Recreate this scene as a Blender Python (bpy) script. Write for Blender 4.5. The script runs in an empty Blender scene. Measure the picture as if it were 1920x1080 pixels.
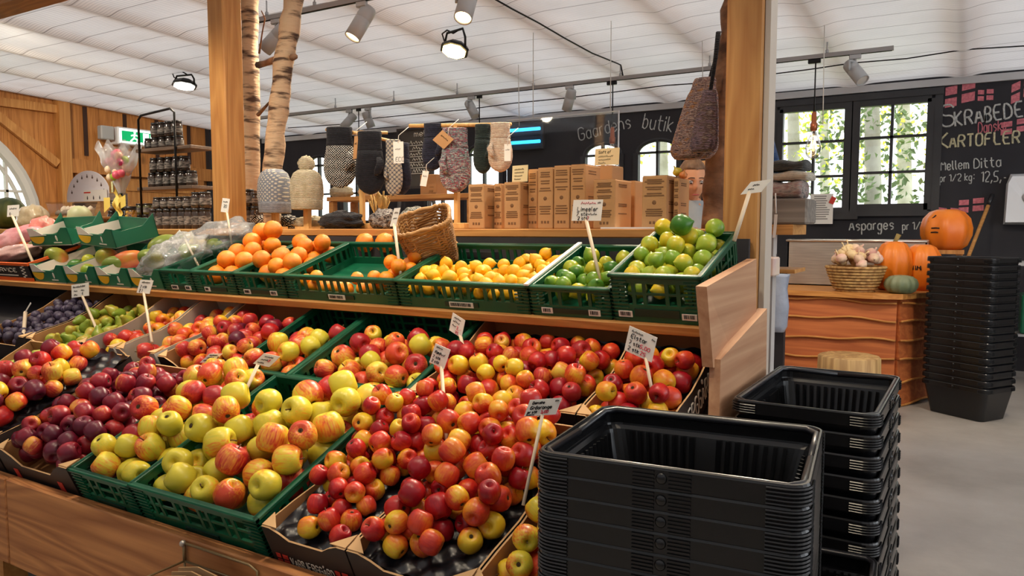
import bpy, math, random
from math import sin, cos, tan, pi, radians, sqrt, atan, atan2, exp
from mathutils import Vector, Matrix, Euler, noise as mnoise
SC = bpy.context.scene
COL = SC.collection
V = Vector
# ------------------------------------------------------------------ camera
FPX, CAMH, YAW, PITCH = 1420.0, 1.35, radians(31), atan(110 / 1420)
cam_data = bpy.data.cameras.new('camera'); cam_data.sensor_width = 36
cam_data.lens = 36 * FPX / 1920; cam_data.clip_start = 0.05; cam_data.clip_end = 200
cam = bpy.data.objects.new('camera', cam_data); COL.objects.link(cam)
cam.location = (0, 0, CAMH); cam.rotation_euler = (pi / 2 - PITCH, 0, YAW)
SC.camera = cam
# ------------------------------------------------------------------ world
wd = bpy.data.worlds.new('sky'); SC.world = wd; wd.use_nodes = True
wn = wd.node_tree.nodes; wl = wd.node_tree.links
bg = wn['Background']; bg.inputs[0].default_value = (0.95, 0.97, 1.0, 1); bg.inputs[1].default_value = 2.6
# ------------------------------------------------------------------ lights
def light(name, kind, loc, aim, energy, color, **kw):
    d = bpy.data.lights.new(name, kind); d.energy = energy; d.color = color
    for k, v in kw.items(): setattr(d, k, v)
    o = bpy.data.objects.new(name, d); COL.objects.link(o); o.location = loc
    o.rotation_euler = (V(aim) - V(loc)).to_track_quat('-Z', 'Y').to_euler()
    return o
# added cool area fills behind and beside the camera, with no windows there
light('front_fill', 'AREA', (-2.0, -2.9, 2.3), (-2.4, 3.0, 1.3), 14, (0.86, 0.93, 1.0), shape='RECTANGLE', size=9.0, size_y=2.4)
light('side_fill', 'AREA', (3.3, 3.5, 1.9), (-2.0, 4.5, 2.0), 60, (0.88, 0.94, 1.0), shape='RECTANGLE', size=5.0, size_y=1.8)
# track spots over the fruit display (their track hangs above the photographer)
for lx in (-4.6, -3.5, -2.5, -1.6, -0.7):
    light('track_beam', 'SPOT', (lx + 0.1, 3.7, 2.93), (lx, 1.35, 0.75), 135, (1.0, 0.84, 0.62), spot_size=radians(60), spot_blend=0.8, shadow_soft_size=0.09)
    light('display_spot', 'SPOT', (lx + 0.2, 1.25, 3.0), (lx, 1.4, 0.75), 27, (1.0, 0.83, 0.6), spot_size=radians(80), spot_blend=0.7, shadow_soft_size=0.07)
for lx in (-5.0, -3.6, -2.4, -1.3):
    light('shelf_spot', 'SPOT', (lx + 0.2, 1.7, 3.0), (lx, 2.45, 1.25), 46, (1.0, 0.85, 0.64), spot_size=radians(70), spot_blend=0.7, shadow_soft_size=0.07)
# added spots with no fixtures, brightening plank wall, counter, woman and service desk
for lx, ly, tx, ty, tz, en in ((-6.8, 3.0, -9.0, 5.6, 1.6, 230), (-1.9, 3.3, -1.4, 4.4, 1.5, 30), (-5.2, 1.6, -4.6, 3.1, 1.5, 60), (-2.6, 1.5, -2.6, 2.9, 1.5, 60), (-1.4, 4.6, -1.0, 6.7, .8, 55), (.6, 4.8, .0, 6.9, .7, 60)):
    light('counter_fill', 'SPOT', (lx, ly, 2.95), (tx, ty, tz), en, (1.0, 0.86, 0.66), spot_size=radians(75), spot_blend=.8, shadow_soft_size=.08)
SC.view_settings.view_transform = 'Standard'; SC.view_settings.look = 'None'
SC.view_settings.gamma = 1.0; SC.view_settings.use_curve_mapping = False
SC.view_settings.exposure = 0.5
SC.cycles.max_bounces = 7; SC.cycles.diffuse_bounces = 4; SC.cycles.glossy_bounces = 3
SC.cycles.transmission_bounces = 4; SC.cycles.transparent_max_bounces = 10
SC.cycles.caustics_reflective = False; SC.cycles.caustics_refractive = False
SC.cycles.sample_clamp_indirect = 4.0
SC.cycles.use_denoising = True
# ------------------------------------------------------------------ projection helpers (find a real point on a real plane)
_fw = V((-sin(YAW) * cos(PITCH), cos(YAW) * cos(PITCH), -sin(PITCH)))
_rt = V((cos(YAW), sin(YAW), 0)); _up = _rt.cross(_fw)
EYE = V((0, 0, CAMH))
def ray(px, py): return _fw + _rt * ((px - 960) / FPX) + _up * ((540 - py) / FPX)
def at(px, py, X=None, Y=None, Z=None):
    d = ray(px, py)
    t = X / d.x if X is not None else Y / d.y if Y is not None else (Z - CAMH) / d.z
    return EYE + d * t
def ceil_z(y): return 2.85 + 0.048 * (8.65 - y)
# ------------------------------------------------------------------ materials
def lin(c):
    return tuple(((x / 12.92) if x <= 0.04045 else ((x + 0.055) / 1.055) ** 2.4) for x in c)
def rgb(r, g, b): return lin((r / 255, g / 255, b / 255))
def new_mat(name):
    m = bpy.data.materials.new(name); m.use_nodes = True
    nt = m.node_tree; b = nt.nodes['Principled BSDF']
    return m, nt, b
def N(nt, t, **kw):
    n = nt.nodes.new(t)
    for k, v in kw.items():
        if k.startswith('i_'):
            key = k[2:]
            n.inputs[int(key) if key.isdigit() else key.replace('_', ' ')].default_value = v
        else: setattr(n, k, v)
    return n
def ramp(nt, fac, stops):
    r = nt.nodes.new('ShaderNodeValToRGB')
    e = r.color_ramp.elements
    while len(e) < len(stops): e.new(0.5)
    for x, (p, c) in zip(e, stops): x.position = p; x.color = (*c, 1)
    nt.links.new(fac, r.inputs[0]); return r
def coords(nt, scale=(1, 1, 1), kind='Object'):
    tc = nt.nodes.new('ShaderNodeTexCoord'); mp = nt.nodes.new('ShaderNodeMapping')
    mp.inputs['Scale'].default_value = scale
    nt.links.new(tc.outputs[kind], mp.inputs[0]); return mp.outputs[0]
def pm(name, c, rough=0.5, c2=None, scale=6, stretch=(1, 1, 1), metal=0.0, bump=0.0, bscale=None, spec=0.5, detail=4, emit=None, estr=0, lo=0.35, hi=0.65, coat=0.0, sheen=0.0, rand=0.0):
    m, nt, b = new_mat(name)
    b.inputs['Base Color'].default_value = (*c, 1); b.inputs['Roughness'].default_value = rough
    b.inputs['Metallic'].default_value = metal; b.inputs['Specular IOR Level'].default_value = spec
    b.inputs['Coat Weight'].default_value = coat; b.inputs['Sheen Weight'].default_value = sheen
    if emit: b.inputs['Emission Color'].default_value = (*emit, 1); b.inputs['Emission Strength'].default_value = estr
    out = None
    if c2 is not None:
        co = coords(nt, stretch)
        n = N(nt, 'ShaderNodeTexNoise', i_Scale=scale, i_Detail=detail); nt.links.new(co, n.inputs['Vector'])
        r = ramp(nt, n.outputs[0], [(lo, c), (hi, c2)])
        out = r.outputs[0]
        nt.links.new(out, b.inputs['Base Color'])
    if rand:
        oi = nt.nodes.new('ShaderNodeObjectInfo')
        hs = nt.nodes.new('ShaderNodeHueSaturation')
        mr = N(nt, 'ShaderNodeMapRange'); mr.inputs[3].default_value = 1 - rand; mr.inputs[4].default_value = 1 + rand
        nt.links.new(oi.outputs['Random'], mr.inputs[0]); nt.links.new(mr.outputs[0], hs.inputs['Value'])
        if out: nt.links.new(out, hs.inputs['Color'])
        else: hs.inputs['Color'].default_value = (*c, 1)
        nt.links.new(hs.outputs[0], b.inputs['Base Color'])
    if bump:
        co = coords(nt, stretch)
        n = N(nt, 'ShaderNodeTexNoise', i_Scale=bscale or scale * 3, i_Detail=3); nt.links.new(co, n.inputs['Vector'])
        bp = N(nt, 'ShaderNodeBump', i_Strength=bump, i_Distance=0.01)
        nt.links.new(n.outputs[0], bp.inputs['Height']); nt.links.new(bp.outputs[0], b.inputs['Normal'])
    return m
def wood(name, c1, c2, axis=0, rough=0.6, ring=9.0, scale=1.0, dark=None, bump=0.12):
    """plank with long grain along the given axis; a few knots"""
    m, nt, b = new_mat(name)
    st = [7 * scale] * 3; st[axis] = 0.55 * scale
    co = coords(nt, tuple(st))
    n1 = N(nt, 'ShaderNodeTexNoise', i_Scale=0.9, i_Detail=3, i_Distortion=0.6); nt.links.new(co, n1.inputs['Vector'])
    w = N(nt, 'ShaderNodeMath', operation='MULTIPLY'); w.inputs[1].default_value = ring
    nt.links.new(n1.outputs[0], w.inputs[0])
    s = N(nt, 'ShaderNodeMath', operation='PINGPONG'); s.inputs[1].default_value = 0.5
    nt.links.new(w.outputs[0], s.inputs[0])
    st2 = [90 * scale] * 3; st2[axis] = 1.5 * scale
    n2 = N(nt, 'ShaderNodeTexNoise', i_Scale=1.0, i_Detail=2); nt.links.new(coords(nt, tuple(st2)), n2.inputs['Vector'])
    a = N(nt, 'ShaderNodeMath', operation='MULTIPLY_ADD'); a.inputs[1].default_value = 0.55
    nt.links.new(n2.outputs[0], a.inputs[0]); nt.links.new(s.outputs[0], a.inputs[2])
    r = ramp(nt, a.outputs[0], [(0.15, c1), (0.5, tuple((x + y) / 2 for x, y in zip(c1, c2))), (0.95, c2)])
    # knots
    st3 = [3.2 * scale] * 3; st3[axis] = 1.6 * scale
    vo = N(nt, 'ShaderNodeTexVoronoi', i_Scale=1.0); nt.links.new(coords(nt, tuple(st3)), vo.inputs['Vector'])
    kr = ramp(nt, vo.outputs['Distance'], [(0.05, (0, 0, 0)), (0.13, (1, 1, 1))])
    mx = N(nt, 'ShaderNodeMix', data_type='RGBA'); mx.inputs[6].default_value = (*(dark or tuple(x * 0.35 for x in c1)), 1)
    nt.links.new(kr.outputs[0], mx.inputs[0]); nt.links.new(r.outputs[0], mx.inputs[7])
    nt.links.new(mx.outputs[2], b.inputs['Base Color']); b.inputs['Roughness'].default_value = rough
    bp = N(nt, 'ShaderNodeBump', i_Strength=bump, i_Distance=0.004)
    nt.links.new(a.outputs[0], bp.inputs['Height']); nt.links.new(bp.outputs[0], b.inputs['Normal'])
    return m
def clear_mat(name, tint=(1, 1, 1), gloss=0.16, rough=0.08, bump=0.0, white=0.0):
    m = bpy.data.materials.new(name); m.use_nodes = True; nt = m.node_tree; nt.nodes.clear()
    o = N(nt, 'ShaderNodeOutputMaterial'); t = N(nt, 'ShaderNodeBsdfTransparent', i_Color=(*tint, 1))
    g = N(nt, 'ShaderNodeBsdfGlossy', i_Roughness=rough); mx = N(nt, 'ShaderNodeMixShader')
    lw = N(nt, 'ShaderNodeLayerWeight', i_Blend=0.25); ma = N(nt, 'ShaderNodeMath', operation='MULTIPLY_ADD')
    ma.inputs[1].default_value = 0.7; ma.inputs[2].default_value = gloss; ma.use_clamp = True
    nt.links.new(lw.outputs['Fresnel'], ma.inputs[0]); nt.links.new(ma.outputs[0], mx.inputs[0])
    nt.links.new(t.outputs[0], mx.inputs[1]); nt.links.new(g.outputs[0], mx.inputs[2])
    last = mx
    if white:
        d = N(nt, 'ShaderNodeBsdfDiffuse', i_Color=(0.85, 0.87, 0.9, 1)); mx2 = N(nt, 'ShaderNodeMixShader'); mx2.inputs[0].default_value = white
        nt.links.new(mx.outputs[0], mx2.inputs[1]); nt.links.new(d.outputs[0], mx2.inputs[2]); last = mx2
    if bump:
        n = N(nt, 'ShaderNodeTexNoise', i_Scale=22.0, i_Detail=3, i_Distortion=1.5); nt.links.new(coords(nt), n.inputs['Vector'])
        bp = N(nt, 'ShaderNodeBump', i_Strength=bump, i_Distance=0.02); nt.links.new(n.outputs[0], bp.inputs['Height'])
        nt.links.new(bp.outputs[0], g.inputs['Normal'])
    nt.links.new(last.outputs[0], o.inputs[0]); return m
# ------------------------------------------------------------------ mesh builder
I4 = Matrix.Identity(4)
def TR(loc=(0, 0, 0), rot=(0, 0, 0), sc=(1, 1, 1)):
    if isinstance(sc, (int, float)): sc = (sc,) * 3
    return Matrix.LocRotScale(V(loc), Euler(rot), V(sc))
class MB:
    def __init__(s): s.v = []; s.f = []; s.mi = []; s.sm = []; s.M = I4
    def add(s, vs, fs, mi=0, smooth=False, M=None):
        T = s.M @ M if M is not None else s.M
        b = len(s.v); s.v += [tuple(T @ V(p)) for p in vs]
        s.f += [tuple(b + i for i in f) for f in fs]; s.mi += [mi] * len(fs); s.sm += [smooth] * len(fs); return s
    def box(s, c, d, mi=0, rot=None, M=None, bev=0.0):
        x, y, z = (k / 2 for k in d)
        R = Euler(rot).to_matrix() if rot else None
        if bev:
            e = min(bev, x * .9, y * .9, z * .9); vs = []
            for sx in (-1, 1):
                for sy in (-1, 1):
                    for sz in (-1, 1):
                        vs += [(sx * (x - e), sy * (y - e), sz * z), (sx * (x - e), sy * y, sz * (z - e)), (sx * x, sy * (y - e), sz * (z - e))]
            ix = lambda a, b_, c_, k: ((a * 2 + b_) * 2 + c_) * 3 + k
            fs = []
            for q in (0, 1):
                fs.append([ix(0, 0, q, 0), ix(1, 0, q, 0), ix(1, 1, q, 0), ix(0, 1, q, 0)][::(1 if q else -1)])
                fs.append([ix(0, q, 0, 1), ix(1, q, 0, 1), ix(1, q, 1, 1), ix(0, q, 1, 1)][::(-1 if q else 1)])
                fs.append([ix(q, 0, 0, 2), ix(q, 1, 0, 2), ix(q, 1, 1, 2), ix(q, 0, 1, 2)][::(1 if q else -1)])
            for a in (0, 1):
                for b_ in (0, 1):
                    k = 1 if a == b_ else -1
                    fs.append([ix(a, b_, 0, 2), ix(a, b_, 0, 1), ix(a, b_, 1, 1), ix(a, b_, 1, 2)][::k])
                    fs.append([ix(a, 0, b_, 2), ix(a, 0, b_, 0), ix(a, 1, b_, 0), ix(a, 1, b_, 2)][::-k])
                    fs.append([ix(0, a, b_, 1), ix(0, a, b_, 0), ix(1, a, b_, 0), ix(1, a, b_, 1)][::k])
                    for c_ in (0, 1):
                        t = [ix(a, b_, c_, 0), ix(a, b_, c_, 1), ix(a, b_, c_, 2)]
                        fs.append(t if (a + b_ + c_) % 2 == 0 else t[::-1])
        else:
            vs = [(sx * x, sy * y, sz * z) for sx in (-1, 1) for sy in (-1, 1) for sz in (-1, 1)]
            fs = [(0, 1, 3, 2), (4, 6, 7, 5), (0, 4, 5, 1), (2, 3, 7, 6), (0, 2, 6, 4), (1, 5, 7, 3)]
        vs = [(R @ V(p) if R else V(p)) + V(c) for p in vs]
        return s.add(vs, fs, mi, False, M)
    def bb(s, lo, hi, mi=0, M=None, bev=0.0):
        return s.box([(a + b) / 2 for a, b in zip(lo, hi)], [abs(b - a) for a, b in zip(lo, hi)], mi, None, M, bev)
    def tube(s, pts, r, n=8, mi=0, cap=True, closed=False, M=None, smooth=True, flat=1.0):
        pts = [V(p) for p in pts]; k = len(pts); vs = []; fs = []; up = V((0, 0, 1)); pu = None
        for i, p in enumerate(pts):
            a = pts[i - 1] if (i > 0 or closed) else p; b = pts[(i + 1) % k] if (i < k - 1 or closed) else p
            d = (b - a)
            d = d.normalized() if d.length > 1e-9 else V((0, 0, 1))
            if pu is None:
                u = d.cross(up)
                if u.length < 1e-3: u = d.cross(V((1, 0, 0)))
            else: u = pu - d * pu.dot(d)
            u.normalize(); pu = u; w = d.cross(u)
            rr = r[i] if isinstance(r, (list, tuple)) else r
            for j in range(n):
                t = 2 * pi * j / n; vs.append(p + u * (cos(t) * rr) + w * (sin(t) * rr * flat))
        for i in range(k if closed else k - 1):
            for j in range(n):
                a = i * n + j; b = i * n + (j + 1) % n; c = ((i + 1) % k) * n + (j + 1) % n; d = ((i + 1) % k) * n + j
                fs.append((a, d, c, b))
        if cap and not closed: fs.append(tuple(range(n))); fs.append(tuple(range((k - 1) * n, k * n))[::-1])
        return s.add(vs, fs, mi, smooth, M)
    def cyl(s, p0, p1, r0, r1=None, n=12, mi=0, M=None, smooth=True):
        return s.tube([p0, p1], [r0, r0 if r1 is None else r1], n, mi, True, False, M, smooth)
    def loft(s, rings, mi=0, cap0=True, cap1=True, smooth=True, M=None, closed=True):
        n = len(rings[0]); vs = [p for r in rings for p in r]; fs = []
        for i in range(len(rings) - 1):
            for j in range(n if closed else n - 1):
                a = i * n + j; b = i * n + (j + 1) % n; fs.append((a, b, b + n, a + n))
        if cap0: fs.append(tuple(range(n))[::-1])
        if cap1: fs.append(tuple(range((len(rings) - 1) * n, len(rings) * n)))
        return s.add(vs, fs, mi, smooth, M)
    def lathe(s, prof, n=20, mi=0, M=None, smooth=True, cap=False, lobes=0, lamp=0.0):
        rings = [[(r * cos(2 * pi * j / n) * (1 + lamp * cos(lobes * 2 * pi * j / n)), r * sin(2 * pi * j / n) * (1 + lamp * cos(lobes * 2 * pi * j / n)), z) for j in range(n)] for r, z in prof]
        return s.loft(rings, mi, cap, cap, smooth, M)
    def ell(s, c, r, nu=14, nv=9, mi=0, M=None, f=None):
        if isinstance(r, (int, float)): r = (r, r, r)
        rings = []
        for i in range(nv + 1):
            t = pi * i / nv - pi / 2; ring = []
            for j in range(nu):
                p = V((cos(t) * cos(2 * pi * j / nu), cos(t) * sin(2 * pi * j / nu), sin(t)))
                if f: p = f(p)
                ring.append((c[0] + p[0] * r[0], c[1] + p[1] * r[1], c[2] + p[2] * r[2]))
            rings.append(ring)
        return s.loft(rings, mi, False, False, True, M)
    def prism(s, poly, vec, mi=0, M=None, smooth=False):
        vec = V(vec); n = len(poly); a = [V(p) for p in poly]; b = [p + vec for p in a]
        fs = [tuple(range(n))[::-1], tuple(range(n, 2 * n))] + [(i, (i + 1) % n, (i + 1) % n + n, i + n) for i in range(n)]
        return s.add(a + b, fs, mi, smooth, M)
    def grid(s, fn, nu, nv, mi=0, smooth=True, M=None, cu=False):
        vs = [fn(i / (nu if cu else nu - 1), j / (nv - 1)) for j in range(nv) for i in range(nu)]; fs = []
        for j in range(nv - 1):
            for i in range(nu if cu else nu - 1):
                a = j * nu + i; b = j * nu + (i + 1) % nu; fs.append((a, b, b + nu, a + nu))
        return s.add(vs, fs, mi, smooth, M)
    def mesh(s, name, mats):
        me = bpy.data.meshes.new(name); me.from_pydata(s.v, [], s.f)
        for m in (mats if isinstance(mats, (list, tuple)) else [mats]): me.materials.append(m)
        me.polygons.foreach_set('material_index', s.mi); me.polygons.foreach_set('use_smooth', s.sm); me.update()
        return me
def obj(name, mb, mats, parent=None, label=None, M=None):
    me = mb.mesh(name, mats) if isinstance(mb, MB) else mb
    o = bpy.data.objects.new(name, me); COL.objects.link(o)
    if parent: o.parent = parent
    if M is not None: o.matrix_local = M
    if label: o['label'] = label
    return o
def tag(o, label=None, cat=None, group=None, kind=None):
    if label: o['label'] = label
    if cat: o['category'] = cat
    if group: o['group'] = group
    if kind: o['kind'] = kind
    return o
def thing(name, label, cat, loc=(0, 0, 0), rz=0.0, group=None, M=None):
    o = bpy.data.objects.new(name, None); COL.objects.link(o); o.empty_display_size = 0.05
    if M is not None: o.matrix_local = M
    else: o.location = loc; o.rotation_euler = (0, 0, rz)
    return tag(o, label, cat, group)
def solid(name, mb, mats, label, cat, group=None, M=None): return tag(obj(name, mb, mats, None, None, M), label, cat, group)
def struct(name, mb, mats, label=None):
    return tag(obj(name, mb, mats), label, None, None, 'structure')
def dup(root, M=None, label=None, group=None):
    r = root.copy(); COL.objects.link(r)
    if M is not None: r.matrix_local = M
    if label: r['label'] = label
    if group: r['group'] = group
    for ch in list(root.children):
        c = ch.copy(); COL.objects.link(c); c.parent = r; c.matrix_local = ch.matrix_local
        for g in list(ch.children):
            d = g.copy(); COL.objects.link(d); d.parent = c; d.matrix_local = g.matrix_local
    return r
# ------------------------------------------------------------------ single-stroke hand lettering (baseline y=3)
GL = {'A': '032943 1535', 'B': '0309293837260603 2635342303', 'C': '4839190804133344', 'D': '0309294744230 3', 'E': '49090343 0636', 'F': '490903 0636',
'G': '48391908041333444626', 'H': '0309 4349 0646', 'I': '0309', 'J': '3934231304', 'K': '0309 490643', 'L': '090343', 'M': '0309264943', 'N': '03094349', 'O': '190804133344483919',
'P': '03093948473606', 'R': '03093948473606 2643', 'S': '483919080716364544331304', 'T': '0949 2923', 'U': '090413334449', 'V': '092349', 'W': '0913263349', 'X': '0349 0943', 'Y': '092649 2623', 'Z': '09490343',
'a': '3627170604132334 3733', 'b': '0903 0617273634231304', 'c': '3627170604132334', 'd': '3933 3627170604132334', 'e': '05353627170604132334', 'f': '38291813 0727', 'g': '373120 1001 3627170604132334',
'h': '0903 0617273633', 'i': '0703 0809', 'j': '171100 1819', 'k': '0903 370533', 'l': '090413', 'm': '0703 06172623 26374643', 'n': '0703 0617273633', 'o': '170604132334362717', 'p': '0700 0617273634231304',
'q': '3730 3627170604132334', 'r': '0703 061727', 's': '362717061525342313 04', 't': '19142333 0737', 'u': '0704132334 3733', 'v': '072347', 'w': '0713253347', 'x': '0337 0733', 'y': '0723 4710', 'z': '07370333',
'0': '190804133344483919', '1': '082923', '2': '0819394847 470343', '3': '0939264544331304', '4': '390545 3933', '5': '49090636443303', '6': '3918060413334445360 6', '7': '094913', '8': '261718293948473626151413 3344453626', '9': '4636070819394846 4313',
',': '1402', '.': '1314', '-': '1535', ':': '1415 1718', '/': '0349', '\'': '1917'}
def strokes(text, gap=1.6):
    x = 0.0; out = []; sub = {'Å': 'A', 'å': 'a', 'ø': 'o', 'Ø': 'O'}
    for ch in text:
        if ch == ' ': x += 2.6; continue
        src = sub.get(ch, ch); w = 0
        if src not in GL: continue
        # strokes are split on blanks; a blank inside an odd run is just spacing
        parts = []; cur = ''
        for tok in GL[src].split():
            if len(cur) % 2: cur += tok
            else:
                if cur: parts.append(cur)
                cur = tok
        parts.append(cur)
        for p in parts:
            pts = [(int(p[i]), int(p[i + 1])) for i in range(0, len(p) - 1, 2)]
            w = max(w, max(q[0] for q in pts))
            out.append([(x + a, b - 3) for a, b in pts])
        if ch in 'Åå':
            hh = 7.0 if ch == 'Å' else 5.2
            out.append([(x + w / 2 + .7 * cos(t * pi / 3), hh + .7 * sin(t * pi / 3)) for t in range(7)])
        if ch in 'øØ': out.append([(x - .4, -.3), (x + w + .4, 6.4 if ch == 'Ø' else 4.4)])
        x += w + gap
    return out, x - gap
def smooth2(p):
    """one Chaikin pass so that strokes read as drawn by hand"""
    if len(p) < 3: return p
    q = [p[0]]
    for a, b in zip(p[:-1], p[1:]):
        q.append((a[0] * .75 + b[0] * .25, a[1] * .75 + b[1] * .25)); q.append((a[0] * .25 + b[0] * .75, a[1] * .25 + b[1] * .75))
    q.append(p[-1]); return q
def write(mb, text, o, ux, uy, h, rad, mi=0, width=None, seed=0, jig=0.0, slant=0.0, n=4, soft=True):
    """text in strokes; o = baseline start, ux/uy = unit directions, h = cap height"""
    st, w = strokes(text); k = h / 6.0; kx = k if width is None else width / max(w, 1e-6)
    o, ux, uy = V(o), V(ux), V(uy); rd = random.Random(seed)
    for s in st:
        if soft: s = smooth2(s)
        dx, dy = rd.uniform(-jig, jig), rd.uniform(-jig, jig)
        mb.tube([o + ux * ((a + dx + slant * b) * kx) + uy * ((b + dy) * k) for a, b in s], rad, n, mi, True, False, None, False)
    return mb
RN = random.Random(7)
# ================================================================== materials shared
M_pine = wood('pine_beam', rgb(206, 150, 84), rgb(172, 112, 54), 2)
M_pinex = wood('pine_board', rgb(214, 158, 88), rgb(178, 116, 56), 0, scale=1.0)
M_front = wood('larch_front_board', rgb(216, 148, 88), rgb(150, 88, 44), 0, ring=20, scale=0.7)
M_plank = wood('oiled_planks', rgb(204, 140, 74), rgb(160, 100, 46), 2, scale=0.8)
M_log = wood('larch_logs', rgb(202, 116, 60), rgb(162, 80, 38), 0, ring=7, scale=0.8)
M_edge = wood('live_edge', rgb(214, 150, 76), rgb(180, 112, 50), 0)
M_slab = wood('rough_sawn_slab', rgb(206, 160, 122), rgb(176, 124, 88), 1, ring=5)
M_bark = pm('birch_bark', rgb(192, 162, 130), 0.85, rgb(74, 52, 38), 4, (1.6, 1.6, 8), bump=0.5, bscale=9, lo=0.50, hi=0.63, detail=6)
M_bark2 = pm('rough_bark', rgb(150, 112, 84), 0.9, rgb(66, 46, 34), 9, (1, 1, 2.0), bump=0.8, bscale=18, lo=0.3, hi=0.7)
M_dark = pm('dark_panel', rgb(38, 36, 40), 0.7, rgb(54, 50, 52), 3)
M_black = pm('black_plastic', rgb(24, 24, 27), 0.33, None, spec=0.5)
M_blackm = pm('black_metal', rgb(30, 28, 28), 0.4, metal=0.6)
M_grey = pm('grey_metal', rgb(170, 170, 172), 0.38, metal=0.55)
M_lampgrey = pm('lamp_grey_paint', rgb(172, 172, 172), 0.45)
M_steel = pm('brushed_steel', rgb(200, 192, 182), 0.38, rgb(176, 168, 160), 4, (1, 30, 30), metal=0.75)
M_white = pm('white_paper', rgb(238, 234, 226), 0.75)
M_whitep = pm('white_plastic', rgb(232, 234, 238), 0.4)
M_ink = pm('black_ink', rgb(22, 22, 26), 0.8)
M_redink = pm('red_ink', rgb(214, 62, 84), 0.8)
M_green = pm('green_crate_plastic', rgb(14, 92, 62), 0.36, rgb(10, 76, 52), 4)
M_card = pm('kraft_cardboard', rgb(184, 134, 84), 0.8, rgb(170, 120, 74), 5)
M_cardedge = pm('cut_cardboard', rgb(204, 164, 116), 0.85)
M_cardblack = pm('black_printed_cardboard', rgb(44, 34, 32), 0.5, rgb(34, 27, 26), 5)
M_redprint = pm('red_print', rgb(206, 58, 44), 0.6)
M_cream = pm('cream_print', rgb(226, 214, 196), 0.7)
M_chalk = pm('white_chalk', rgb(214, 214, 208), 0.95, rgb(150, 152, 152), 60, lo=0.3, hi=0.75)
M_chalkw = pm('warm_chalk', rgb(226, 218, 176), 0.95, rgb(160, 154, 130), 60, lo=0.3, hi=0.75)
M_pink = pm('pink_chalk', rgb(226, 134, 142), 0.95, rgb(176, 88, 100), 45, lo=0.3, hi=0.75)
# ================================================================== setting
m, nt, b = new_mat('concrete_floor')
co = coords(nt); n1 = N(nt, 'ShaderNodeTexNoise', i_Scale=0.9, i_Detail=8, i_Roughness=0.65); nt.links.new(co, n1.inputs['Vector'])
r = ramp(nt, n1.outputs[0], [(0.3, rgb(150, 142, 133)), (0.55, rgb(180, 172, 163)), (0.75, rgb(198, 192, 185))])
nt.links.new(r.outputs[0], b.inputs['Base Color']); b.inputs['Roughness'].default_value = 0.42
n2 = N(nt, 'ShaderNodeTexNoise', i_Scale=14.0, i_Detail=6); nt.links.new(co, n2.inputs['Vector'])
bp = N(nt, 'ShaderNodeBump', i_Strength=0.12, i_Distance=0.01); nt.links.new(n2.outputs[0], bp.inputs['Height']); nt.links.new(bp.outputs[0], b.inputs['Normal'])
M_floor = m
XL, XR, YB, YF = -10.05, 4.0, 8.65, -3.2
struct('floor', MB().bb((XL - .1, YF, -.1), (XR + .1, YB + .1, 0)), M_floor, 'worn grey polished concrete floor')
# ceiling: white corrugated sheets sagging a little between the rafters
m, nt, b = new_mat('white_corrugated_sheet')
tc = N(nt, 'ShaderNodeTexCoord'); sx = N(nt, 'ShaderNodeSeparateXYZ'); nt.links.new(tc.outputs['Object'], sx.inputs[0])
def saw(inp, period, width, off=0.0):
    a = N(nt, 'ShaderNodeMath', operation='MULTIPLY_ADD'); a.inputs[1].default_value = 1 / period; a.inputs[2].default_value = off; nt.links.new(inp, a.inputs[0])
    f = N(nt, 'ShaderNodeMath', operation='FRACT'); nt.links.new(a.outputs[0], f.inputs[0])
    g = N(nt, 'ShaderNodeMath', operation='LESS_THAN'); g.inputs[1].default_value = width; nt.links.new(f.outputs[0], g.inputs[0]); return g.outputs[0], f.outputs[0]
ln, _ = saw(sx.outputs['Y'], 0.305, 0.035); fine, ff = saw(sx.outputs['Y'], 0.0265, 0.36)
n1 = N(nt, 'ShaderNodeTexNoise', i_Scale=1.3, i_Detail=5); nt.links.new(tc.outputs['Object'], n1.inputs['Vector'])
r = ramp(nt, n1.outputs[0], [(0.3, rgb(216, 214, 212)), (0.6, rgb(236, 234, 232)), (0.8, rgb(222, 216, 210))])
mx = N(nt, 'ShaderNodeMix', data_type='RGBA'); mx.inputs[7].default_value = (*rgb(182, 182, 186), 1)
fm = N(nt, 'ShaderNodeMath', operation='MULTIPLY'); fm.inputs[1].default_value = 0.5; nt.links.new(fine, fm.inputs[0]); nt.links.new(fm.outputs[0], mx.inputs[0]); nt.links.new(r.outputs[0], mx.inputs[6])
mx2 = N(nt, 'ShaderNodeMix', data_type='RGBA'); mx2.inputs[7].default_value = (*rgb(104, 98, 96), 1)
lm = N(nt, 'ShaderNodeMath', operation='MULTIPLY'); lm.inputs[1].default_value = 0.65; nt.links.new(ln, lm.inputs[0]); nt.links.new(lm.outputs[0], mx2.inputs[0]); nt.links.new(mx.outputs[2], mx2.inputs[6])
nt.links.new(mx2.outputs[2], b.inputs['Base Color']); b.inputs['Roughness'].default_value = 0.55
M_ceil = m
def ceil_pt(u, v):
    x = XL + (XR - XL) * u; y = YF + (YB - YF) * v
    t = ((x + 0.1) / 0.98) % 1.0
    sag = 0.05 * (1 - (2 * t - 1) ** 2) ** 0.8
    w = 0.008 * sin(x * 2.1 + y * 1.7)
    return (x, y, ceil_z(y) - 0.01 - (0.055 - sag) * 0.0 + w * .5 - 0.03 * exp(-((1 - abs(2 * t - 1)) / .22) ** 2))
mb = MB(); mb.grid(ceil_pt, 420, 30)
ce = struct('ceiling', mb, M_ceil, 'white corrugated sheet ceiling with thin dark lines')
nt.links.new(mx2.outputs[2], (tl := N(nt, 'ShaderNodeBsdfTranslucent')).inputs[0]); ms = N(nt, 'ShaderNodeMixShader'); ms.inputs[0].default_value = .18
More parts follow.
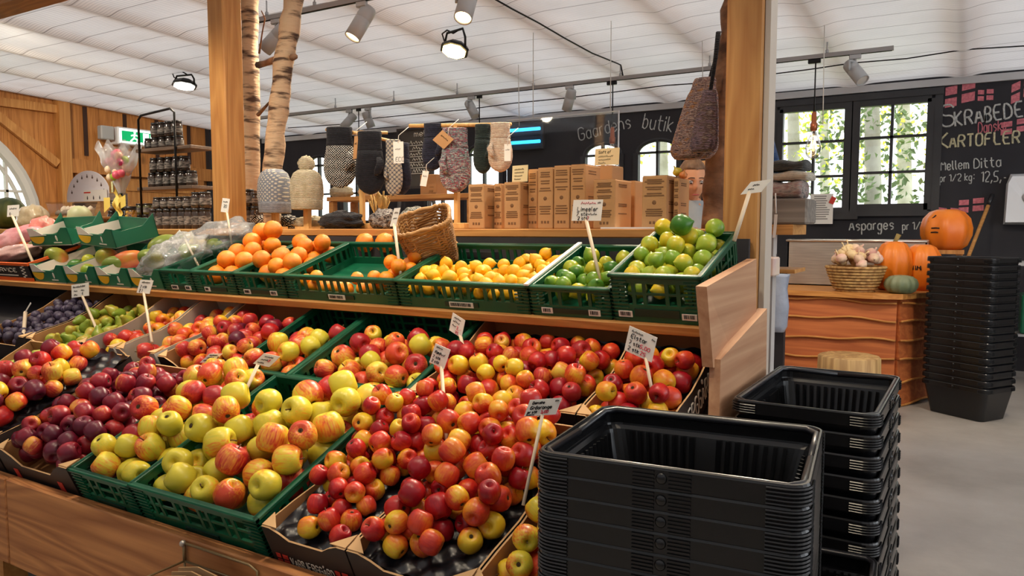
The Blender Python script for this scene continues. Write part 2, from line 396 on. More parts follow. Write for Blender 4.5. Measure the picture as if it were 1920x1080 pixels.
nt.links.new(b.outputs[0], ms.inputs[1]); nt.links.new(tl.outputs[0], ms.inputs[2]); nt.links.new(ms.outputs[0], nt.nodes['Material Output'].inputs[0])
for i in range(-10, 5):
    x = -.1 + .98 * i
    if XL < x < XR: struct('trim_rafter', MB().prism([(x - .04, YF, ceil_z(YF) + .01), (x + .04, YF, ceil_z(YF) + .01), (x + .04, YB, ceil_z(YB) + .01), (x - .04, YB, ceil_z(YB) + .01)], (0, 0, .14)), M_plank, 'roof rafter above the translucent sheets')
# ---- back wall (black board) with window openings
M_wallb = pm('chalkboard_wall', rgb(34, 33, 39), 0.8, rgb(46, 44, 48), 1.6, detail=7)
WZ = 2.95
# (x0, x1, z0, z1, arched)
WIN = [(-9.0, -8.42, 1.45, 2.5, 1), (-8.22, -7.64, 1.45, 2.5, 1), (-6.62, -6.06, 1.45, 2.52, 1), (-5.92, -5.36, 1.45, 2.52, 1),
       (-4.16, -3.64, 1.45, 2.42, 1), (-3.46, -2.92, 1.45, 2.42, 1), (-1.80, -1.10, 1.545, 2.64, 0), (-1.05, -0.36, 1.575, 2.64, 0)]
mb = MB(); xs = XL
for x0, x1, z0, z1, a in WIN:
    mb.bb((xs, YB, 0), (x0, YB + .12, WZ)); mb.bb((x0, YB, 0), (x1, YB + .12, z0))
    if a:
        cx, hw = (x0 + x1) / 2, (x1 - x0) / 2
        for sgn in (-1, 1):
            poly = [(cx + sgn * hw, YB, WZ), (cx + sgn * hw, YB, z1 - .16)] + [(cx + sgn * hw * cos(t * pi / 12), YB, z1 - .16 + .16 * sin(t * pi / 12)) for t in range(1, 7)] + [(cx, YB, WZ)]
            mb.prism(poly if sgn > 0 else poly[::-1], (0, .12, 0))
    else: mb.bb((x0, YB, z1), (x1, YB + .12, WZ))
    xs = x1
mb.bb((xs, YB, 0), (XR, YB + .12, WZ))
wall_back = struct('wall_back', mb, M_wallb, 'black chalkboard wall with windows and chalk lettering')
M_winfr = pm('dark_window_paint', rgb(52, 52, 54), 0.5, rgb(40, 40, 44), 3)
M_pane = clear_mat('window_glass', (0.97, 0.98, 0.98), 0.04, 0.02)
for i, (x0, x1, z0, z1, a) in enumerate(WIN):
    mb = MB(); t = 0.035; y0, y1 = YB - .02, YB + .06
    zt = z1 - .16 if a else z1
    mb.bb((x0 - .03, y0, z0 - .03), (x0 + t, y1, zt)); mb.bb((x1 - t, y0, z0 - .03), (x1 + .03, y1, zt)); mb.bb((x0, y0, z0 - .05), (x1, y1, z0 + t))
    cx = (x0 + x1) / 2; mb.bb((cx - .014, y0 + .01, z0), (cx + .014, y1 - .01, z1 - .01))
    if a:
        hw = (x1 - x0) / 2
        mb.tube([(cx + (hw - .01) * cos(k * pi / 14), YB + .02, zt + (.15) * sin(k * pi / 14)) for k in range(15)], .03, 6, smooth=False)
        zm = [z0 + (zt - z0) * .5, zt]
    else:
        mb.bb((x0, y0, z1 - t), (x1, y1, z1 + .03)); mb.bb((x0 - .11, YB - .05 - .004 * (i - 6), z0 - .09), (x1 + .11, YB, z0 - .042)); zm = [z0 + (z1 - z0) / 3, z0 + 2 * (z1 - z0) / 3]
        pass
        # wide casing round the pair
        mb.bb((x0 - .1, YB - .025, z0 - .05), (x0 - .03, YB, z1 + .08)); mb.bb((x1 + .03, YB - .025, z0 - .05), (x1 + .1, YB, z1 + .08)); mb.bb((x0 - .105, YB - .031 - .004 * (i - 6), z1 + .03), (x1 + .105, YB, z1 + .093 + .003 * (i - 6)))
    for z in zm: mb.bb((x0, y0 + .01, z - .013), (x1, y1 - .01, z + .013))
    w = struct('window_%d' % (i + 1), mb, M_winfr)
    if a:
        poly = [(x0, YB + .03, z0), (x1, YB + .03, z0)] + [(cx + hw * cos(k * pi / 10), YB + .03, zt + .16 * sin(k * pi / 10)) for k in range(11)]
        obj('window_pane', MB().prism(poly, (0, .004, 0)), M_pane, w)
    else: obj('window_pane', MB().bb((x0, YB + .03, z0), (x1, YB + .034, z1)), M_pane, w)
struct('trim_1', MB().bb((XL, YB - .03, ceil_z(YB) - .10), (XR, YB, ceil_z(YB) - .03)), M_ceil, 'pale strip along the ceiling edge')
struct('baseboard_back', MB().bb((-.2, YB - .02, 0), (XR, YB, .12)), M_dark)
# ---- right wall and front piers (outside the frame, they close the room)
struct('wall_right', MB().bb((XR, YF, 0), (XR + .1, YB, 3.5)), pm('plaster', rgb(200, 196, 188), 0.8))
struct('wall_front', MB().bb((XL - .1, YF - .1, 0), (XR + .1, YF, 3.6)), pm('front_plaster', rgb(150, 142, 134), .8))
# ---- left wall of oiled planks
mb = MB(); random.seed(3)
z_arch0, yA, rA = 1.40, 3.88, 1.28           # arched window centre along y
M_lw = M_plank
y = 1.6
def arch_top(y):
    d = abs(y - yA)
    return z_arch0 + sqrt(max(0, rA * rA - d * d)) * 1.05 if d < rA else 0
while y < YB:
    w = random.uniform(.15, .22); y2 = min(y + w, YB); d = random.uniform(0, .012)
    top = ceil_z(y) + .05
    zz = max(arch_top(y), arch_top(y2), arch_top((y + y2) / 2))
    if zz > 0:
        ya_ = y + .002; edge = [(XL - .05, ya_ + (y2 - ya_) * i / 8, max(arch_top(ya_ + (y2 - ya_) * i / 8), z_arch0) - .02) for i in range(9)]
        mb.prism(edge + [(XL - .05, y2, top), (XL - .05, ya_, top)], (.05 + d, 0, 0)); mb.bb((XL - .05, y + .002, 0), (XL + d, y2, z_arch0 - .03))
    else: mb.bb((XL - .05, y + .002, 0), (XL + d, y2, top))
    y = y2
wall_left = struct('wall_left', mb, M_lw, 'end wall of oiled vertical planks')
struct('wall_left_backing', MB().bb((XL - .12, YF, 0), (XL - .07, yA - rA - .05, 3.5)).bb((XL - .12, yA + rA + .05, 0), (XL - .07, YB, 3.5)).bb((XL - .12, yA - rA - .05, 2.76), (XL - .07, yA + rA + .05, 3.5)).bb((XL - .12, yA - rA - .05, 0), (XL - .07, yA + rA + .05, 1.38)), M_dark)
# arched window in the left wall: pale frame ring
mb = MB(); M_pale = pm('pale_grey_frame', rgb(206, 204, 198), 0.6)
for R, th, dx in ((rA - .07, .075, .04), (rA - .2, .025, .0)):
    mb.tube([(XL + dx, yA + R * cos(k * pi / 24), z_arch0 + 1.05 * R * sin(k * pi / 24)) for k in range(25)], th, 8, smooth=False)
mb.bb((XL - .05, yA - rA, z_arch0 - .1), (XL + .08, yA + rA, z_arch0 + .07))
mb.bb((XL - .02, yA - rA + .14, z_arch0 + .40), (XL + .03, yA + rA - .14, z_arch0 + .43)); mb.bb((XL - .02, yA - rA + .4, z_arch0 + .84), (XL + .03, yA + rA - .4, z_arch0 + .87))
for q in (-.9, -.45, .0, .45, .9): mb.bb((XL - .02, yA + q - .015, z_arch0), (XL + .03, yA + q + .015, z_arch0 + 1.05 * sqrt((rA - .1) ** 2 - q * q)))
w9 = struct('window_9', mb, M_pale, 'arched pale framed window in the plank wall')
obj('window_pane', MB().prism([(XL - .03, yA + (rA - .05) * cos(k * pi / 18), z_arch0 + 1.05 * (rA - .05) * sin(k * pi / 18)) for k in range(19)], (.004, 0, 0)), M_pane, w9)
# studs, rails and door on the left wall
mb = MB(); X1 = XL + .015
mb.bb((X1, 5.38, 0), (X1 + .12, 5.52, ceil_z(5.4) - .02))                       # big stud
mb.bb((X1, 2.2, 2.82), (X1 + .08, 5.38, 2.92))                                   # rail left of the stud
wp = obj('wall_post', mb, M_pine, wall_left)
mb = MB(); a0 = V((X1 + .04, 5.36, 2.18)); a1 = V((X1 + .04, 4.40, 2.92))
d = (a1 - a0).normalized(); nrm = V((0, d.z, -d.y))
mb.prism([a0 - nrm * .05, a0 + nrm * .05, a1 + nrm * .05, a1 - nrm * .05], (.06, 0, 0)); obj('wall_brace', mb, M_pine, wall_left)
mb = MB()
for yy in (5.75, 6.3, 6.78, 7.3, 7.9): mb.bb((X1 - .004, yy, 2.32), (X1 + .004, yy + .055, ceil_z(yy) - .03))
obj('wall_gap', mb, pm('dark_gap', rgb(58, 34, 24), 0.8), wall_left)
door = struct('door_1', MB().bb((X1, 5.75, 0), (X1 + .05, 7.35, 2.05)), M_pine, 'wide plank door in the wooden end wall')
mb = MB().bb((X1, 5.6, 0), (X1 + .09, 5.74, 2.2)).bb((X1, 7.36, 0), (X1 + .09, 7.5, 2.2)).bb((X1, 5.52, 2.08), (X1 + .1, 7.9, 2.26))
obj('door_frame', mb, M_plank, door)
mb = MB()
for z in (1.55, 1.88): mb.bb((X1 + .05, 5.78, z), (X1 + .08, 7.33, z + .14))
obj('door_batten', mb, M_pine, door)
for q in (5.9, 6.4, 6.9): obj('bolt', MB().ell((X1 + .085, q, 1.62), .014, 8, 6), M_blackm, door)
# dark corner piece between plank wall and back wall
struct('wall_left_corner', MB().bb((XL, 7.62, 0), (XL + .1, 8.65, 2.9)), M_wallb)
# ---- header beam over the posts, and the two posts
BY0, BY1 = 2.62, 2.76
struct('beam_1', MB().bb((-9.5, BY0 - .02, 2.80), (1.2, BY1 + .02, 3.0)), wood('pine_header', rgb(176, 118, 58), rgb(132, 80, 34), 0), 'brown timber beam under the ceiling')
pl = at(396, 300, Y=BY0).x; pr = at(1357, 300, Y=BY0).x
for nm, x, zb, lb in (('wooden_post', pl, 0, 'square timber post beside the shelf of dark jars'), ('wooden_post', pr, 0, 'square timber post beside the bark covered trunk and tall stacked baskets')):
    o = solid(nm, MB().bb((x, BY0, zb), (x + .122, BY1 - .02, 2.80), bev=.006), M_pine, lb, 'post')
obj('side_strip', MB().bb((pr + .124, BY0 + .015, 0.6), (pr + .142, BY1 - .03, 2.80)), pm('pale_strip', rgb(200, 186, 170), 0.6), o, 'pale strip on the side face')  # paler strip covering the right side face of the post
# ---- outside: lawn and trees
struct('ground_outside', MB().bb((-40, YB + .3, -.3), (30, 60, -.2)).bb((-60, -30, -.3), (XL - .4, YB + .3, -.2)), pm('lawn', rgb(150, 176, 90), 0.9, rgb(190, 200, 130), 0.6))
M_leaf = [pm('leaf_yellow', rgb(240, 222, 66), 0.6, rgb(196, 206, 60), 2), pm('leaf_green', rgb(176, 206, 70), 0.6, rgb(226, 222, 70), 2), pm('leaf_spruce', rgb(92, 118, 70), 0.7, rgb(120, 140, 80), 2)]
for lm_ in M_leaf: lm_.node_tree.nodes['Principled BSDF'].inputs['Subsurface Weight'].default_value = 0.0
M_trunk = pm('grey_trunk', rgb(176, 172, 160), 0.9, rgb(140, 136, 120), 3)
def tree(px, Y, R, h0, h1, mi, n, label, seed):
    p = at(px, 300, Y=Y); rd = random.Random(seed)
    t = thing('tree', label, 'tree', (p.x, Y, -.2))
    obj('trunk', MB().tube([(0, 0, 0), (.05, 0, 2), (-.05, .05, 4), (.1, 0, h1)], [R, R * .9, R * .75, R * .4], 10), M_trunk, t)
    mb = MB()
    for i in range(n * 2):
        a = rd.uniform(0, 2 * pi); rr = sqrt(rd.random()) * (1.2 if mi < 2 else .8); c = V((rr * cos(a), rr * sin(a), rd.uniform(h0, h1 + .6)))
        s = rd.uniform(.03, .06); q = Euler((rd.uniform(0, 6), rd.uniform(0, 6), 0)).to_matrix()
        mb.add([c + q @ V(v) for v in ((-s, 0, 0), (0, -s * .6, .02), (s, 0, 0), (0, s * .6, .02))], [(0, 1, 2, 3)], 0)
    obj('foliage', mb, M_leaf[mi], t)
tree(1486, 12.5, .11, 2.2, 4.6, 1, 260, 'pale trunked tree seen in the first pane of the twin windows', 1)
tree(1545, 15.5, .10, 2.4, 5.0, 0, 280, 'yellow autumn tree behind the hanging clear bulb', 2)
tree(1632, 11.2, .12, 1.9, 4.4, 2, 500, 'bushy spruce green tree outside the casement window', 3)
tree(1695, 17.0, .16, 2.6, 5.2, 0, 240, 'yellow leaved tree outside near the flag drawings', 4)
tree(1240, 15.0, .15, 2.9, 5.0, 1, 150, 'green tree seen through the arched window above the cartons', 5)
# ================================================================== chalk writing on the back wall (part of the wall's surface)
WY = YB - .003
def wtext(name, text, a, b, hpx, mat_, radpx=1.5, slant=0.0, jig=.12, seed=0):
    o, e = at(*a, Y=WY), at(*b, Y=WY); u = (e - o); w = u.length; u.normalize(); n = V((-u.z, 0, u.x))
    sc = (o - EYE).dot(_fw) / FPX
    mb = MB(); write(mb, text, o, u, n, hpx * sc, radpx * sc, 0, w, seed, jig, slant, n=5)
    return obj(name, mb, mat_, wall_back)
wtext('chalk_lettering', 'Gaardens', (1086, 264), (1183, 239), 23, M_chalk, 1.1)
wtext('chalk_lettering', 'butik', (1204, 240), (1258, 248), 27, M_chalk, 1.1)
wtext('chalk_lettering', 'S', (1764, 239), (1789, 236), 40, M_chalk, 2.0)
wtext('chalk_lettering', 'KRABEDE', (1791, 237), (1918, 218), 27, M_chalk, 1.9)
wtext('chalk_lettering', 'Danske', (1834, 250), (1886, 243), 20, M_pink, 1.0, .12)
wtext('chalk_lettering', 'K', (1761, 279), (1778, 277), 28, M_chalkw, 2.0)
wtext('chalk_lettering', 'ARTOFLER', (1780, 277), (1911, 268), 22, M_chalkw, 1.8)
wtext('chalk_lettering', 'Mellem', (1764, 320), (1816, 316), 17, M_chalk, 1.1)
wtext('chalk_lettering', 'Ditta', (1826, 316), (1876, 312), 18, M_chalk, 1.1)
wtext('chalk_lettering', 'pr 1/2 kg:', (1762, 341), (1826, 338), 13, M_chalk, .9)
wtext('chalk_lettering', '12,5,-', (1839, 341), (1886, 340), 19, M_chalk, 1.1)
wtext('chalk_lettering', 'Asparges', (1592, 432), (1675, 430), 17, M_chalk, 1.2)
wtext('chalk_lettering', 'pr 1/2 kg', (1692, 431), (1756, 429), 14, M_chalk, 1.0)
wtext('chalk_lettering', 'Kl', (1278, 296), (1288, 300), 11, M_chalk, .8)
def flag(px, py, w, h, tilt):
    o = at(px, py, Y=WY - .002); sc = (o - EYE).dot(_fw) / FPX; w *= sc; h *= sc; mb = MB()
    for x0, x1 in ((-.5, -.1), (.06, .5)):
        for z0, z1 in ((-.5, -.07), (.09, .5)):
            q = [(x0, z0), (x1, z0), (x1, z1), (x0, z1)]
            mb.prism([o + V((a * w, 0, (c + tilt * a + .07 * sin(a * 6)) * h)) for a, c in q], (0, .003, 0))
    obj('chalk_flag', mb, M_pink, wall_back)
for q in ((1800, 176, 48, 38, .25), (1848, 178, 25, 20, -.05), (1917, 166, 34, 36, .5), (1903, 237, 44, 24, .25), (1779, 405, 36, 30, -.15), (1821, 385, 40, 24, .15)): flag(*q)
# chalk smears that stay on the board
# UV insect lamp on the wall
p = at(985, 256, Y=YB - .08)
t = thing('insect_lamp', 'wall mounted insect lamp with two glowing blue tubes', 'insect lamp', p)
obj('housing', MB().bb((-.26, .0, -.17), (.26, .07, .17), bev=.01), M_dark, t)
M_uv = pm('blue_tube_glow', rgb(40, 150, 230), 0.3, emit=rgb(60, 190, 255), estr=1.6)
for z in (.085, -.075): obj('tube', MB().cyl((-.23, -.03, z), (.23, -.03, z), .022, n=10), M_uv, t, 'glowing blue tube')
obj('guard', MB().cyl((-.25, -.05, .17), (.25, -.05, .17), .006, n=6).cyl((-.25, -.05, .0), (.25, -.05, .0), .006, n=6).cyl((-.25, -.05, -.17), (.25, -.05, -.17), .006, n=6), M_blackm, t)
# wooden slat beside the lamp and clear hanging screen
solid('wooden_batten', MB().bb(at(1013, 278, Y=YB - .04) - V((.012, 0, 0)), at(1013, 238, Y=YB - .02) + V((.012, 0, 0))), M_pine, 'thin upright wooden batten next to the blue insect lamp', 'batten')
a, c = at(950, 300, Y=5.6), at(1160, 208, Y=5.6)
t = thing('clear_screen', 'clear hanging screen in front of the chalked word', 'screen', (0, 0, 0))
obj('sheet', MB().bb((a.x, 5.6, 1.45), (c.x, 5.606, c.z)), clear_mat('acrylic', (0.93, 0.94, 0.95), 0.03, 0.03), t)
mb = MB().bb((c.x - .004, 5.597, 1.45), (c.x + .004, 5.609, c.z + .004)).bb((a.x, 5.597, c.z - .003), (c.x, 5.609, c.z + .004))
obj('sheet_edge', mb, pm('bright_edge', rgb(206, 210, 212), 0.3), t)
for q in (.25, .93): x = a.x + (c.x - a.x) * q; obj('hanging_wire', MB().cyl((x, 5.603, c.z), (x, 5.603, ceil_z(5.6) - .02), .0035, n=6), pm('pale_wire', rgb(210, 208, 200), .5), t)
# ================================================================== lamps
TY, TZ = 6.85, 2.79
def track(name, x0, x1, y, z, rods, label):
    t = thing(name, label, 'lighting track', ((x0 + x1) / 2, y, z))
    k = (x0 + x1) / 2
    obj('rail', MB().bb((x0 - k, -.018, -.017), (x1 - k, .018, .017)), pm('track_grey', rgb(150, 146, 144), .4, metal=.2), t)
    obj('groove', MB().bb((x0 - k + .01, -.008, -.021), (x1 - k - .01, .008, -.0165)), M_blackm, t)
    for x in rods: obj('rod', MB().cyl((x - k, 0, .017), (x - k, 0, ceil_z(y) - z - .01), .006, n=6).cyl((x - k, 0, .017), (x - k, 0, .045), .013, n=8), M_grey, t)
    return t
track('lighting_track', at(480, 229, Y=TY).x, at(1676, 82, Y=TY).x, TY, TZ, [at(q, 150, Y=TY).x for q in (628, 738, 857, 1000, 1163, 1330, 1549)], 'long grey lighting track hanging before the chalkboard wall')
track('lighting_track', at(480, 42, Y=4.05).x, at(960, 20, Y=4.05).x, 4.05, 2.93, [at(q, 20, Y=4.05).x for q in (500, 590, 700)], 'grey lighting track crossing behind the leaning birch trunk')
M_lens_on = pm('lit_lens', rgb(255, 236, 190), .3, emit=rgb(255, 232, 176), estr=9.0)
M_lens_off = pm('dim_lens', rgb(210, 206, 196), .2)
M_warmring = pm('brass_reflector', rgb(230, 180, 70), .25, metal=.5)
def spot(px, py, y, z, d, L, R, on, label, energy=0):
    """track head: adapter under the rail, bent arm, can, lens"""
    q = at(px, py, Y=y); x = q.x
    t = thing('track_spot', label, 'track spotlight', (x, y, z - .02), 0, 'track spotlights')
    obj('adapter', MB().bb((-.045, -.016, -.035), (.045, .016, .004), bev=.006), M_lampgrey, t)
    d = V(d).normalized(); c = V((0, 0, -.10 - R * .55)); side = d.cross(V((0, 0, 1))).normalized()
    e = c + side * (R + .014)
    obj('arm', MB().tube([(0, 0, -.03), (0, 0, -.055), e + V((0, 0, .075)), e + V((0, 0, .03)), e], .0115, 6), M_lampgrey, t)
    M = d.to_track_quat('Z', 'Y').to_matrix().to_4x4(); M.translation = c
    obj('can', MB().lathe([(0, -L * .45), (R * .8, -L * .45), (R * .96, -L * .4), (R, -L * .3), (R, -L * .06), (R * .97, -L * .05), (R * .97, -L * .035), (R, -L * .025), (R, L * .55), (R * .9, L * .55), (R * .86, L * .49)], 24, M=M), M_lampgrey, t)
    lens = obj('lens', MB().lathe([(R * .9, L * .5), (R * .6, L * .515), (0, L * .52)], 20, M=M), M_lens_on if on else M_lens_off, t, 'glowing lens' if on else None)
    if on:
        obj('reflector_ring', MB().lathe([(R * .86, L * .47), (R * .97, L * .56), (R * .99, L * .50)], 20, M=M), M_warmring, t)
        if energy:
            w = t.matrix_basis @ (c + d * (L * .62)); light('spot_beam', 'SPOT', w, w + d, energy, (1.0, .82, .58), spot_size=radians(75), spot_blend=.6, shadow_soft_size=.05)
    return t
spot(655, 232, TY, TZ, (-.45, -.5, -.75), .21, .05, 0, 'tilted grey spotlight above the black and white mitten')
spot(690, 222, TY, TZ, (.15, .35, -.9), .19, .05, 0, 'pale spotlight hanging straight above the black mitten')
spot(884, 188, TY, TZ, (.55, -.15, -.8), .21, .05, 0, 'grey spotlight turned away above the dark green mitten')
spot(1068, 160, TY, TZ, (-.35, .2, -.8), .21, .05, 1, 'spotlight shining on the chalked shop name', 25)
spot(1604, 95, TY, TZ, (.55, -.35, -.75), .22, .055, 0, 'grey spotlight at the bare end of the long track')
spot(678, 5, 4.05, 2.93, (-.25, -.45, -.86), .25, .056, 1, 'lit spotlight nearest the leaning birch trunk', 60)
spot(517, 32, 4.05, 2.93, (-.75, -.2, -.65), .24, .055, 0, 'spotlight half hidden by the leaning birch trunk')
spot(876, -40, 4.05, 2.93, (.1, -.5, -.85), .25, .058, 1, 'lit spotlight cut by the top edge of the view', 60)
def flood(px, py, label, on_warm, tilt, rz):
    y = 5.2; q = at(px, py, Y=y); t = thing('flood_lamp', label, 'flood lamp', (q.x, y, q.z), rz, 'small flood lamps under the ceiling')
    top = ceil_z(y) - q.z - .045
    obj('bracket', MB().tube([(-.13, 0, -.01), (-.13, 0, top * .5), (-.10, 0, top), (.10, 0, top), (.13, 0, top * .5), (.13, 0, -.01)], .010, 6), M_blackm, t)
    M = TR((0, 0, 0), (tilt, 0, 0))
    obj('housing', MB().loft([[(.125 * k * cos(a), .095 * k * sin(a), z) for a in [radians(22.5 + 45 * i) for i in range(8)]] for k, z in ((.55, .05), (.9, .03), (1.15, 0), (1.15, -.02))], smooth=False, M=M), M_blackm, t)
    obj('lamp_glass', MB().loft([[(.11 * k * cos(a), .082 * k * sin(a), z) for a in [radians(22.5 + 45 * i) for i in range(8)]] for k, z in ((1.1, -.018), (1.1, -.03), (.9, -.036))], smooth=False, M=M), on_warm, t, 'glowing glass')
    obj('cable', MB().tube([(-.05, .03, .04), (-.17, .03, .09), (-.19, .02, .16), (-.10, 0, .17), (-.02, 0, .13), (.05, 0, top)], .007, 6), M_blackm, t)
    w = V((q.x, y, q.z - .07)); light('flood_beam', 'SPOT', w, w + V((0, -.2, -1)), 45, (1.0, .86, .62), spot_size=radians(120), spot_blend=.8, shadow_soft_size=.08)
flood(853, 92, 'black flood lamp glowing warm under the rafter', pm('warm_flood_glow', rgb(255, 226, 150), .3, emit=rgb(255, 220, 140), estr=8), radians(-28), radians(-15))
flood(346, 158, 'flood lamp glowing white near the plank wall', pm('cool_flood_glow', rgb(255, 250, 240), .3, emit=rgb(255, 250, 236), estr=8), radians(-15), radians(10))
M_bulb = clear_mat('bulb_glass', (1, .98, .94), .1, .03)
M_copper = pm('copper_socket', rgb(176, 100, 66), .35, metal=.7)
M_fil = pm('lit_filament', rgb(255, 220, 150), .4, emit=rgb(255, 214, 140), estr=14)
def pendant(px, py_top, py_sock, label, bulb=True):
    q = at(px, py_sock, Y=TY); t = thing('pendant_lamp', label, 'pendant lamp', (q.x, TY, q.z))
    h = TZ - .02 - q.z
    obj('adapter', MB().bb((-.06, -.014, h - .035), (.04, .014, h), bev=.004), M_blackm, t)
    obj('cord', MB().cyl((0, 0, .05), (0, 0, h - .02), .006, n=6), M_blackm, t)
    obj('socket', MB().lathe([(.012, .10), (.02, .085), (.022, .01), (.03, 0), (.028, -.055), (.02, -.06)], 14, cap=True), M_copper, t)
    if bulb:
        obj('bulb', MB().lathe([(.018, -.055), (.022, -.08), (.05, -.14), (.066, -.20), (.06, -.255), (.035, -.285), (0, -.295)], 18), M_bulb, t)
        f = MB()
        for k in range(5): f.tube([(.012 * cos(k * 1.26), .012 * sin(k * 1.26), -.10), (.026 * cos(k * 1.26 + .5), .026 * sin(k * 1.26 + .5), -.21)], .0022, 5)
        obj('filament', f, M_fil, t, 'glowing filament')
    return t
pendant(1526, 108, 232, 'clear filament bulb hanging in front of the twin windows')
pendant(1148, 152, 258, 'copper socket bulb hanging behind the clear screen')
for px, pb, lb in ((673, 250, 'bare black cord dropping between the two spotlights on the track'), (899, 235, 'bare black cord dropping above the dark green mitten')):
    q = at(px, pb, Y=TY); solid('pendant_flex', MB().cyl((q.x, TY, TZ - .02), (q.x, TY, q.z - .1), .006, n=6).bb((q.x - .03, TY - .012, TZ - .05), (q.x + .03, TY + .012, TZ - .02)), M_blackm, lb, 'cord')
def cpt(px, py, y, off=0.0): q = at(px, py, Y=y); return (q.x, y, q.z - off)
solid('ceiling_cable', MB().tube([cpt(a, b_, 7.6) for a, b_ in ((540, 240), (640, 233), (700, 222), (800, 212), (870, 206), (960, 194), (1060, 184), (1150, 173), (1250, 160), (1330, 155))], .006, 5), M_blackm, 'thin dark cable sagging along the ceiling behind the track', 'cable')
solid('ceiling_cable', MB().tube([cpt(a, b_, 7.6) for a, b_ in ((1440, 140), (1520, 130), (1600, 118), (1700, 110), (1808, 93), (1925, 86))], .006, 5), M_blackm, 'thin dark cable running above the flag drawings', 'cable')
def on_ceil(px, py):
    d = ray(px, py); t = (2.85 + .048 * 8.65 - CAMH) / (d.z + .048 * d.y); q = EYE + d * t; return V((q.x, q.y, q.z - .045))
solid('rafter_cable', MB().tube([on_ceil(*q) for q in ((900, -30), (960, 5), (1010, 32), (1060, 62), (1110, 90), (1158, 110))] + [V(cpt(1164, 122, TY)), V((at(1168, 140, Y=TY).x, TY, TZ + .02))], .007, 5), M_blackm, 'grey cable following a rafter down to the long track', 'cable')
for px, y0, y1, lb in ((1546, 52, 232, 'pale wire dropping beside the clear filament bulb'), (972, 122, 236, 'pale wire dropping to the insect lamp'), (1317, 68, 146, 'pale wire beside the hanging knitted hats')):
    q0, q1 = at(px, y0, Y=6.4), at(px + 2, y1, Y=6.4)
    solid('hanging_wire', MB().cyl((q0.x, 6.4, ceil_z(6.4) - .03), (q0.x + .01, 6.4, q1.z), .004, n=5), pm('pale_wire', rgb(206, 202, 194), .5), lb, 'wire')
# ================================================================== tree trunks used as columns
def trunk(name, pts, Y, rad, mat_, label, twigs=()):
    ps = []; rs = []; rd = random.Random(len(label))
    P = [at(a, b_, Y=Y) for a, b_ in pts]
    for i in range(len(P) - 1):
        for k in range(6):
            f = k / 6; ps.append(P[i].lerp(P[i + 1], f) + V((rd.uniform(-.006, .006), rd.uniform(-.006, .006), 0))); rs.append(rad * rd.uniform(.9, 1.1))
    ps.append(P[-1]); rs.append(rad)
    o = solid(name, MB().tube(ps, rs, 12), mat_, label, 'tree trunk')
    for tw in twigs: obj('twig', MB().tube([at(a, b_, Y=yy) for a, b_, yy in tw[0]], tw[1], 7), M_bark2, o)
    return o
trunk('birch_trunk', [(470, 430), (471, 330), (472, 200), (467, 90), (468, -60)], 3.12, .053, M_bark, 'upright birch trunk beside the square post and dark jars', [([(484, 122, 3.05), (500, 118, 2.98), (517, 112, 2.9)], [.02, .016, .02]), ([(484, 215, 3.05), (498, 200, 3.0), (505, 192, 2.96)], [.012, .008, .006]), ([(486, 100, 3.05), (492, 60, 3.0), (497, 35, 2.96), (490, 20, 2.93)], [.006, .004, .004, .003])])
trunk('birch_trunk', [(512, 430), (511, 330), (521, 210), (535, 100), (553, -20), (560, -70)], 2.88, .050, M_bark, 'leaning birch trunk behind the two knitted hats', [([(545, 108, 2.9), (553, 106, 2.86)], [.02, .016])])
trunk('bark_trunk', [(1343, 432), (1346, 330), (1357, 200), (1377, 60), (1388, -60)], 2.92, .052, M_bark2, 'rough barked trunk close against the square post by the cartons')
# ================================================================== fruit display furniture
TL, SL = radians(22.5), radians(18)
def frame(y0, z0, tilt):
    """x along the display, second axis up the slope, third its normal"""
    return Matrix(((1, 0, 0, 0), (0, cos(tilt), -sin(tilt), y0), (0, sin(tilt), cos(tilt), z0), (0, 0, 0, 1)))
FL = frame(1.304, .491, TL); FS = frame(2.15, 1.067, SL)
def xa(px, y, z): return at(px, 540, Y=y).x if False else (y * tan(atan((px - 960) / FPX) - YAW))
t = thing('display_stand', 'stepped timber fruit display with a wide front board', 'display stand', (0, 0, 0))
mb = MB(); mb.M = FL
obj('sloping_deck', MB().bb((-6.6, -.02, -.035), (-.735, .56, -.012), M=FL).bb((-6.6, .56, -.035), (-.632, 1.22, -.012), M=FL), M_dark, t)
xj = at(12, 900, Y=1.25).x
obj('front_board', MB().bb((xj + .004, 1.245, .225), (-.74, 1.285, .520), bev=.004), M_front, t)
obj('front_board', MB().bb((-6.6, 1.245, .225), (xj - .004, 1.285, .520), bev=.004), M_front, t)
for x in (-6.2, at(30, 1060, Y=1.35).x, -1.6, -.80):
    obj('leg', MB().bb((x - .04, 1.29, 0), (x + .04, 1.37, .45)), M_pinex, t); obj('leg', MB().bb((x - .04, 2.40, 0), (x + .04, 2.48, .86)), M_pinex, t)
obj('shelf_board', MB().bb((-6.6, -.004, -.032), (-.63, .46, -.001), M=FS, bev=.003), M_pinex, t)
obj('shelf_bracket', MB().bb((-.629, .0, -.03), (-.615, .47, .004), M=FS), M_blackm, t)
obj('back_panel', MB().bb((-6.6, 2.594, 0), (-.63, 2.612, 1.318)), M_dark, t)
# end boards: rough live edge slabs lapping over each other at the aisle end
for k, (pts, xx) in enumerate((([(2.00, .98), (1.96, 1.20), (2.50, 1.255), (2.52, 1.0), (2.30, .93)], -.612), ([(1.98, .76), (2.02, 1.0), (2.56, 1.09), (2.58, .72)], -.588), ([(1.80, .42), (2.0, .80), (2.58, .86), (2.58, .35)], -.612))):
    obj('end_slab', MB().prism([(xx + (.0 if j else .01), a, z) for j, (a, z) in enumerate(pts)], (.03, 0, 0)), M_slab, t, 'rough sawn slab with a live edge')
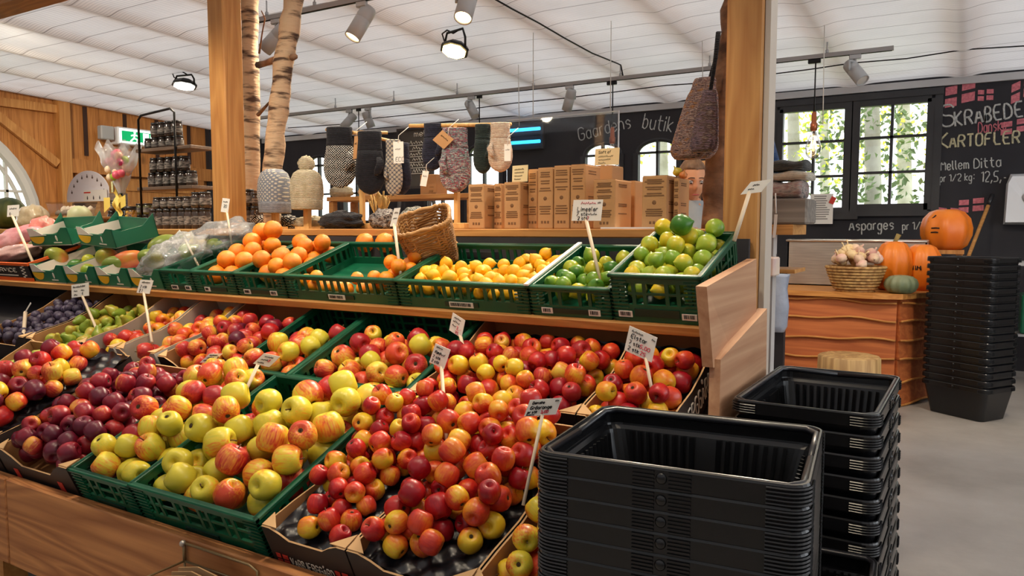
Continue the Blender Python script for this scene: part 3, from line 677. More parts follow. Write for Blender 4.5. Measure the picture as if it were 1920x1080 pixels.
# ------------------------------------------------------------------ containers
M_label = pm('barcode_paper', rgb(226, 226, 214), .7)
def barcode(parent, x, w, h, y=-.0075, z=.02):
    b_ = MB().bb((x - w / 2, y - .002, z), (x + w / 2, y, z + h)); o = obj('barcode_label', b_, M_label, parent); s = MB(); rd = random.Random(int(x * 1000)); q = x - w / 2 + .006
    while q < x + w / 2 - .008:
        k = rd.uniform(.0008, .003); s.bb((q, y - .003, z + h * .25), (q + k, y - .002, z + h * .85)); q += k + rd.uniform(.001, .003)
    obj('barcode', s, M_ink, o)
def crate(w, d, h, M, label, name='green_crate', codes=((0.5, .09),)):
    """ventilated stacking crate: rim, base band, upright bars with slots between, ribs at the corners"""
    t = thing(name, label, 'crate', M=M, group=None)
    wl = .008; mb = MB(); hw = w / 2
    obj('base', MB().bb((-hw + .004, .004, 0), (hw - .004, d - .004, .008)), M_green, t)
    zb, zt = h * .36, h * .80
    for y0, y1 in ((0, wl), (d - wl, d)):
        mb.bb((-hw, y0, 0), (hw, y1, zb)); mb.bb((-hw, y0, zt), (hw, y1, h))
        n = max(4, int(w / .034)); 
        for i in range(n + 1):
            x = -hw + w * i / n; k = .006 if 0 < i < n else .02
            if i in (0, 1, n - 1, n) or i % 3 != 1 or h < .12 and i % 2: mb.bb((max(-hw, x - k), y0 + .001, zb), (min(hw, x + k), y1 - .001, zt))
        if h > .12: mb.bb((-hw + .05, y0 + .002, (zb + zt) / 2 - .004), (hw - .05, y1 - .002, (zb + zt) / 2 + .004))
    for sx in (-1, 1):
        x0, x1 = (hw - wl, hw) if sx > 0 else (-hw, -hw + wl)
        mb.bb((x0, 0, 0), (x1, d, zb)); mb.bb((x0, 0, zt), (x1, d, h)); n = int(d / .034)
        for i in range(n + 1):
            y = d * i / n; k = .006 if 0 < i < n else .02
            if i in (0, 1, n - 1, n) or i % 3 != 1: mb.bb((x0 + .001, max(0, y - k), zb), (x1 - .001, min(d, y + k), zt))
        if h > .12: mb.bb((x0 + .002, .05, (zb + zt) / 2 - .004), (x1 - .002, d - .05, (zb + zt) / 2 + .004))
    # rim flange and corner ribs
    r = MB(); e = .008
    r.bb((-hw - e, -e, h - .012), (hw + e, .010, h), bev=.003); r.bb((-hw - e, d - .010, h - .012), (hw + e, d + e, h), bev=.003)
    r.bb((-hw - e, -e, h - .012), (-hw + .010, d + e, h), bev=.003); r.bb((hw - .010, -e, h - .012), (hw + e, d + e, h), bev=.003)
    obj('rim', r, M_green, t)
    r = mb; q = .008
    while q < h - .018:
        for sx in (-1, 1):
            r.bb((sx * hw - .004 if sx < 0 else hw - .05, -.004, q), (-hw + .05 if sx < 0 else hw + .004, .004, q + .004)); r.bb((sx * hw - .004, -.004, q), (sx * hw + .004, .05, q + .004))
        q += .012
    obj('wall', mb, M_green, t)
    r = MB(); r.bb((-.07, -.004, h * .12), (.07, .001, h * .28)); obj('grip', r, pm('crate_recess', rgb(8, 48, 34), .5), t)
    for fx, cw in codes: barcode(t, -hw + w * fx, cw, .02, -.004, h * .1)
    return t
def wbox(w, d, h, M, label, mats=None, text=True, name='cardboard_box', side_text=False, cut=.6):
    """open printed carton: dark outside, brown inside, cut edges, notched front"""
    t = thing(name, label, 'cardboard box', M=M); hw = w / 2; th = .005; om, im = mats or (M_cardblack, M_card)
    mb = MB(); e = MB()
    def panel(a, b_, n, zs):
        # a,b base points (2d), n inward normal, zs heights along it
        k = len(zs) - 1; a, b_, n = V((*a, 0)), V((*b_, 0)), V((*n, 0))
        pts = [a.lerp(b_, i / k) for i in range(k + 1)]
        vs = [p for p in pts] + [p + V((0, 0, z)) for p, z in zip(pts, zs)]
        mb.add(vs, [(i, i + 1, k + 2 + i, k + 1 + i) for i in range(k)], 0)
        vi = [p + n * th for p in pts] + [p + n * th + V((0, 0, z)) for p, z in zip(pts, zs)]
        mb.add(vi, [(i + 1, i, k + 1 + i, k + 2 + i) for i in range(k)], 1)
        ve = [p + V((0, 0, z)) for p, z in zip(pts, zs)] + [p + n * th + V((0, 0, z)) for p, z in zip(pts, zs)]
        e.add(ve, [(i, i + 1, k + 2 + i, k + 1 + i) for i in range(k)], 0)
    L = h * cut
    panel((-hw, 0), (hw, 0), (0, 1), [h, h, L + (h - L) * .6, L, L, L, L, L, L + (h - L) * .6, h, h])
    panel((hw, d), (-hw, d), (0, -1), [h] * 4)
    panel((hw, 0), (hw, d), (-1, 0), [h, h * .92, h * .8, h * .8, h * .92, h])
    panel((-hw, d), (-hw, 0), (1, 0), [h, h * .92, h * .8, h * .8, h * .92, h])
    mb.bb((-hw + .001, .001, 0), (hw - .001, d - .001, .004), 1)
    obj('walls', mb, [om, im], t); obj('cut_edge', e, M_cardedge, t)
    for sx in (-1, 1): obj('corner_flap', MB().prism([(sx * hw, th, h), (sx * (hw - .05), th, h), (sx * hw, .05, h)][::sx], (0, 0, .003)), M_cardedge, t)
    if text:
        s = MB(); write(s, 'VARBJERGGÅRD', (-hw * .52, -.002, h * .16), (1, 0, 0), (0, 0, 1), h * .2, .0013, 0, w * .52, 1, n=4); obj('printed_name', s, M_cream, t)
        for sx in (-1, 1): obj('printed_flag', flagbits(sx * w * .36, -.0015, h * .26, .042, .034), M_redprint, t)
    if side_text:
        s = MB(); write(s, 'VARBJERGGÅRD', (hw + .002, d * .0, h * .2), (0, 1, 0), (0, 0, 1), h * .40, .0024, 0, d * .70, 1, n=4); obj('printed_name', s, M_cream, t)
        s = MB()
        for a0, a1 in ((0, .018), (.028, .055)):
            for b0, b1 in ((0, .018), (.028, .046)): s.bb((hw, d * .76 + a0, h * .3 + b0), (hw + .0015, d * .76 + a1, h * .3 + b1))
        obj('printed_flag', s, M_redprint, t)
    return t
def flagbits(x, y, z, w, h):
    s = MB()
    for a0, a1 in ((-.5, -.12), (.04, .5)):
        for b0, b1 in ((-.5, -.08), (.08, .5)): s.bb((x + a0 * w, y - .001, z + b0 * h), (x + a1 * w, y, z + b1 * h))
    return s
M_tray = pm('black_moulded_tray', rgb(26, 26, 32), .3, spec=.6)
def tray(w, d, parent, M, pitch=.075, depth=.016, name='moulded_tray'):
    def fn(u, v):
        x = (u - .5) * w; y = v * d
        return (x, y, depth * .5 * (cos(2 * pi * x / pitch) * cos(2 * pi * y / pitch)) + (.012 if u in (0, 1) or v in (0, 1) else 0))
    mb = MB().grid(fn, max(12, int(w / pitch * 8)), max(12, int(d / pitch * 8)))
    return obj(name, mb, M_tray, parent, 'black tray with round hollows', M)
# ------------------------------------------------------------------ fruit
def fruit_mat(name, stops, bias=0.0, rnd=0.9, streak=.5, rough=.33, spots=0.0):
    m, nt, b = new_mat(name); co = coords(nt)
    n1 = N(nt, 'ShaderNodeTexNoise', i_Scale=1.1, i_Detail=3); nt.links.new(co, n1.inputs['Vector'])
    n2 = N(nt, 'ShaderNodeTexNoise', i_Scale=1.0, i_Detail=2); nt.links.new(coords(nt, (9, 9, .8)), n2.inputs['Vector'])
    sx = N(nt, 'ShaderNodeSeparateXYZ'); nt.links.new(co, sx.inputs[0]); oi = nt.nodes.new('ShaderNodeObjectInfo')
    def ma(a, k, c):
        q = N(nt, 'ShaderNodeMath', operation='MULTIPLY_ADD'); q.inputs[1].default_value = k
        nt.links.new(a, q.inputs[0])
        if isinstance(c, (int, float)): q.inputs[2].default_value = c
        else: nt.links.new(c, q.inputs[2])
        return q.outputs[0]
    v = ma(n1.outputs[0], .55, bias - .275 + .5 - rnd * .5 - streak * .5)
    v = ma(n2.outputs[0], streak, v); v = ma(sx.outputs['X'], .26, v); v = ma(oi.outputs['Random'], rnd, v)
    r = ramp(nt, v, stops); nt.links.new(r.outputs[0], b.inputs['Base Color'])
    b.inputs['Roughness'].default_value = rough; b.inputs['Specular IOR Level'].default_value = .45
    return m
YL, OR, RD, DR, GRN = rgb(226, 190, 44), rgb(226, 120, 34), rgb(196, 36, 30), rgb(128, 18, 34), rgb(206, 192, 58)
M_appR = fruit_mat('red_apple_skin', [(.12, YL), (.32, rgb(232, 160, 44)), (.48, rgb(214, 76, 36)), (.68, RD), (.95, rgb(150, 16, 30))], .10, .8, .35)
M_appO = fruit_mat('orange_red_apple_skin', [(.15, YL), (.4, rgb(228, 138, 40)), (.62, rgb(212, 70, 38)), (.9, rgb(176, 36, 36))], .0, .7, .35)
M_appY = fruit_mat('yellow_apple_skin', [(.2, GRN), (.45, rgb(222, 200, 60)), (.62, rgb(230, 150, 50)), (.82, rgb(206, 72, 44))], -.06, .75, .7)
M_appD = fruit_mat('dark_red_apple_skin', [(.05, rgb(214, 150, 60)), (.22, rgb(176, 48, 44)), (.5, rgb(140, 26, 44)), (.9, rgb(92, 20, 42))], .12, .7, .25)
M_appS = fruit_mat('striped_apple_skin', [(.15, rgb(226, 196, 70)), (.38, rgb(226, 130, 60)), (.6, rgb(196, 52, 46)), (.9, rgb(160, 34, 40))], .02, .7, .7)
M_orange = pm('orange_peel', rgb(238, 140, 22), .42, rgb(230, 122, 16), 2, bump=.25, bscale=60, rand=.12)
M_mand = pm('mandarin_peel', rgb(236, 128, 14), .4, rgb(238, 150, 24), 2, bump=.2, bscale=50, rand=.1)
M_lemon = pm('lemon_peel', rgb(240, 186, 24), .4, rgb(232, 170, 16), 2, bump=.2, bscale=50, rand=.12)
M_lime = fruit_mat('lime_peel', [(.1, rgb(58, 112, 30)), (.45, rgb(120, 156, 42)), (.8, rgb(196, 186, 44))], 0, .8, .2)
M_lime2 = fruit_mat('pale_lime_peel', [(.1, rgb(120, 156, 44)), (.5, rgb(166, 180, 52)), (.85, rgb(220, 190, 40))], 0, .8, .2)
M_pear = fruit_mat('pear_skin', [(.2, rgb(124, 146, 46)), (.55, rgb(168, 172, 60)), (.85, rgb(190, 160, 60))], 0, .7, .3)
M_plum = pm('plum_skin', rgb(52, 40, 58), .5, rgb(88, 78, 100), 2, rand=.2)
M_stem = pm('brown_stem', rgb(92, 66, 36), .8)
APP = [(0.0, .56), (.10, .62), (.24, .80), (.42, .90), (.62, .88), (.82, .70), (.96, .38), (1.0, .05), (.96, -.30), (.84, -.60), (.66, -.80), (.46, -.88), (.30, -.86), (.16, -.76), (0.0, -.70)]
def lobed(prof, n, lobes, la, sk=0.0):
    mb = MB(); return mb.lathe(prof, n, lobes=lobes, lamp=la)
ME_app = lobed(APP, 20, 5, .018).mesh('apple', M_appR)
def me_copy(me, name, m): k = me.copy(); k.name = name; k.materials.clear(); k.materials.append(m); return k
ME = {'R': ME_app}
for k, m_ in (('O', M_appO), ('Y', M_appY), ('D', M_appD), ('S', M_appS)): ME[k] = me_copy(ME_app, 'apple', m_)
ME_stem = MB().tube([(0, 0, .55), (.03, 0, .85), (.12, .03, 1.12)], [.05, .04, .055], 5).mesh('stem', M_stem)
ME_calyx = MB().lathe([(.17, -.80), (.10, -.78), (.05, -.83), (.0, -.76)], 7, smooth=False).mesh('calyx', pm('dry_calyx', rgb(70, 52, 26), .9))
ME['orange'] = MB().lathe([(0, .93), (.06, .93), (.35, .92), (.7, .72), (.93, .38), (1, 0), (.94, -.36), (.72, -.7), (.38, -.92), (0, -.97)], 20).mesh('orange', M_orange)
ME['mandarin'] = me_copy(ME['orange'], 'mandarin', M_mand)
LEM = [(0, 1.28), (.10, 1.25), (.17, 1.12), (.38, .98), (.70, .70), (.93, .34), (1, 0), (.94, -.34), (.72, -.70), (.40, -.98), (.16, -1.10), (0, -1.14)]
ME['lemon'] = MB().lathe(LEM, 16).mesh('lemon', M_lemon)
ME['lime'] = MB().lathe([(r_, z * .95) for r_, z in LEM], 16).mesh('lime', M_lime)
ME['lime2'] = me_copy(ME['lime'], 'lime', M_lime2)
ME['pear'] = MB().lathe([(0, 1.55), (.16, 1.54), (.34, 1.40), (.44, 1.1), (.56, .75), (.84, .35), (1, -.1), (.95, -.5), (.7, -.85), (.35, -.95), (.1, -.88), (0, -.84)], 16).mesh('pear', M_pear)
ME['plum'] = MB().lathe([(0, .95), (.1, .98), (.5, .92), (.85, .55), (1, 0), (.88, -.55), (.5, -.95), (0, -1.1)], 14).mesh('plum', M_plum)
M_mango = fruit_mat('mango_skin', [(.15, rgb(116, 132, 52)), (.4, rgb(168, 160, 60)), (.6, rgb(206, 120, 54)), (.85, rgb(176, 66, 66))], 0, .9, .15)
mb = MB(); mb.ell((0, 0, 0), (1, .8, 1.45), 18, 12, f=lambda p: V((p.x * (1 + .12 * p.z) + .14 * (1 - p.z * p.z) * (1 if p.z > 0 else .5), p.y, p.z))); ME['mango'] = mb.mesh('mango', M_mango)
NAME = {'R': 'red_apple', 'O': 'orange_red_apple', 'Y': 'yellow_apple', 'D': 'dark_red_apple', 'S': 'striped_apple', 'lime2': 'lime'}
COUNT = {}
def put(kind, M, r, rot, label, group, stem=False, bottom=False):
    nm = NAME.get(kind, kind)
    o = bpy.data.objects.new(nm, ME[kind]); COL.objects.link(o)
    o.matrix_local = M @ TR((0, 0, 0), rot, r)
    cat = 'apple' if 'apple' in nm else nm
    tag(o, label, cat, group); COUNT[nm] = COUNT.get(nm, 0) + 1
    if stem: s = bpy.data.objects.new('stem', ME_stem); COL.objects.link(s); s.parent = o
    if bottom: s = bpy.data.objects.new('calyx', ME_calyx); COL.objects.link(s); s.parent = o
    return o
def fill(M, x0, x1, s0, s1, base, top, kinds, rr, label, group, n=200, seed=1, tries=60, stems=.35, squash=.86, keep=None, upright=.9, hmin=None):
    """drop fruit one at a time into the lowest free hollow of a tilted box"""
    rd = random.Random(seed); pl = []
    f_top = top if callable(top) else (lambda x, s: top)
    f_ok = keep or (lambda x, s: True)
    for _ in range(n):
        best = None; r = rd.uniform(*rr)
        for k in range(tries):
            x = rd.uniform(x0 + r, x1 - r); s = rd.uniform(s0 + r, s1 - r)
            if not f_ok(x, s): continue
            h = base + r * squash
            for (a, b_, c, q) in pl:
                d2 = (x - a) ** 2 + (s - b_) ** 2; R = (r + q) * .99
                if d2 < R * R: h = max(h, c + squash * sqrt(R * R - d2))
            if h + r * squash > f_top(x, s): continue
            if best is None or h < best[2]: best = (x, s, h, r)
        if best is None: continue
        pl.append(best)
    out = []
    for i, (x, s, h, r) in enumerate(pl):
        # leave out fruit wholly buried under the layers above
        over = sum(1 for (a, b_, c, q) in pl if c > h + .55 * r and (a - x) ** 2 + (b_ - s) ** 2 < (1.75 * r) ** 2)
        if over >= 5: continue
        k = kinds[int(rd.random() * len(kinds))] if not callable(kinds) else kinds(x, s, rd)
        rot = (rd.gauss(0, upright), rd.gauss(0, upright), rd.uniform(0, 6.28))
        if rd.random() < .25: rot = (rot[0] + 2.6, rot[1], rot[2])
        out.append(put(k, M @ TR((x, s, h)), r, rot, label, group, stem=k in 'ROYDS' and rd.random() < stems, bottom=k in 'ROYDS'))
    return out
# ================================================================== lower tiers: boxes and apples
def span(a, b_): return (a + b_) / 2, b_ - a
def lowbox(x0, x1, s0, d, h, label, kind='card', **kw):
    c, w = span(x0, x1); M = FL @ TR((c, s0, 0))
    return crate(w, d, h, M, label, **kw) if kind == 'crate' else wbox(w, d, h, M, label, **kw)
# ---- front tier
t = lowbox(-2.80, -2.365, 0, .57, .13, 'dark cardboard box of dark red apples at the front, next to the small green crate', text=False)
obj('printed_mark', MB().bb((-.15, -.003, .02), (-.125, -.001, .06)).bb((.118, -.003, .02), (.145, -.001, .06)), M_redprint, t)
fill(FL, -2.795, -2.37, .01, .56, .05, lambda x, s: .165 + .055 * sin(pi * min(1, s / .6)), 'D', (.029, .036), 'dark red apple heaped in the front dark box beside the small green crate', 'dark red apples in the front box', 130, 11)
lowbox(-2.335, -2.035, .0, .45, .14, 'small green crate of yellow apples at the front edge', 'crate', codes=())
fill(FL, -2.325, -2.045, .01, .44, .06, lambda x, s: .165 + .07 * min(1, s / .25), 'YYYS', (.037, .043), 'yellow or red flushed apple heaped in the small green crate at the front', 'apples in the small front crate', 42, 12)
lowbox(-2.02, -1.50, .0, .585, .15, 'largest green crate of big yellow apples, filling the middle of the front edge', 'crate', codes=())
fill(FL, -2.01, -1.51, .01, .575, .06, lambda x, s: .175 + .085 * min(1, s / .3) * (1 if s < .42 else .7), 'YYYYS', (.038, .047), 'big yellow or red flushed apple heaped in the largest green crate', 'apples in the largest green crate', 105, 13, keep=lambda x, s: not (s > .40 and x < -1.73))
t = lowbox(-1.485, -1.205, .0, .57, .13, 'dark printed cardboard box with a black tray and small red apples at the front', cut=.78)
tray(.266, .555, t, TR((0, .006, .085)))
fill(FL, -1.475, -1.215, .02, .555, .088, lambda x, s: .15 + .09 * min(1, max(0, (s - .08)) / .35), 'RRRRO', (.025, .0295), 'small red apple on the black tray in the printed box beside the largest green crate', 'apples in the printed front box', 105, 14, keep=lambda x, s: not (s < .16 and x < -1.40) and not (x > -1.27 and s < .3))
t = lowbox(-1.20, -.865, .0, .57, .13, 'dark printed cardboard box of orange-red apples at the front, beside the near basket stack', cut=.75)
tray(.32, .555, t, TR((0, .006, .085)))
fill(FL, -1.19, -.875, .02, .56, .088, lambda x, s: .155 + .10 * min(1, s / .3), 'OOORR', (.027, .033), 'orange-red apple heaped in the front printed box beside the near black baskets', 'apples in the front box by the baskets', 120, 15, keep=lambda x, s: not (s < .13 and x > -1.0))
t = lowbox(-.86, -.725, .0, .57, .13, 'narrow dark cardboard box of yellow apples squeezed against the near basket stack', text=False, cut=.75)
fill(FL, -.855, -.73, .01, .56, .06, lambda x, s: .16 + .03 * min(1, s / .3), 'OY', (.028, .033), 'yellow or orange apple in the narrow box against the near basket stack', 'apples in the narrow box by the baskets', 50, 16)
t = lowbox(-3.18, -2.815, .0, .56, .16, 'dark cardboard box with a tilted black tray of pinkish red apples', text=False)
tray(.355, .52, t, TR((.0, .03, .15), (radians(2), radians(4), radians(-3))))
fill(FL, -3.17, -2.825, .02, .54, .155, lambda x, s: .25 + .04 * sin(pi * min(1, s / .55)), 'SSDR', (.031, .037), 'pinkish red apple on the tilted black tray beside the dark red apples', 'apples on the tilted black tray', 58, 17, keep=lambda x, s: not (s > .36 and x > -2.95))
lowbox(-3.60, -3.195, .0, .58, .15, 'dark cardboard box of green pears below the pear box of the upper tier', text=False)
fill(FL, -3.59, -3.205, .01, .57, .06, .21, ['pear'], (.028, .034), 'yellow-green pear in the front tier box under the pear box', 'pears in the front tier box', 46, 18)
# ---- upper tier (under the shelf)
S2 = .605
def topu(k): return lambda x, s: .115 + k * min(1, max(0, (s - S2) / .1)) * max(0, min(1, (S2 + .46 - s) / .2)) - .03 * (s > S2 + .4)
t = lowbox(-.885, -.632, S2, .52, .14, 'end cardboard box of red apples with printed name on its dark outer side', side_text=True, text=False)
tray(.24, .50, t, TR((0, .008, .055)))
fill(FL, -.878, -.638, S2 + .01, S2 + .50, .06, topu(.085), 'ROOR', (.027, .032), 'red and orange apple in the end box under the shelf, beside the wooden end slabs', 'apples in the end box', 62, 21)
t = lowbox(-1.46, -.89, S2, .52, .14, 'wide cardboard box of red apples under the lemon crate', text=False)
tray(.55, .50, t, TR((0, .008, .055)))
fill(FL, -1.45, -.90, S2 + .01, S2 + .50, .06, topu(.085), 'RRRSO', (.026, .032), 'red apple in the wide box under the shelf of lemons', 'apples in the wide upper box', 125, 22)
lowbox(-1.98, -1.475, S2, .50, .14, 'green crate of striped red and yellow apples under the mandarin crate', 'crate', codes=())
fill(FL, -1.97, -1.485, S2 + .01, S2 + .49, .05, topu(.06), 'SSYY', (.033, .041), 'striped red and yellow apple in the green crate under the mandarins', 'apples in the green crate under the mandarins', 50, 23, keep=lambda x, s: s < S2 + .36)
lowbox(-2.29, -1.995, S2, .50, .14, 'narrow green crate of yellow apples behind the largest crate', 'crate', codes=())
fill(FL, -2.28, -2.005, S2 + .01, S2 + .49, .05, topu(.07), 'YYYS', (.034, .041), 'yellow apple in the narrow green crate behind the largest crate', 'apples in the narrow upper crate', 28, 24, keep=lambda x, s: s < S2 + .33)
# loose pile of yellow apples bridging the two tiers
fill(FL, -2.36, -2.06, .44, .61, .10, .225, 'YYS', (.037, .043), 'yellow or striped apple piled between the small and the narrow green crate', 'apples piled between the crates', 14, 25)
lowbox(-2.715, -2.305, S2, .52, .14, 'dark cardboard box of mottled red apples under the orange crates', text=False)
fill(FL, -2.705, -2.315, S2 + .01, S2 + .51, .05, topu(.07), 'SDSR', (.029, .035), 'mottled red apple in the dark upper box under the oranges', 'apples in the dark upper box', 64, 26, keep=lambda x, s: s < S2 + .42)
WH = (pm('white_carton', rgb(196, 188, 176), .7), pm('white_carton_inside', rgb(176, 166, 152), .8))
for x0, x1, sd, lb in ((-2.99, -2.73, 27, 'whitish carton of mottled apples next to the dark upper box'), (-3.27, -3.005, 28, 'whitish carton of orange apples next to the upper pear box')):
    lowbox(x0, x1, S2, .52, .15, lb, mats=WH, text=False)
    fill(FL, x0 + .01, x1 - .01, S2 + .03, S2 + .48, .04, lambda x, s: .135, 'SO', (.031, .036), ('mottled red apple in the whitish carton next to the dark upper box' if sd == 27 else 'orange red apple in the whitish carton next to the upper pear box'), ('apples in the whitish carton by the dark box' if sd == 27 else 'apples in the whitish carton by the pears'), 40, sd)
lowbox(-3.70, -3.29, S2, .52, .14, 'dark cardboard box of slim green pears under the mango cartons', text=False)
fill(FL, -3.69, -3.30, S2 + .01, S2 + .51, .05, topu(.07), ['pear'], (.024, .03), 'slim green pear in the upper tier box under the mango cartons', 'pears in the upper tier box', 52, 29)
lowbox(-4.12, -3.72, S2, .52, .14, 'dark cardboard box of dusky plums under the orange edged carton', text=False)
fill(FL, -4.11, -3.73, S2 + .01, S2 + .51, .06, topu(.05), ['plum'], (.02, .024), 'dusky dark plum in the upper tier box beside the slim pears', 'plums in the upper tier box', 100, 30)
# ================================================================== shelf crates
def shelf(x0, x1, h, label, codes, d=.40, s0=.012):
    c, w = span(x0, x1); return crate(w, d, h, FS @ TR((c, s0, 0)), label, codes=codes)
shelf(-.925, -.648, .155, 'tall green crate of yellow-green limes at the end of the shelf', ((.14, .045), (.86, .045)))
fill(FS, -.915, -.658, .022, .40, .045, lambda x, s: .155 + .10 * min(1, s / .3), ['lime2'], (.026, .032), 'yellow-green lime in the tall end crate', 'limes in the tall end crate', 60, 31)
put('lime', FS @ TR((-.79, .30, .215)), .036, (.3, 1.3, .4), 'big green lime on the very top of the end crate pile', None)
shelf(-1.215, -.935, .105, 'low green crate of dark green limes beside the lemons', ((.2, .04), (.8, .04)))
fill(FS, -1.205, -.945, .022, .40, .03, lambda x, s: .11 + .03 * min(1, s / .2), ['lime'], (.024, .030), 'green lime in the low crate between the lemons and the tall end crate', 'limes in the low crate', 32, 32, keep=lambda x, s: s < .30)
shelf(-1.77, -1.225, .105, 'wide green crate of lemons on the shelf', ((.5, .1),))
fill(FS, -1.76, -1.235, .022, .40, .03, lambda x, s: .125 + .03 * min(1, s / .15), ['lemon'], (.022, .027), 'yellow lemon in the wide green crate', 'lemons in the wide crate', 74, 33, keep=lambda x, s: s < .26 + .1 * (x > -1.4))
shelf(-2.35, -1.78, .105, 'nearly empty green crate with a row of mandarins', ((.47, .085),))
fill(FS, -2.34, -1.79, .022, .40, .012, lambda x, s: .10 + .05 * (x > -1.93), ['mandarin'], (.026, .031), 'mandarin left in the nearly empty green crate', 'mandarins in the nearly empty crate', 22, 34, keep=lambda x, s: s < .085 or (x > -1.90 and s < .25))
shelf(-2.65, -2.36, .105, 'green crate of oranges beside the nearly empty crate', ((.2, .04), (.75, .04)))
fill(FS, -2.64, -2.37, .022, .40, .03, lambda x, s: .14 + .035 * min(1, s / .3), ['orange'], (.036, .042), 'orange in the green crate beside the nearly empty one', 'oranges in the crate by the mandarins', 26, 35)
shelf(-2.93, -2.66, .105, 'green crate with the tallest heap of oranges', ((.3, .035),))
fill(FS, -2.92, -2.67, .022, .40, .03, lambda x, s: .15 + .075 * min(1, s / .35), ['orange'], (.038, .044), 'orange in the tallest heap, next to the crumpled bag', 'oranges in the tallest heap', 34, 36)
shelf(-3.15, -2.94, .105, 'green crate almost covered by the crumpled clear bag', ((.35, .045), (.8, .04)))
for px, lb in ((685, 'large orange resting behind the empty crate, nearer the knitted hats'), (722, 'large orange resting behind the empty crate, nearer the tipped wicker basket')):
    q = at(px, 455, Y=2.585); put('orange', TR((q.x, 2.585, q.z)), .044, (.2, .3, px), lb, None)
solid('wooden_block', MB().bb((-1.95, 2.545, 1.19), (-1.62, 2.632, at(700, 470, Y=2.585).z + .004)), M_dark, 'dark ledge block behind the nearly empty crate, under two large oranges', 'block')
# strip of cardboard between lemons and limes
solid('cardboard_strip', MB().bb((-1.228, .0, .106), (-1.212, .42, .112), M=FS), M_white, 'white strip lying on the rims between lemons and low limes', 'strip')
# ------------------------------------------------------------------ tipped wicker basket
M_wick = pm('wicker', rgb(176, 128, 72), .6, rgb(122, 82, 42), 8, bump=.3, bscale=50)
def wicker(M, w, d, h, label):
    t = thing('wicker_basket', label, 'basket', M=M); mb = MB(); N_ = 15
    def ringpt(a, k, z):
        c, s_ = cos(a), sin(a); e = .45
        x = w / 2 * k * (abs(c) ** e) * (1 if c > 0 else -1); y = d / 2 * k * (abs(s_) ** e) * (1 if s_ > 0 else -1)
        return V((x, y, z))
    for i in range(N_):
        z = h * i / (N_ - 1); k = .80 + .20 * i / (N_ - 1)
        mb.tube([ringpt(2 * pi * j / 72, k + .016 * sin(36 * 2 * pi * j / 72 + pi * i + 1.57), z + .004 * sin(j * 1.3 + i)) for j in range(72)], h / N_ * .52, 5, closed=True)
    obj('woven_side', mb, M_wick, t)
    r = MB()
    for q in (0, 1): r.tube([ringpt(2 * pi * j / 60, 1.02, h + .004 + .006 * sin(15 * 2 * pi * j / 60 + q * pi)) for j in range(60)], .008, 6, closed=True)
    obj('rim', r, M_wick, t)
    u = MB()
    for j in range(18): a = 2 * pi * j / 18; u.tube([ringpt(a, .80, 0), ringpt(a, 1.0, h)], .005, 5)
    obj('stake', u, M_wick, t)
    b_ = MB()
    for j in range(9): x = -w * .4 + w * .8 * j / 8; b_.tube([(x, -d * .39, .004), (x, d * .39, .004)], .009, 5)
    for j in range(5): y = -d * .34 + d * .68 * j / 4; b_.tube([(-w * .39, y, .0), (w * .39, y, .0)], .006, 5)
    obj('woven_base', b_, M_wick, t); return t
qb = at(803, 455, Y=2.40)
wicker(TR(qb + V((.0, .05, -.06)), (radians(30), radians(-15), radians(28))), .215, .17, .17, 'wicker basket tipped on its side between mandarins and lemons')
# ------------------------------------------------------------------ mango cartons and what lies at the far end of the shelf
M_cg = pm('green_carton', rgb(24, 118, 84), .5, rgb(18, 96, 72), 3); M_cy = pm('yellow_print', rgb(230, 176, 24), .55); M_cw = pm('white_print', rgb(228, 218, 206), .6)
def mango_carton(M, w, d, h, label):
    t = thing('mango_carton', label, 'carton', M=M); hw = w / 2; mb = MB(); th = .005
    mb.bb((-hw, 0, 0), (hw, d, th), 1); mb.prism([(-hw, 0, 0), (hw, 0, 0), (hw, 0, h), (hw * .7, 0, h), (hw * .4, 0, h * .66), (-hw * .4, 0, h * .66), (-hw * .7, 0, h), (-hw, 0, h)], (0, th, 0))
    mb.bb((-hw, d - th, 0), (hw, d, h))
    for sx in (-1, 1): mb.prism([(sx * hw, 0, 0), (sx * hw, d, 0), (sx * hw, d, h * 1.3), (sx * hw, d * .7, h * .8), (sx * hw, d * .2, h * .8), (sx * hw, 0, h)], (-sx * th, 0, 0), 0)
    obj('walls', mb, [M_cg, M_cw], t)
    
    for q0, q1 in ((-hw + th, -hw + th + .002), (hw - th - .002, hw - th)): obj('inner_lining', MB().bb((q0, th, h * .3), (q1, d - th, h * .8)), M_cw, t, 'white inner face')
    p = MB(); c = (-hw * .62, h * .52); p.prism([(c[0] + hw * .36 * cos(k * pi / 10), -.002, c[1] - h * .40 * sin(k * pi / 10)) for k in range(11)], (0, .002, 0)); obj('printed_mango', p, M_cy, t, 'yellow printed half moon')
    p = MB(); p.prism([(-hw * .98, -.0016, h * .55), (-hw * .1, -.0016, h * .60), (-hw * .3, -.0016, h * .66), (-hw * .7, -.0016, h * .98), (-hw * .98, -.0016, h * .98)], (0, .0016, 0)); obj('printed_corner', p, M_cw, t, 'white printed corner')
    p = MB(); p.ell((hw * .35, -.002, h * .42), (.009, .001, .017), 10, 6); p.bb((hw * .15, -.002, h * .14), (hw * .55, -.001, h * .2)); obj('printed_logo', p, M_cw, t, 'white printed mark')
    return t
cart = [(-3.405, -3.165, .012, 0, 'mango carton beside the crumpled clear bag'), (-3.68, -3.415, .012, 0, 'mango carton under a round price card'), (-3.955, -3.69, .012, 0, 'mango carton with a green lime at its front corner'), (-4.29, -3.97, .012, 0, 'mango carton next to the orange edged carton')]
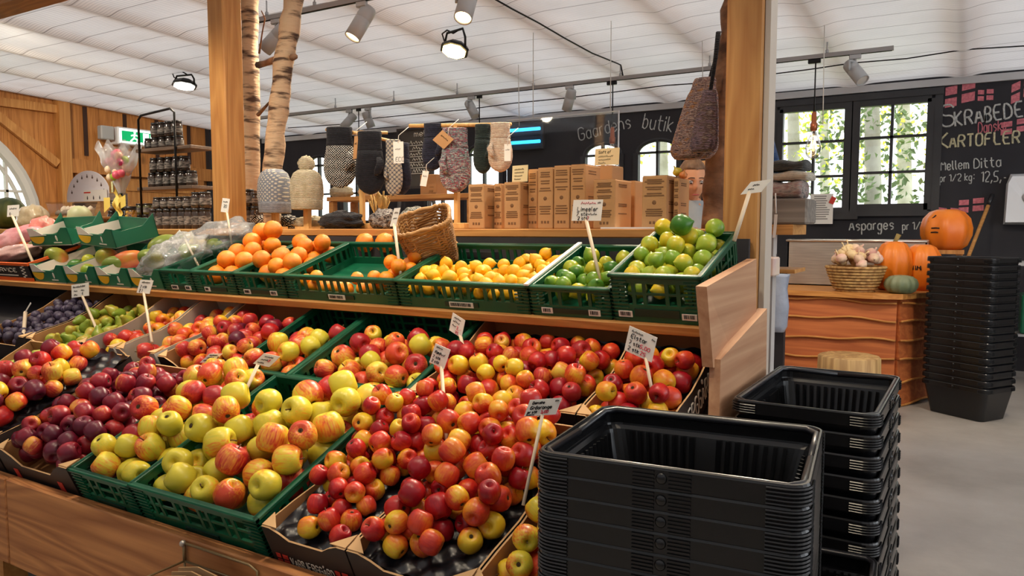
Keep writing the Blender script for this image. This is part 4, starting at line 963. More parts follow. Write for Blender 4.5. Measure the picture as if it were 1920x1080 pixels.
for x0, x1, s0, n0, lb in cart: c, w = span(x0, x1); mango_carton(FS @ TR((c, s0, n0), (0, 0, radians(RN.uniform(-2, 2)))), w, .36, .10, lb)
mango_carton(FS @ TR((-3.92, .20, .138), (radians(-3), 0, radians(-8))), .42, .23, .10, 'mango carton stacked high behind the others, full green front')
mango_carton(FS @ TR((-4.36, .20, .138), (0, 0, radians(4))), .36, .22, .10, 'mango carton at the back beneath the pale melon')
def fr(kind, px, py, Y, r, rot, lb): q = at(px, py, Y=Y); return put(kind, TR(q), r, rot, lb, None)
fr('mango', 104, 482, 2.30, .062, (1.2, .3, .9), 'orange and green mango nearest the orange edged carton')
fr('mango', 198, 481, 2.34, .055, (1.3, .2, 1.2), 'pinkish red mango lying under the high carton')
fr('mango', 240, 487, 2.30, .058, (1.3, .4, 2.2), 'green mango with an orange tip beside the red one')
fr('mango', 283, 487, 2.26, .060, (1.2, .1, .6), 'dull red mango leaning against the crumpled bag')
fr('mango', 305, 457, 2.45, .055, (1.2, .0, 2.9), 'olive green mango at the back by the dark ledge')
fr('mango', 63, 505, 2.24, .05, (1.3, .0, 2.9), 'brownish mango at the corner of the end mango carton')
fr('mango', 213, 493, 2.25, .045, (1.4, .0, 1.9), 'yellowish mango low in the middle carton')
fr('lime', 142, 500, 2.24, .042, (.3, .9, .3), 'big pale green lime in the mango carton')
fr('lime', 166, 488, 2.30, .034, (.3, .9, 2.3), 'bright green lime beside the red mango')
fr('lime', 165, 507, 2.22, .036, (1.3, .2, 2.0), 'knobbly green lime at the carton front')
fr('lime', 123, 444, 2.46, .042, (.3, .4, 2.0), 'dark green lime below the pale melon')
fr('lime', 150, 446, 2.44, .038, (.9, .4, 1.0), 'dull green lime beside the high carton')
CTZ = at(900, 429, Y=2.625).z
M_melon = pm('pale_melon', rgb(196, 194, 156), .45, rgb(170, 176, 130), 2); M_wmel = pm('watermelon', rgb(62, 84, 40), .35, rgb(128, 136, 64), 2, (6, 6, .6))
q = at(150, 417, Y=2.74); q.z = CTZ + .076; solid('melon', MB().lathe([(0, .98), (.1, .96), (.5, .85), (.85, .5), (1, 0), (.85, -.5), (.5, -.85), (0, -1)], 20, M=TR(q, (.5, .6, 0), .075)), M_melon, 'pale round melon behind the mango cartons', 'melon')
q = at(15, 415, Y=2.95); q.z = CTZ + .118; solid('watermelon', MB().ell((0, 0, 0), (1, 1, 1.2), 22, 14, M=TR(q, (.2, 1.3, .4), .118)), M_wmel, 'dark green watermelon behind the price card', 'watermelon')
# orange edged carton
M_or = pm('orange_carton', rgb(232, 96, 26), .55)
def orange_carton(M, w, d, h, label, txt):
    t = thing('orange_edged_carton', label, 'carton', M=M); hw = w / 2; mb = MB()
    mb.bb((-hw, 0, 0), (hw, .006, h)); mb.bb((-hw, d - .006, 0), (hw, d, h)); mb.bb((-hw, 0, 0), (-hw + .006, d, h)); mb.bb((hw - .006, 0, 0), (hw, d, h)); mb.bb((-hw, 0, 0), (hw, d, .006)); obj('walls', mb, M_cardblack, t)
    e = MB().bb((-hw - .002, -.003, h - .012), (hw + .002, .007, h + .003)).bb((hw - .007, 0, h - .012), (hw + .003, d, h + .003)).bb((-hw - .003, 0, h - .012), (-hw + .007, d, h + .003)).bb((-hw - .002, -.003, 0), (hw + .002, .004, .018)); obj('edge_band', e, M_or, t, 'bright orange edging')
    if txt:
        s = MB(); write(s, 'SERVICE', (-hw * .3, -.002, h * .5), (1, 0, 0), (0, 0, 1), h * .22, .0016, 0, w * .42, 2); s.bb((-hw * .3, -.003, h * .28), (hw * .55, -.001, h * .33)); obj('printed_name', s, M_cream, t)
        s = MB()
        for k in range(8): s.bb((hw * .72 + (k % 2) * .02, -.003, h * (.2 + .09 * k)), (hw * .78 + (k % 2) * .02, -.001, h * (.27 + .09 * k)))
        obj('printed_dashes', s, M_cream, t)
orange_carton(FS @ TR((-4.60, .012, 0)), .60, .30, .10, 'black carton with orange edges at the far end of the shelf', True)
orange_carton(FS @ TR((-4.84, .325, .003), (0, 0, radians(0))), .50, .13, .10, 'black carton with an orange rim standing behind the first one', False)
# pink bags of root vegetables
M_pbag = pm('pink_net_bag', rgb(214, 120, 128), .4, rgb(226, 178, 180), 7, lo=.3, hi=.7, coat=.5, bump=.5, bscale=25)
M_cbag = clear_mat('clear_plastic_bag', (.95, .96, .97), .13, .08, 1.0, white=.16)
def bag(px, py, Y, r, rot, mat_, label, seed, name='plastic_bag', crum=.16, cat='bag'):
    q = at(px, py, Y=Y)
    def f(p): n = mnoise.noise(p * 2.3 + V((seed * 7.1, 0, 0))) + .5 * mnoise.noise(p * 6 + V((0, seed * 3.3, 0))); return p * (1 + crum * n)
    return solid(name, MB().ell((0, 0, 0), r, 36, 24, M=TR(q, rot), f=f), mat_, label, cat)
bag(30, 452, 2.46, (.25, .07, .08), (0, radians(-14), .2), M_pbag, 'long pink net bag lying over the far carton', 1)
bag(84, 436, 2.56, (.10, .09, .10), (0, .3, .2), pm('red_net_bag', rgb(214, 84, 84), .4, rgb(232, 160, 140), 8, lo=.3, hi=.7, coat=.5, bump=.6, bscale=25), 'round reddish net bag beside the long pink one', 2)
bag(28, 478, 2.30, (.2, .10, .055), (0, radians(-10), .1), pm('pale_pink_bag', rgb(206, 168, 160), .35, rgb(178, 130, 124), 6, coat=.6, bump=.5, bscale=22), 'pale pinkish packet in the orange edged carton', 3)
bag(62, 412, 2.72, (.13, .08, .10), (0, 0, 0), pm('pasta_bag', rgb(206, 190, 160), .35, rgb(170, 150, 110), 9, coat=.5, bump=.5, bscale=25), 'cellophane packet with a golden bow behind the pink bags', 4)
bag(85, 458, 2.42, (.09, .08, .05), (0, 0, 0), pm('mixed_bag', rgb(168, 160, 130), .35, rgb(120, 128, 84), 9, coat=.6, bump=.5, bscale=25), 'small clear packet wedged between pink bag and mango carton', 5)
b1 = bag(328, 482, 2.28, (.17, .16, .085), (radians(18), radians(-16), .3), M_cbag, 'crumpled clear plastic bag hanging over the covered green crate', 6, crum=.3)
obj('printed_label', MB().bb((-.02, -.012, -.03), (.02, -.01, .03), M=TR(V((.02, -.15, -.10)), (0, radians(-35), 0))), M_white, b1)
bag(418, 447, 2.50, (.19, .13, .085), (radians(18), radians(-10), .2), M_cbag, 'clear plastic bag with green fruit behind the tallest orange heap', 7, crum=.34)
for k, (px, py, Y, r, lb) in enumerate(((375, 460, 2.42, .042, 'pale pear inside the clear bag, nearest the diamond price card'), (352, 470, 2.36, .04, 'yellowish pear low inside the crumpled bag'), (402, 462, 2.46, .045, 'green pear inside the clear bag, nearest the orange heap'))): fr('pear', px, py, Y, r, (1.2, .3, k * 2.0), lb)
# ================================================================== price cards on sticks
CW = {'w': M_white}
M_stick = pm('pale_wooden_stick', rgb(226, 206, 178), .65)
def scrib(mb, o, ux, uy, w, h, rad, mi, rd):
    """handwriting too small to read: joined up and down strokes"""
    n = max(5, int(w / (h * .38))); pts = []
    for i in range(n + 1): pts.append(o + ux * (w * i / n) + uy * (h * (rd.uniform(.5, 1) if i % 2 else rd.uniform(0, .3))))
    mb.tube(pts, rad, 4, mi, True, False, None, False)
def card(quad, stick, Y, lines, label, seed, Yb=None, sw=3.2, tilt=None):
    """quad: four picture points TL TR BR BL of the card on its own plane; lines: (text or None, x, y, height, colour)"""
    t = thing('price_card', label, 'price card', (0, 0, 0)); rd = random.Random(seed)
    Yt = Y if tilt is None else tilt
    P = [at(*q, Y=(Yt if i < 2 else Y)) for i, q in enumerate(quad)]
    c = sum(P, V()) / 4; t.location = c; P = [p - c for p in P]
    u = (P[1] - P[0] + P[2] - P[3]) / 2; v = (P[0] - P[3] + P[1] - P[2]) / 2; n = u.cross(v).normalized()
    if n.y > 0: n = -n
    o = -u / 2 - v / 2
    obj('card', MB().prism([o, o + u, o + u + v, o + v], -n * .0015), M_white, t)
    W, H = u.length, v.length; uu, vv = u / W, v / H
    ink, red = MB(), MB()
    for tx, x, y, h, colr in lines:
        m_ = red if colr == 'r' else ink; p = o + u * x + v * y + n * .0008
        if isinstance(tx, str): write(m_, tx, p, uu, vv, h * H, .0009, 0, None, seed, .15, .1, n=4)
        else: scrib(m_, p, uu, vv, tx * W, h * H, .0009, 0, rd)
    if ink.v: obj('handwriting', ink, M_ink, t)
    if red.v: obj('red_handwriting', red, M_redink, t)
    if stick:
        a = at(*stick[0], Y=Y) - c; b_ = at(*stick[1], Y=Yb if Yb is not None else Y) - c
        sc = (c - EYE).dot(_fw) / FPX; a2 = a + (a - b_).normalized() * (.012)
        obj('stick', MB().tube([a2 - n * .004, b_ - n * .002], sw * sc / 2, 6), M_stick, t)
    return t
card([(1075, 375), (1131, 374), (1126, 414), (1072, 414)], ((1098, 412), (1130, 548)), 2.26, [(.5, .28, .78, .14, 'r'), ('Limeeler', .17, .46, .20, 'k'), ('7 stk', .15, .24, .17, 'k'), (.3, .55, .26, .12, 'k'), ('2 stk', .2, .05, .15, 'k'), ('7', .52, .04, .16, 'r'), (.1, .84, .82, .1, 'k')], 'price card for limes standing before the brown cartons', 1, 2.22, 7)
card([(1181, 611), (1232, 633), (1222, 680), (1170, 656)], ((1210, 672), (1228, 766)), 1.93, [(.4, .12, .82, .09, 'k'), ('Elstar', .12, .58, .17, 'k'), ('7 stk', .1, .34, .14, 'k'), ('2 stk', .1, .1, .14, 'k'), ('5,00', .5, .34, .14, 'r'), ('25', .55, .1, .14, 'r'), (.12, .84, .8, .08, 'k')], 'price card tilted above the end box of red apples', 2, 1.90, 7)
card([(994, 751), (1053, 745), (1042, 778), (982, 780)], ((1016, 776), (980, 948)), 1.48, [('Danske', .14, .72, .16, 'k'), ('Gråorange', .12, .40, .2, 'k'), ('pr stk', .08, .16, .15, 'k'), (.25, .07, .03, .08, 'k'), ('3,00', .5, .14, .15, 'r'), (.12, .84, .8, .1, 'k')], 'price card beside the near black baskets', 3, 1.38, 7)
card([(849, 586), (872, 601), (865, 634), (842, 619)], ((862, 630), (893, 752)), 2.04, [(.5, .2, .8, .1, 'k'), (.5, .15, .58, .12, 'k'), (.3, .15, .34, .12, 'k'), ('2,-', .5, .3, .15, 'r'), ('25', .45, .06, .14, 'r')], 'small price card turned edgewise under the lemon crate', 4, 1.95, 7)
card([(816, 644), (845, 656), (832, 692), (805, 679)], ((826, 688), (838, 838)), 1.74, [(.4, .15, .84, .07, 'k'), ('Rød', .15, .56, .14, 'k'), (.3, .5, .56, .12, 'k'), ('7 stk', .1, .32, .13, 'k'), ('2 stk', .1, .1, .13, 'k')], 'price card in the middle of the wide box of red apples', 5, 1.62, 7)
card([(393, 663), (417, 663), (399, 680), (374, 680)], ((397, 678), (392, 695)), 1.78, [(.6, .2, .74, .12, 'k'), (.5, .16, .48, .12, 'k'), (.3, .12, .22, .12, 'k'), ('3', .55, .2, .2, 'r')], 'small price card lying back beside the red topped apple', 6, 1.78, 4)
card([(495, 662), (525, 669), (505, 688), (474, 682)], ((482, 684), (444, 766)), 1.72, [(.5, .25, .72, .14, 'k'), (.4, .2, .44, .12, 'k'), (.4, .15, .16, .12, 'k'), ('8', .6, .4, .2, 'r')], 'price card lying back over the narrow green crate', 7, 1.62, 7)
card([(134, 534), (166, 530), (167, 554), (134, 559)], ((153, 555), (190, 640)), 2.10, [(.7, .1, .72, .15, 'k'), (.2, .15, .42, .14, 'k'), (.2, .55, .42, .14, 'k'), (.2, .15, .12, .14, 'k'), ('4', .6, .1, .25, 'k')], 'price card in front of the mango cartons, above the slim pears', 8, 1.95, 5)
card([(263, 524), (288, 526), (280, 551), (256, 549)], ((268, 549), (284, 642)), 2.08, [(.6, .2, .76, .14, 'k'), ('7 stk', .15, .4, .2, 'k'), ('2 1', .15, .1, .2, 'k')], 'price card above the whitish cartons of apples', 9, 1.9, 5)
card([(14, 385), (36, 384), (35, 405), (13, 407)], ((22, 405), (62, 494)), 2.36, [(.6, .2, .6, .18, 'k'), ('8,-', .2, .15, .22, 'k')], 'price card over the watermelon at the far end', 10, 2.24, 5)
card([(336, 431), (351, 450), (333, 471), (319, 451)], ((346, 449), (371, 498)), 2.36, [('7,5', .2, .45, .25, 'k'), (.5, .2, .15, .2, 'k')], 'diamond turned price card above the crumpled clear bag', 11, 2.28, 4)
card([(417, 371), (431, 373), (427, 399), (414, 397)], ((424, 397), (434, 458)), 2.46, [(.6, .2, .7, .12, 'k'), ('20', .3, .35, .2, 'k')], 'narrow price card against the square timber post', 12, 2.46, 4)
card([(739, 391), (751, 389), (742, 424), (731, 424)], ((738, 422), (752, 526)), 2.24, [(.5, .3, .7, .1, 'k'), (.5, .3, .4, .1, 'k')], 'narrow price card edge on beside the tipped wicker basket', 13, 2.2, 6)
card([(1408, 340), (1447, 337), (1427, 359), (1388, 366)], ((1404, 362), (1376, 452)), 2.46, [(.3, .3, .6, .16, 'k'), (.3, .2, .3, .16, 'k')], 'price card leaning out past the tall end crate of limes', 14, 2.40, 8)
card([(47, 583), (57, 567), (58, 569), (48, 586)], ((46, 588), (38, 690)), 1.98, [], 'price card seen edge on above the green pears', 15, 1.75, 7)
# ================================================================== counter behind the display
CY = 2.625; CT = at(900, 429, Y=CY).z
t = thing('wooden_counter', 'long wooden counter with a thick edge behind the fruit shelf', 'counter', (-4, 3.0, CT))
obj('worktop', MB().bb((-4.5, -.255, -.034), (3.21, .62, 0), bev=.004), M_pinex, t)
for xa_, xb_ in ((-8.5, pl - .003), (pl + .125, pr - .003)): # between the posts
    obj('front_lip', MB().bb((xa_ + 4, CY - 3.0, -.034), (xb_ + 4, -.256, 0), bev=.004), M_pinex, t)
obj('side_panel', MB().bb((-4.5, .55, -CT), (3.2, .60, -.036)), M_plank, t)
for x in (-7.9 + 4, -1 + 4): obj('leg', MB().bb((x, -.2, -CT), (x + .08, -.12, -.036)), M_plank, t)
# ---- brown drink cartons
M_kr = pm('kraft_carton', rgb(192, 146, 98), .75, rgb(180, 132, 84), 3); M_kp = pm('kraft_print', rgb(120, 84, 52), .8)
def carton(px0, px1, ptop, Y, dep, label, seed, z0=None, lines=True):
    a = at(px0, 425, Y=Y).x; b_ = at(px1, 425, Y=Y).x; z = CT if z0 is None else z0; h = at((px0 + px1) / 2, ptop, Y=Y).z - z; w = b_ - a
    t = thing('drink_carton', label, 'carton', ((a + b_) / 2, Y, z), 0, 'brown drink cartons')
    obj('box', MB().bb((-w / 2, 0, 0), (w / 2, dep, h), bev=.003), M_kr, t)
    obj('top_flap', MB().bb((-w / 2 + .002, .002, h), (w / 2 - .002, dep / 2 - .001, h + .002)).bb((-w / 2 + .002, dep / 2 + .001, h), (w / 2 - .002, dep - .002, h + .002)), M_kr, t)
    if lines:
        s = MB(); rd = random.Random(seed)
        for k, zz in enumerate((.92, .885, .85, .78, .74, .66, .62, .36, .32, .28, .24)): q = rd.uniform(.55, .8) * w / 2; s.bb((-q, -.0012, h * zz), (q, 0, h * zz + .004))
        for k in (-1, 0, 1): s.bb((k * .014 - .004, -.0012, h * .09), (k * .014 + .004, 0, h * .09 + .010))
        s.ell((0, -.0005, h * .5), (.008, .001, .008), 8, 5)
        for zz in (.9, .86, .5, .46, .3): s.bb((w / 2, dep * .2, h * zz), (w / 2 + .001, dep * .7, h * zz + .004))
        obj('printed_lines', s, M_kp, t)
    return t
for i, (a, b_, tp, Y, d, lb) in enumerate(((878, 908, 346, 2.70, .14, 'brown carton at the end of the row beside the mitten stand'), (926, 941, 345, 2.76, .13, 'brown carton second from the mitten stand'), (945, 975, 342, 2.70, .14, 'brown carton carrying the small handwritten card'), (990, 1007, 318, 2.76, .14, 'tall brown carton just past the small handwritten card'), (1008, 1036, 315, 2.70, .14, 'tall brown carton second past the small handwritten card'), (1038, 1067, 311, 2.70, .14, 'tall brown carton between its tall neighbours'), (1069, 1097, 309, 2.70, .14, 'tallest brown carton, behind the lime price card'), (1112, 1153, 337, 2.66, .16, 'broad low brown carton with the larger handwritten card behind it'), (1203, 1249, 330, 2.68, .12, 'broad brown carton nearest the woman'), (1262, 1272, 335, 2.72, .12, 'narrow brown carton last before the bark covered trunk'))): carton(a, b_, tp, Y, d, lb, i)
carton(1118, 1147, 311, 2.95, .12, 'brown carton standing behind, under the larger handwritten card', 20, lines=False)
carton(1160, 1190, 340, 2.86, .10, 'brown carton in shade behind the broad low one', 21, lines=False)
solid('white_sheet', MB().bb((at(1128, 424, Y=2.65).x, 2.64, CT), (at(1300, 420, Y=2.65).x, 2.70, CT + .006)), M_whitep, 'white folded strip lying along the counter edge', 'paper')
def pcard(quad, Y, label, m_, lines, seed):
    t = card(quad, None, Y, lines, label, seed); t.children[0].data.materials.clear(); t.children[0].data.materials.append(m_); t.name = 'handwritten_card'; t['category'] = 'card'; return t
M_cc = pm('cream_card', rgb(232, 212, 164), .8)
pcard([(961, 311), (990, 309), (989, 340), (960, 342)], 2.73, 'small handwritten cream card standing on a brown carton', M_cc, [(.6, .15, .72, .1, 'k'), (.6, .15, .52, .1, 'k'), (.5, .15, .32, .1, 'k'), (.4, .15, .12, .1, 'k')], 31)
pcard([(1116, 280), (1162, 276), (1160, 309), (1115, 310)], 2.98, 'larger handwritten cream card standing high above the cartons', M_cc, [('Saft af', .15, .70, .16, 'k'), (.6, .15, .46, .13, 'k'), (.5, .15, .28, .12, 'k'), (.3, .15, .08, .12, 'k')], 32)
# ---- mitten stands
M_stand = wood('pale_stand_wood', rgb(222, 178, 112), rgb(196, 146, 84), 2)
def stand(name, pxp, pbase, Y, ptop, rods, label):
    q = at(pxp, 420, Y=Y); t = thing('mitten_stand', label, 'display stand', (q.x, Y, CT))
    a, b_ = at(pbase[0], 420, Y=Y).x - q.x, at(pbase[1], 420, Y=Y).x - q.x
    obj('base', MB().bb((a, -.05, 0), (b_, .06, .028), bev=.003), M_stand, t)
    h = at(pxp, ptop, Y=Y).z - CT
    obj('post', MB().bb((-.011, -.011, .028), (.011, .011, h)), M_stand, t)
    for (p0, y0, Y0), (p1, y1, Y1), r in rods: obj('peg', MB().cyl(at(p0, y0, Y=Y0) - V((q.x, Y, CT)), at(p1, y1, Y=Y1) - V((q.x, Y, CT)), r, n=8), M_stand, t)
stand('mitten_stand', 680, (650, 702), 2.98, 245, [((612, 243, 2.98), (690, 252, 2.98), .009), ((680, 248, 2.98), (727, 249, 3.06), .008), ((680, 252, 2.98), (748, 268, 3.12), .008)], 'pale wooden stand holding the black and white mitten')
stand('mitten_stand', 857, (838, 882), 2.98, 236, [((768, 236, 2.98), (958, 233, 2.98), .009)], 'pale wooden stand holding the multicoloured mitten')
def knit(name, stops, kind='noise', scale=60, bump=.7):
    m, nt, b = new_mat(name); co = coords(nt)
    if kind == 'check':
        sp_ = N(nt, 'ShaderNodeSeparateXYZ'); nt.links.new(co, sp_.inputs[0]); ad = N(nt, 'ShaderNodeMath', operation='ADD'); su = N(nt, 'ShaderNodeMath', operation='SUBTRACT'); cb = N(nt, 'ShaderNodeCombineXYZ')
        for q_ in (ad, su): nt.links.new(sp_.outputs[0], q_.inputs[0]); nt.links.new(sp_.outputs[2], q_.inputs[1])
        nt.links.new(ad.outputs[0], cb.inputs[0]); nt.links.new(su.outputs[0], cb.inputs[1])
        t_ = N(nt, 'ShaderNodeTexVoronoi', voronoi_dimensions='2D', i_Scale=scale * .75, i_Randomness=.15); nt.links.new(cb.outputs[0], t_.inputs['Vector']); out = t_.outputs['Distance']
    elif kind == 'bands':
        mp = N(nt, 'ShaderNodeMapping'); mp.inputs['Scale'].default_value = (1.2, 1.2, 2.6); nt.links.new(co, mp.inputs[0])
        t_ = N(nt, 'ShaderNodeTexNoise', i_Scale=scale, i_Detail=3); nt.links.new(mp.outputs[0], t_.inputs['Vector']); out = t_.outputs[0]
    else:
        t_ = N(nt, 'ShaderNodeTexNoise', i_Scale=scale, i_Detail=2); nt.links.new(co, t_.inputs['Vector']); out = t_.outputs[0]
    r = ramp(nt, out, stops); nt.links.new(r.outputs[0], b.inputs['Base Color']); b.inputs['Roughness'].default_value = .95; b.inputs['Sheen Weight'].default_value = .2; b.inputs['Specular IOR Level'].default_value = .15
    w = N(nt, 'ShaderNodeTexWave', i_Scale=55.0, i_Distortion=3.0); w.bands_direction = 'Z'; nt.links.new(co, w.inputs['Vector'])
    bp = N(nt, 'ShaderNodeBump', i_Strength=bump, i_Distance=.006); nt.links.new(w.outputs[0], bp.inputs['Height']); nt.links.new(bp.outputs[0], b.inputs['Normal']); return m
K_bw = knit('black_white_knit', [(.27, rgb(238, 232, 222)), (.35, rgb(20, 20, 24))], 'check', 105)
K_blk = knit('black_knit', [(.3, rgb(20, 20, 26)), (.7, rgb(34, 33, 40))]); K_navy = knit('navy_knit', [(.3, rgb(26, 28, 42)), (.7, rgb(44, 46, 66))]); K_grn = knit('dark_green_knit', [(.3, rgb(26, 38, 38)), (.7, rgb(44, 58, 54))])
K_mul = knit('multicoloured_knit', [(.28, rgb(40, 44, 50)), (.36, rgb(176, 190, 190)), (.43, rgb(70, 78, 84)), (.48, rgb(190, 96, 116)), (.53, rgb(120, 150, 148)), (.59, rgb(206, 200, 196)), (.65, rgb(168, 60, 80)), (.72, rgb(70, 70, 76))], 'bands', 34, .9)
K_crm = knit('cream_rose_knit', [(.3, rgb(222, 206, 184)), (.55, rgb(206, 176, 152)), (.8, rgb(228, 218, 204))], 'noise', 70); K_gry = knit('grey_fair_isle', [(.35, rgb(196, 184, 166)), (.5, rgb(104, 104, 112))], 'check', 60)
K_dia = knit('grey_diamond_knit', [(.24, rgb(206, 196, 180)), (.34, rgb(128, 132, 142))], 'check', 62); K_wht = knit('cream_knit', [(.3, rgb(226, 212, 182)), (.7, rgb(200, 182, 146))], 'noise', 40, 1.0)
K_brn = knit('brown_mixed_knit', [(.30, rgb(60, 44, 46)), (.40, rgb(176, 140, 128)), (.46, rgb(96, 70, 76)), (.52, rgb(196, 164, 150)), (.57, rgb(110, 76, 84)), (.63, rgb(190, 132, 76)), (.7, rgb(86, 62, 64))], 'bands', 27, 1.0); K_blue = knit('blue_knit', [(.3, rgb(30, 56, 96)), (.7, rgb(60, 92, 140))])
M_btn = pm('leather_patch', rgb(176, 112, 62), .6)
def mitten(px, ptop, pbot, wpx, Y, mat_, cuff, label, thumb=1, fold=.0, tags=()):
    """knitted mitten hung by its cuff: tapered sleeve, rounded hand, separate thumb"""
    q = at(px, ptop, Y=Y); sc = (q - EYE).dot(_fw) / FPX; L = (pbot - ptop) * sc; w = wpx * sc / 2 * 1.12
    t = thing('mitten', label, 'mitten', (q.x, Y, q.z), radians(27) + RN.uniform(-.1, .1), 'knitted mittens on the stands'); c = .30
    def ring(z, k, dy=1.0): return [(w * k * cos(2 * pi * j / 20), .022 * dy * sin(2 * pi * j / 20), z) for j in range(20)]
    hand = [ring(-L * f, k, d) for f, k, d in ((c - .01, .80, 1), (.40, .86, 1.1), (.55, .98, 1.2), (.70, 1.0, 1.2), (.82, .92, 1.15), (.91, .72, 1.0), (.97, .42, .8), (1.0, .1, .3))]
    obj('hand', MB().loft(hand, cap0=True), mat_, t)
    obj('cuff', MB().loft([ring(-L * f, k, d) for f, k, d in ((0, .74, .9), (.02, .80, 1.1), (.15, .78, 1.0), (c - .03, .80, 1.0), (c, .84, 1.12), (c + .015, .78, .9))]), cuff or mat_, t)
    th = MB().tube([(thumb * w * .62, -.012, -L * .42), (thumb * w * .78, -.026, -L * .52), (thumb * w * .62, -.036, -L * .64), (thumb * w * .45, -.036, -L * .71)], [w * .16, w * .27, w * .25, w * .08], 10, flat=.7)
    obj('thumb', th, mat_, t)
    return t
mitten(636, 238, 352, 56, 2.93, K_bw, K_blk, 'black and white patterned mitten with a plain dark cuff', 1)
mitten(693, 246, 364, 52, 2.95, K_blk, None, 'plain black mitten next to the black and white one', 1)
mitten(737, 262, 368, 32, 3.02, K_gry, None, 'grey patterned mitten at the bent peg', -1)
mitten(752, 268, 364, 34, 3.08, K_navy, None, 'dark mitten half hidden behind the white ECO tag', -1)
mitten(811, 231, 319, 38, 2.96, K_navy, None, 'navy mitten with a small leather patch', 1)
mitten(853, 240, 361, 54, 2.94, K_mul, None, 'multicoloured chunky mitten with a pink turned edge', -1)
mitten(905, 233, 325, 33, 2.96, K_grn, None, 'dark green mitten beside the cream one', 1)
mitten(938, 230, 322, 42, 2.94, K_crm, None, 'cream and rose mitten at the end of the peg', -1)
def hangtag(quad, Y, label, txt=None, m_=None, string=True):
    t = card(quad, None, Y, [(txt, .2, .08, .2, 'k'), (.5, .2, .6, .1, 'k')] if txt else [(.6, .2, .6, .12, 'k')], label, len(label)); t.name = 'hang_tag'; t['category'] = 'tag'
    if string: top_ = (at(*quad[0], Y=Y) + at(*quad[1], Y=Y)) / 2 - t.location; obj('string', MB().tube([top_ - V((0, 0, .006)), top_ + V((.004, .0, .03)), top_ + V((.022, .055, .075))], .0016, 5), M_white, t)
    if m_: t.children[0].data.materials.clear(); t.children[0].data.materials.append(m_)
hangtag([(737, 266), (756, 265), (757, 306), (738, 306)], 2.93, 'white paper tag printed ECO on the dark mitten', 'ECO')
hangtag([(793, 320), (804, 321), (799, 350), (787, 348)], 2.90, 'white tag dangling below the navy mitten')
hangtag([(802, 345), (818, 344), (817, 361), (802, 362)], 4.795, 'brown card printed ECO against the small packet on the back shelf', 'ECO', M_kr, False)
hangtag([(830, 243), (850, 262), (833, 279), (810, 263)], 2.90, 'kraft card tag turned on its corner between two mittens', None, M_kr)
hangtag([(945, 270), (958, 270), (957, 302), (946, 302)], 2.90, 'white tag hanging on the cream mitten')
hangtag([(664, 258), (672, 252), (668, 300), (662, 296)], 2.92, 'kraft tag between the black mittens', None, M_kr)
# ---- hats on stands and knits lying on the counter
def hat(px, ptop, pbot, wpx, Y, mat_, band, pom, label):
    q = at(px, pbot, Y=Y); sc = (q - EYE).dot(_fw) / FPX; h = (pbot - ptop) * sc; w = wpx * sc / 2
    t = thing('knitted_hat', label, 'hat', (q.x, Y, q.z))
    obj('crown', MB().lathe([(w * k, h * z) for k, z in ((.92, .2), (1.0, .35), (1.0, .55), (.94, .75), (.78, .9), (.5, .98), (.0, 1.0))], 28, lobes=14, lamp=.012), mat_, t)
    obj('brim', MB().lathe([(w * k, h * z) for k, z in ((.84, .02), (.9, .0), (.93, .02), (.95, .2), (.96, .24), (.90, .25))], 28, lobes=28, lamp=.015), band, t)
    if pom:
        def f(p): return p * (1 + .22 * mnoise.noise(p * 5))
        obj('pompom', MB().ell((0, 0, h * .98 + .03), .042, 24, 16, f=f), K_wht, t)
    s = thing('hat_stand', 'wooden stick stand under the ' + label, 'hat stand', (q.x, Y, CT))
    obj('stick', MB().bb((-.016, -.012, .012), (.016, .012, q.z - CT + h * .55)), M_stand, s); obj('foot', MB().bb((-.05, -.04, 0), (.05, .04, .012)), M_stand, s)
hat(516, 317, 400, 62, 2.80, K_dia, knit('grey_rib', [(.3, rgb(122, 124, 132)), (.7, rgb(150, 150, 156))]), False, 'grey diamond patterned hat')
hat(576, 318, 393, 61, 2.82, K_wht, K_wht, True, 'cream hat with a pompom')
def knitpile(px, py, Y, r, mat_, label, seed):
    q = at(px, py, Y=Y)
    def f(p): n = mnoise.noise(p * 2.5 + V((seed * 5, 0, 0))) + .6 * mnoise.noise(p * 7 + V((seed, 0, 0))); p = p * (1 + .22 * n); return V((p.x, p.y, max(p.z, -.75)))
    return solid('folded_knit', MB().ell((0, 0, 0), r, 40, 26, M=TR((q.x, Y, CT + r[2] * .75)), f=f), mat_, label, 'knitwear')
knitpile(640, 410, 2.86, (.13, .07, .05), knit('dark_chunky', [(.3, rgb(30, 28, 32)), (.7, rgb(56, 52, 56))], 'noise', 40, 1), 'dark chunky knit lying beside the first mitten stand', 1)
knitpile(722, 408, 2.84, (.075, .07, .055), knit('grey_white_boucle', [(.38, rgb(62, 58, 60)), (.5, rgb(196, 186, 178)), (.62, rgb(110, 96, 92))], 'noise', 60, 1), 'grey and white looped scarf beside the narrow price card', 2)
knitpile(780, 405, 2.92, (.085, .07, .06), knit('green_white_boucle', [(.38, rgb(52, 62, 56)), (.5, rgb(204, 198, 188)), (.62, rgb(110, 112, 100))], 'noise', 60, 1), 'green and white looped scarf behind the wicker basket', 3)
knitpile(580, 410, 2.92, (.10, .06, .04), K_wht, 'cream knit lying behind the hat stands', 4)
knitpile(489, 405, 2.92, (.055, .06, .06), K_bw, 'black and white knit lying beside the leaning birch', 5)
knitpile(541, 408, 2.95, (.04, .05, .045), K_bw, 'black and white knit between the two hat stands', 6)
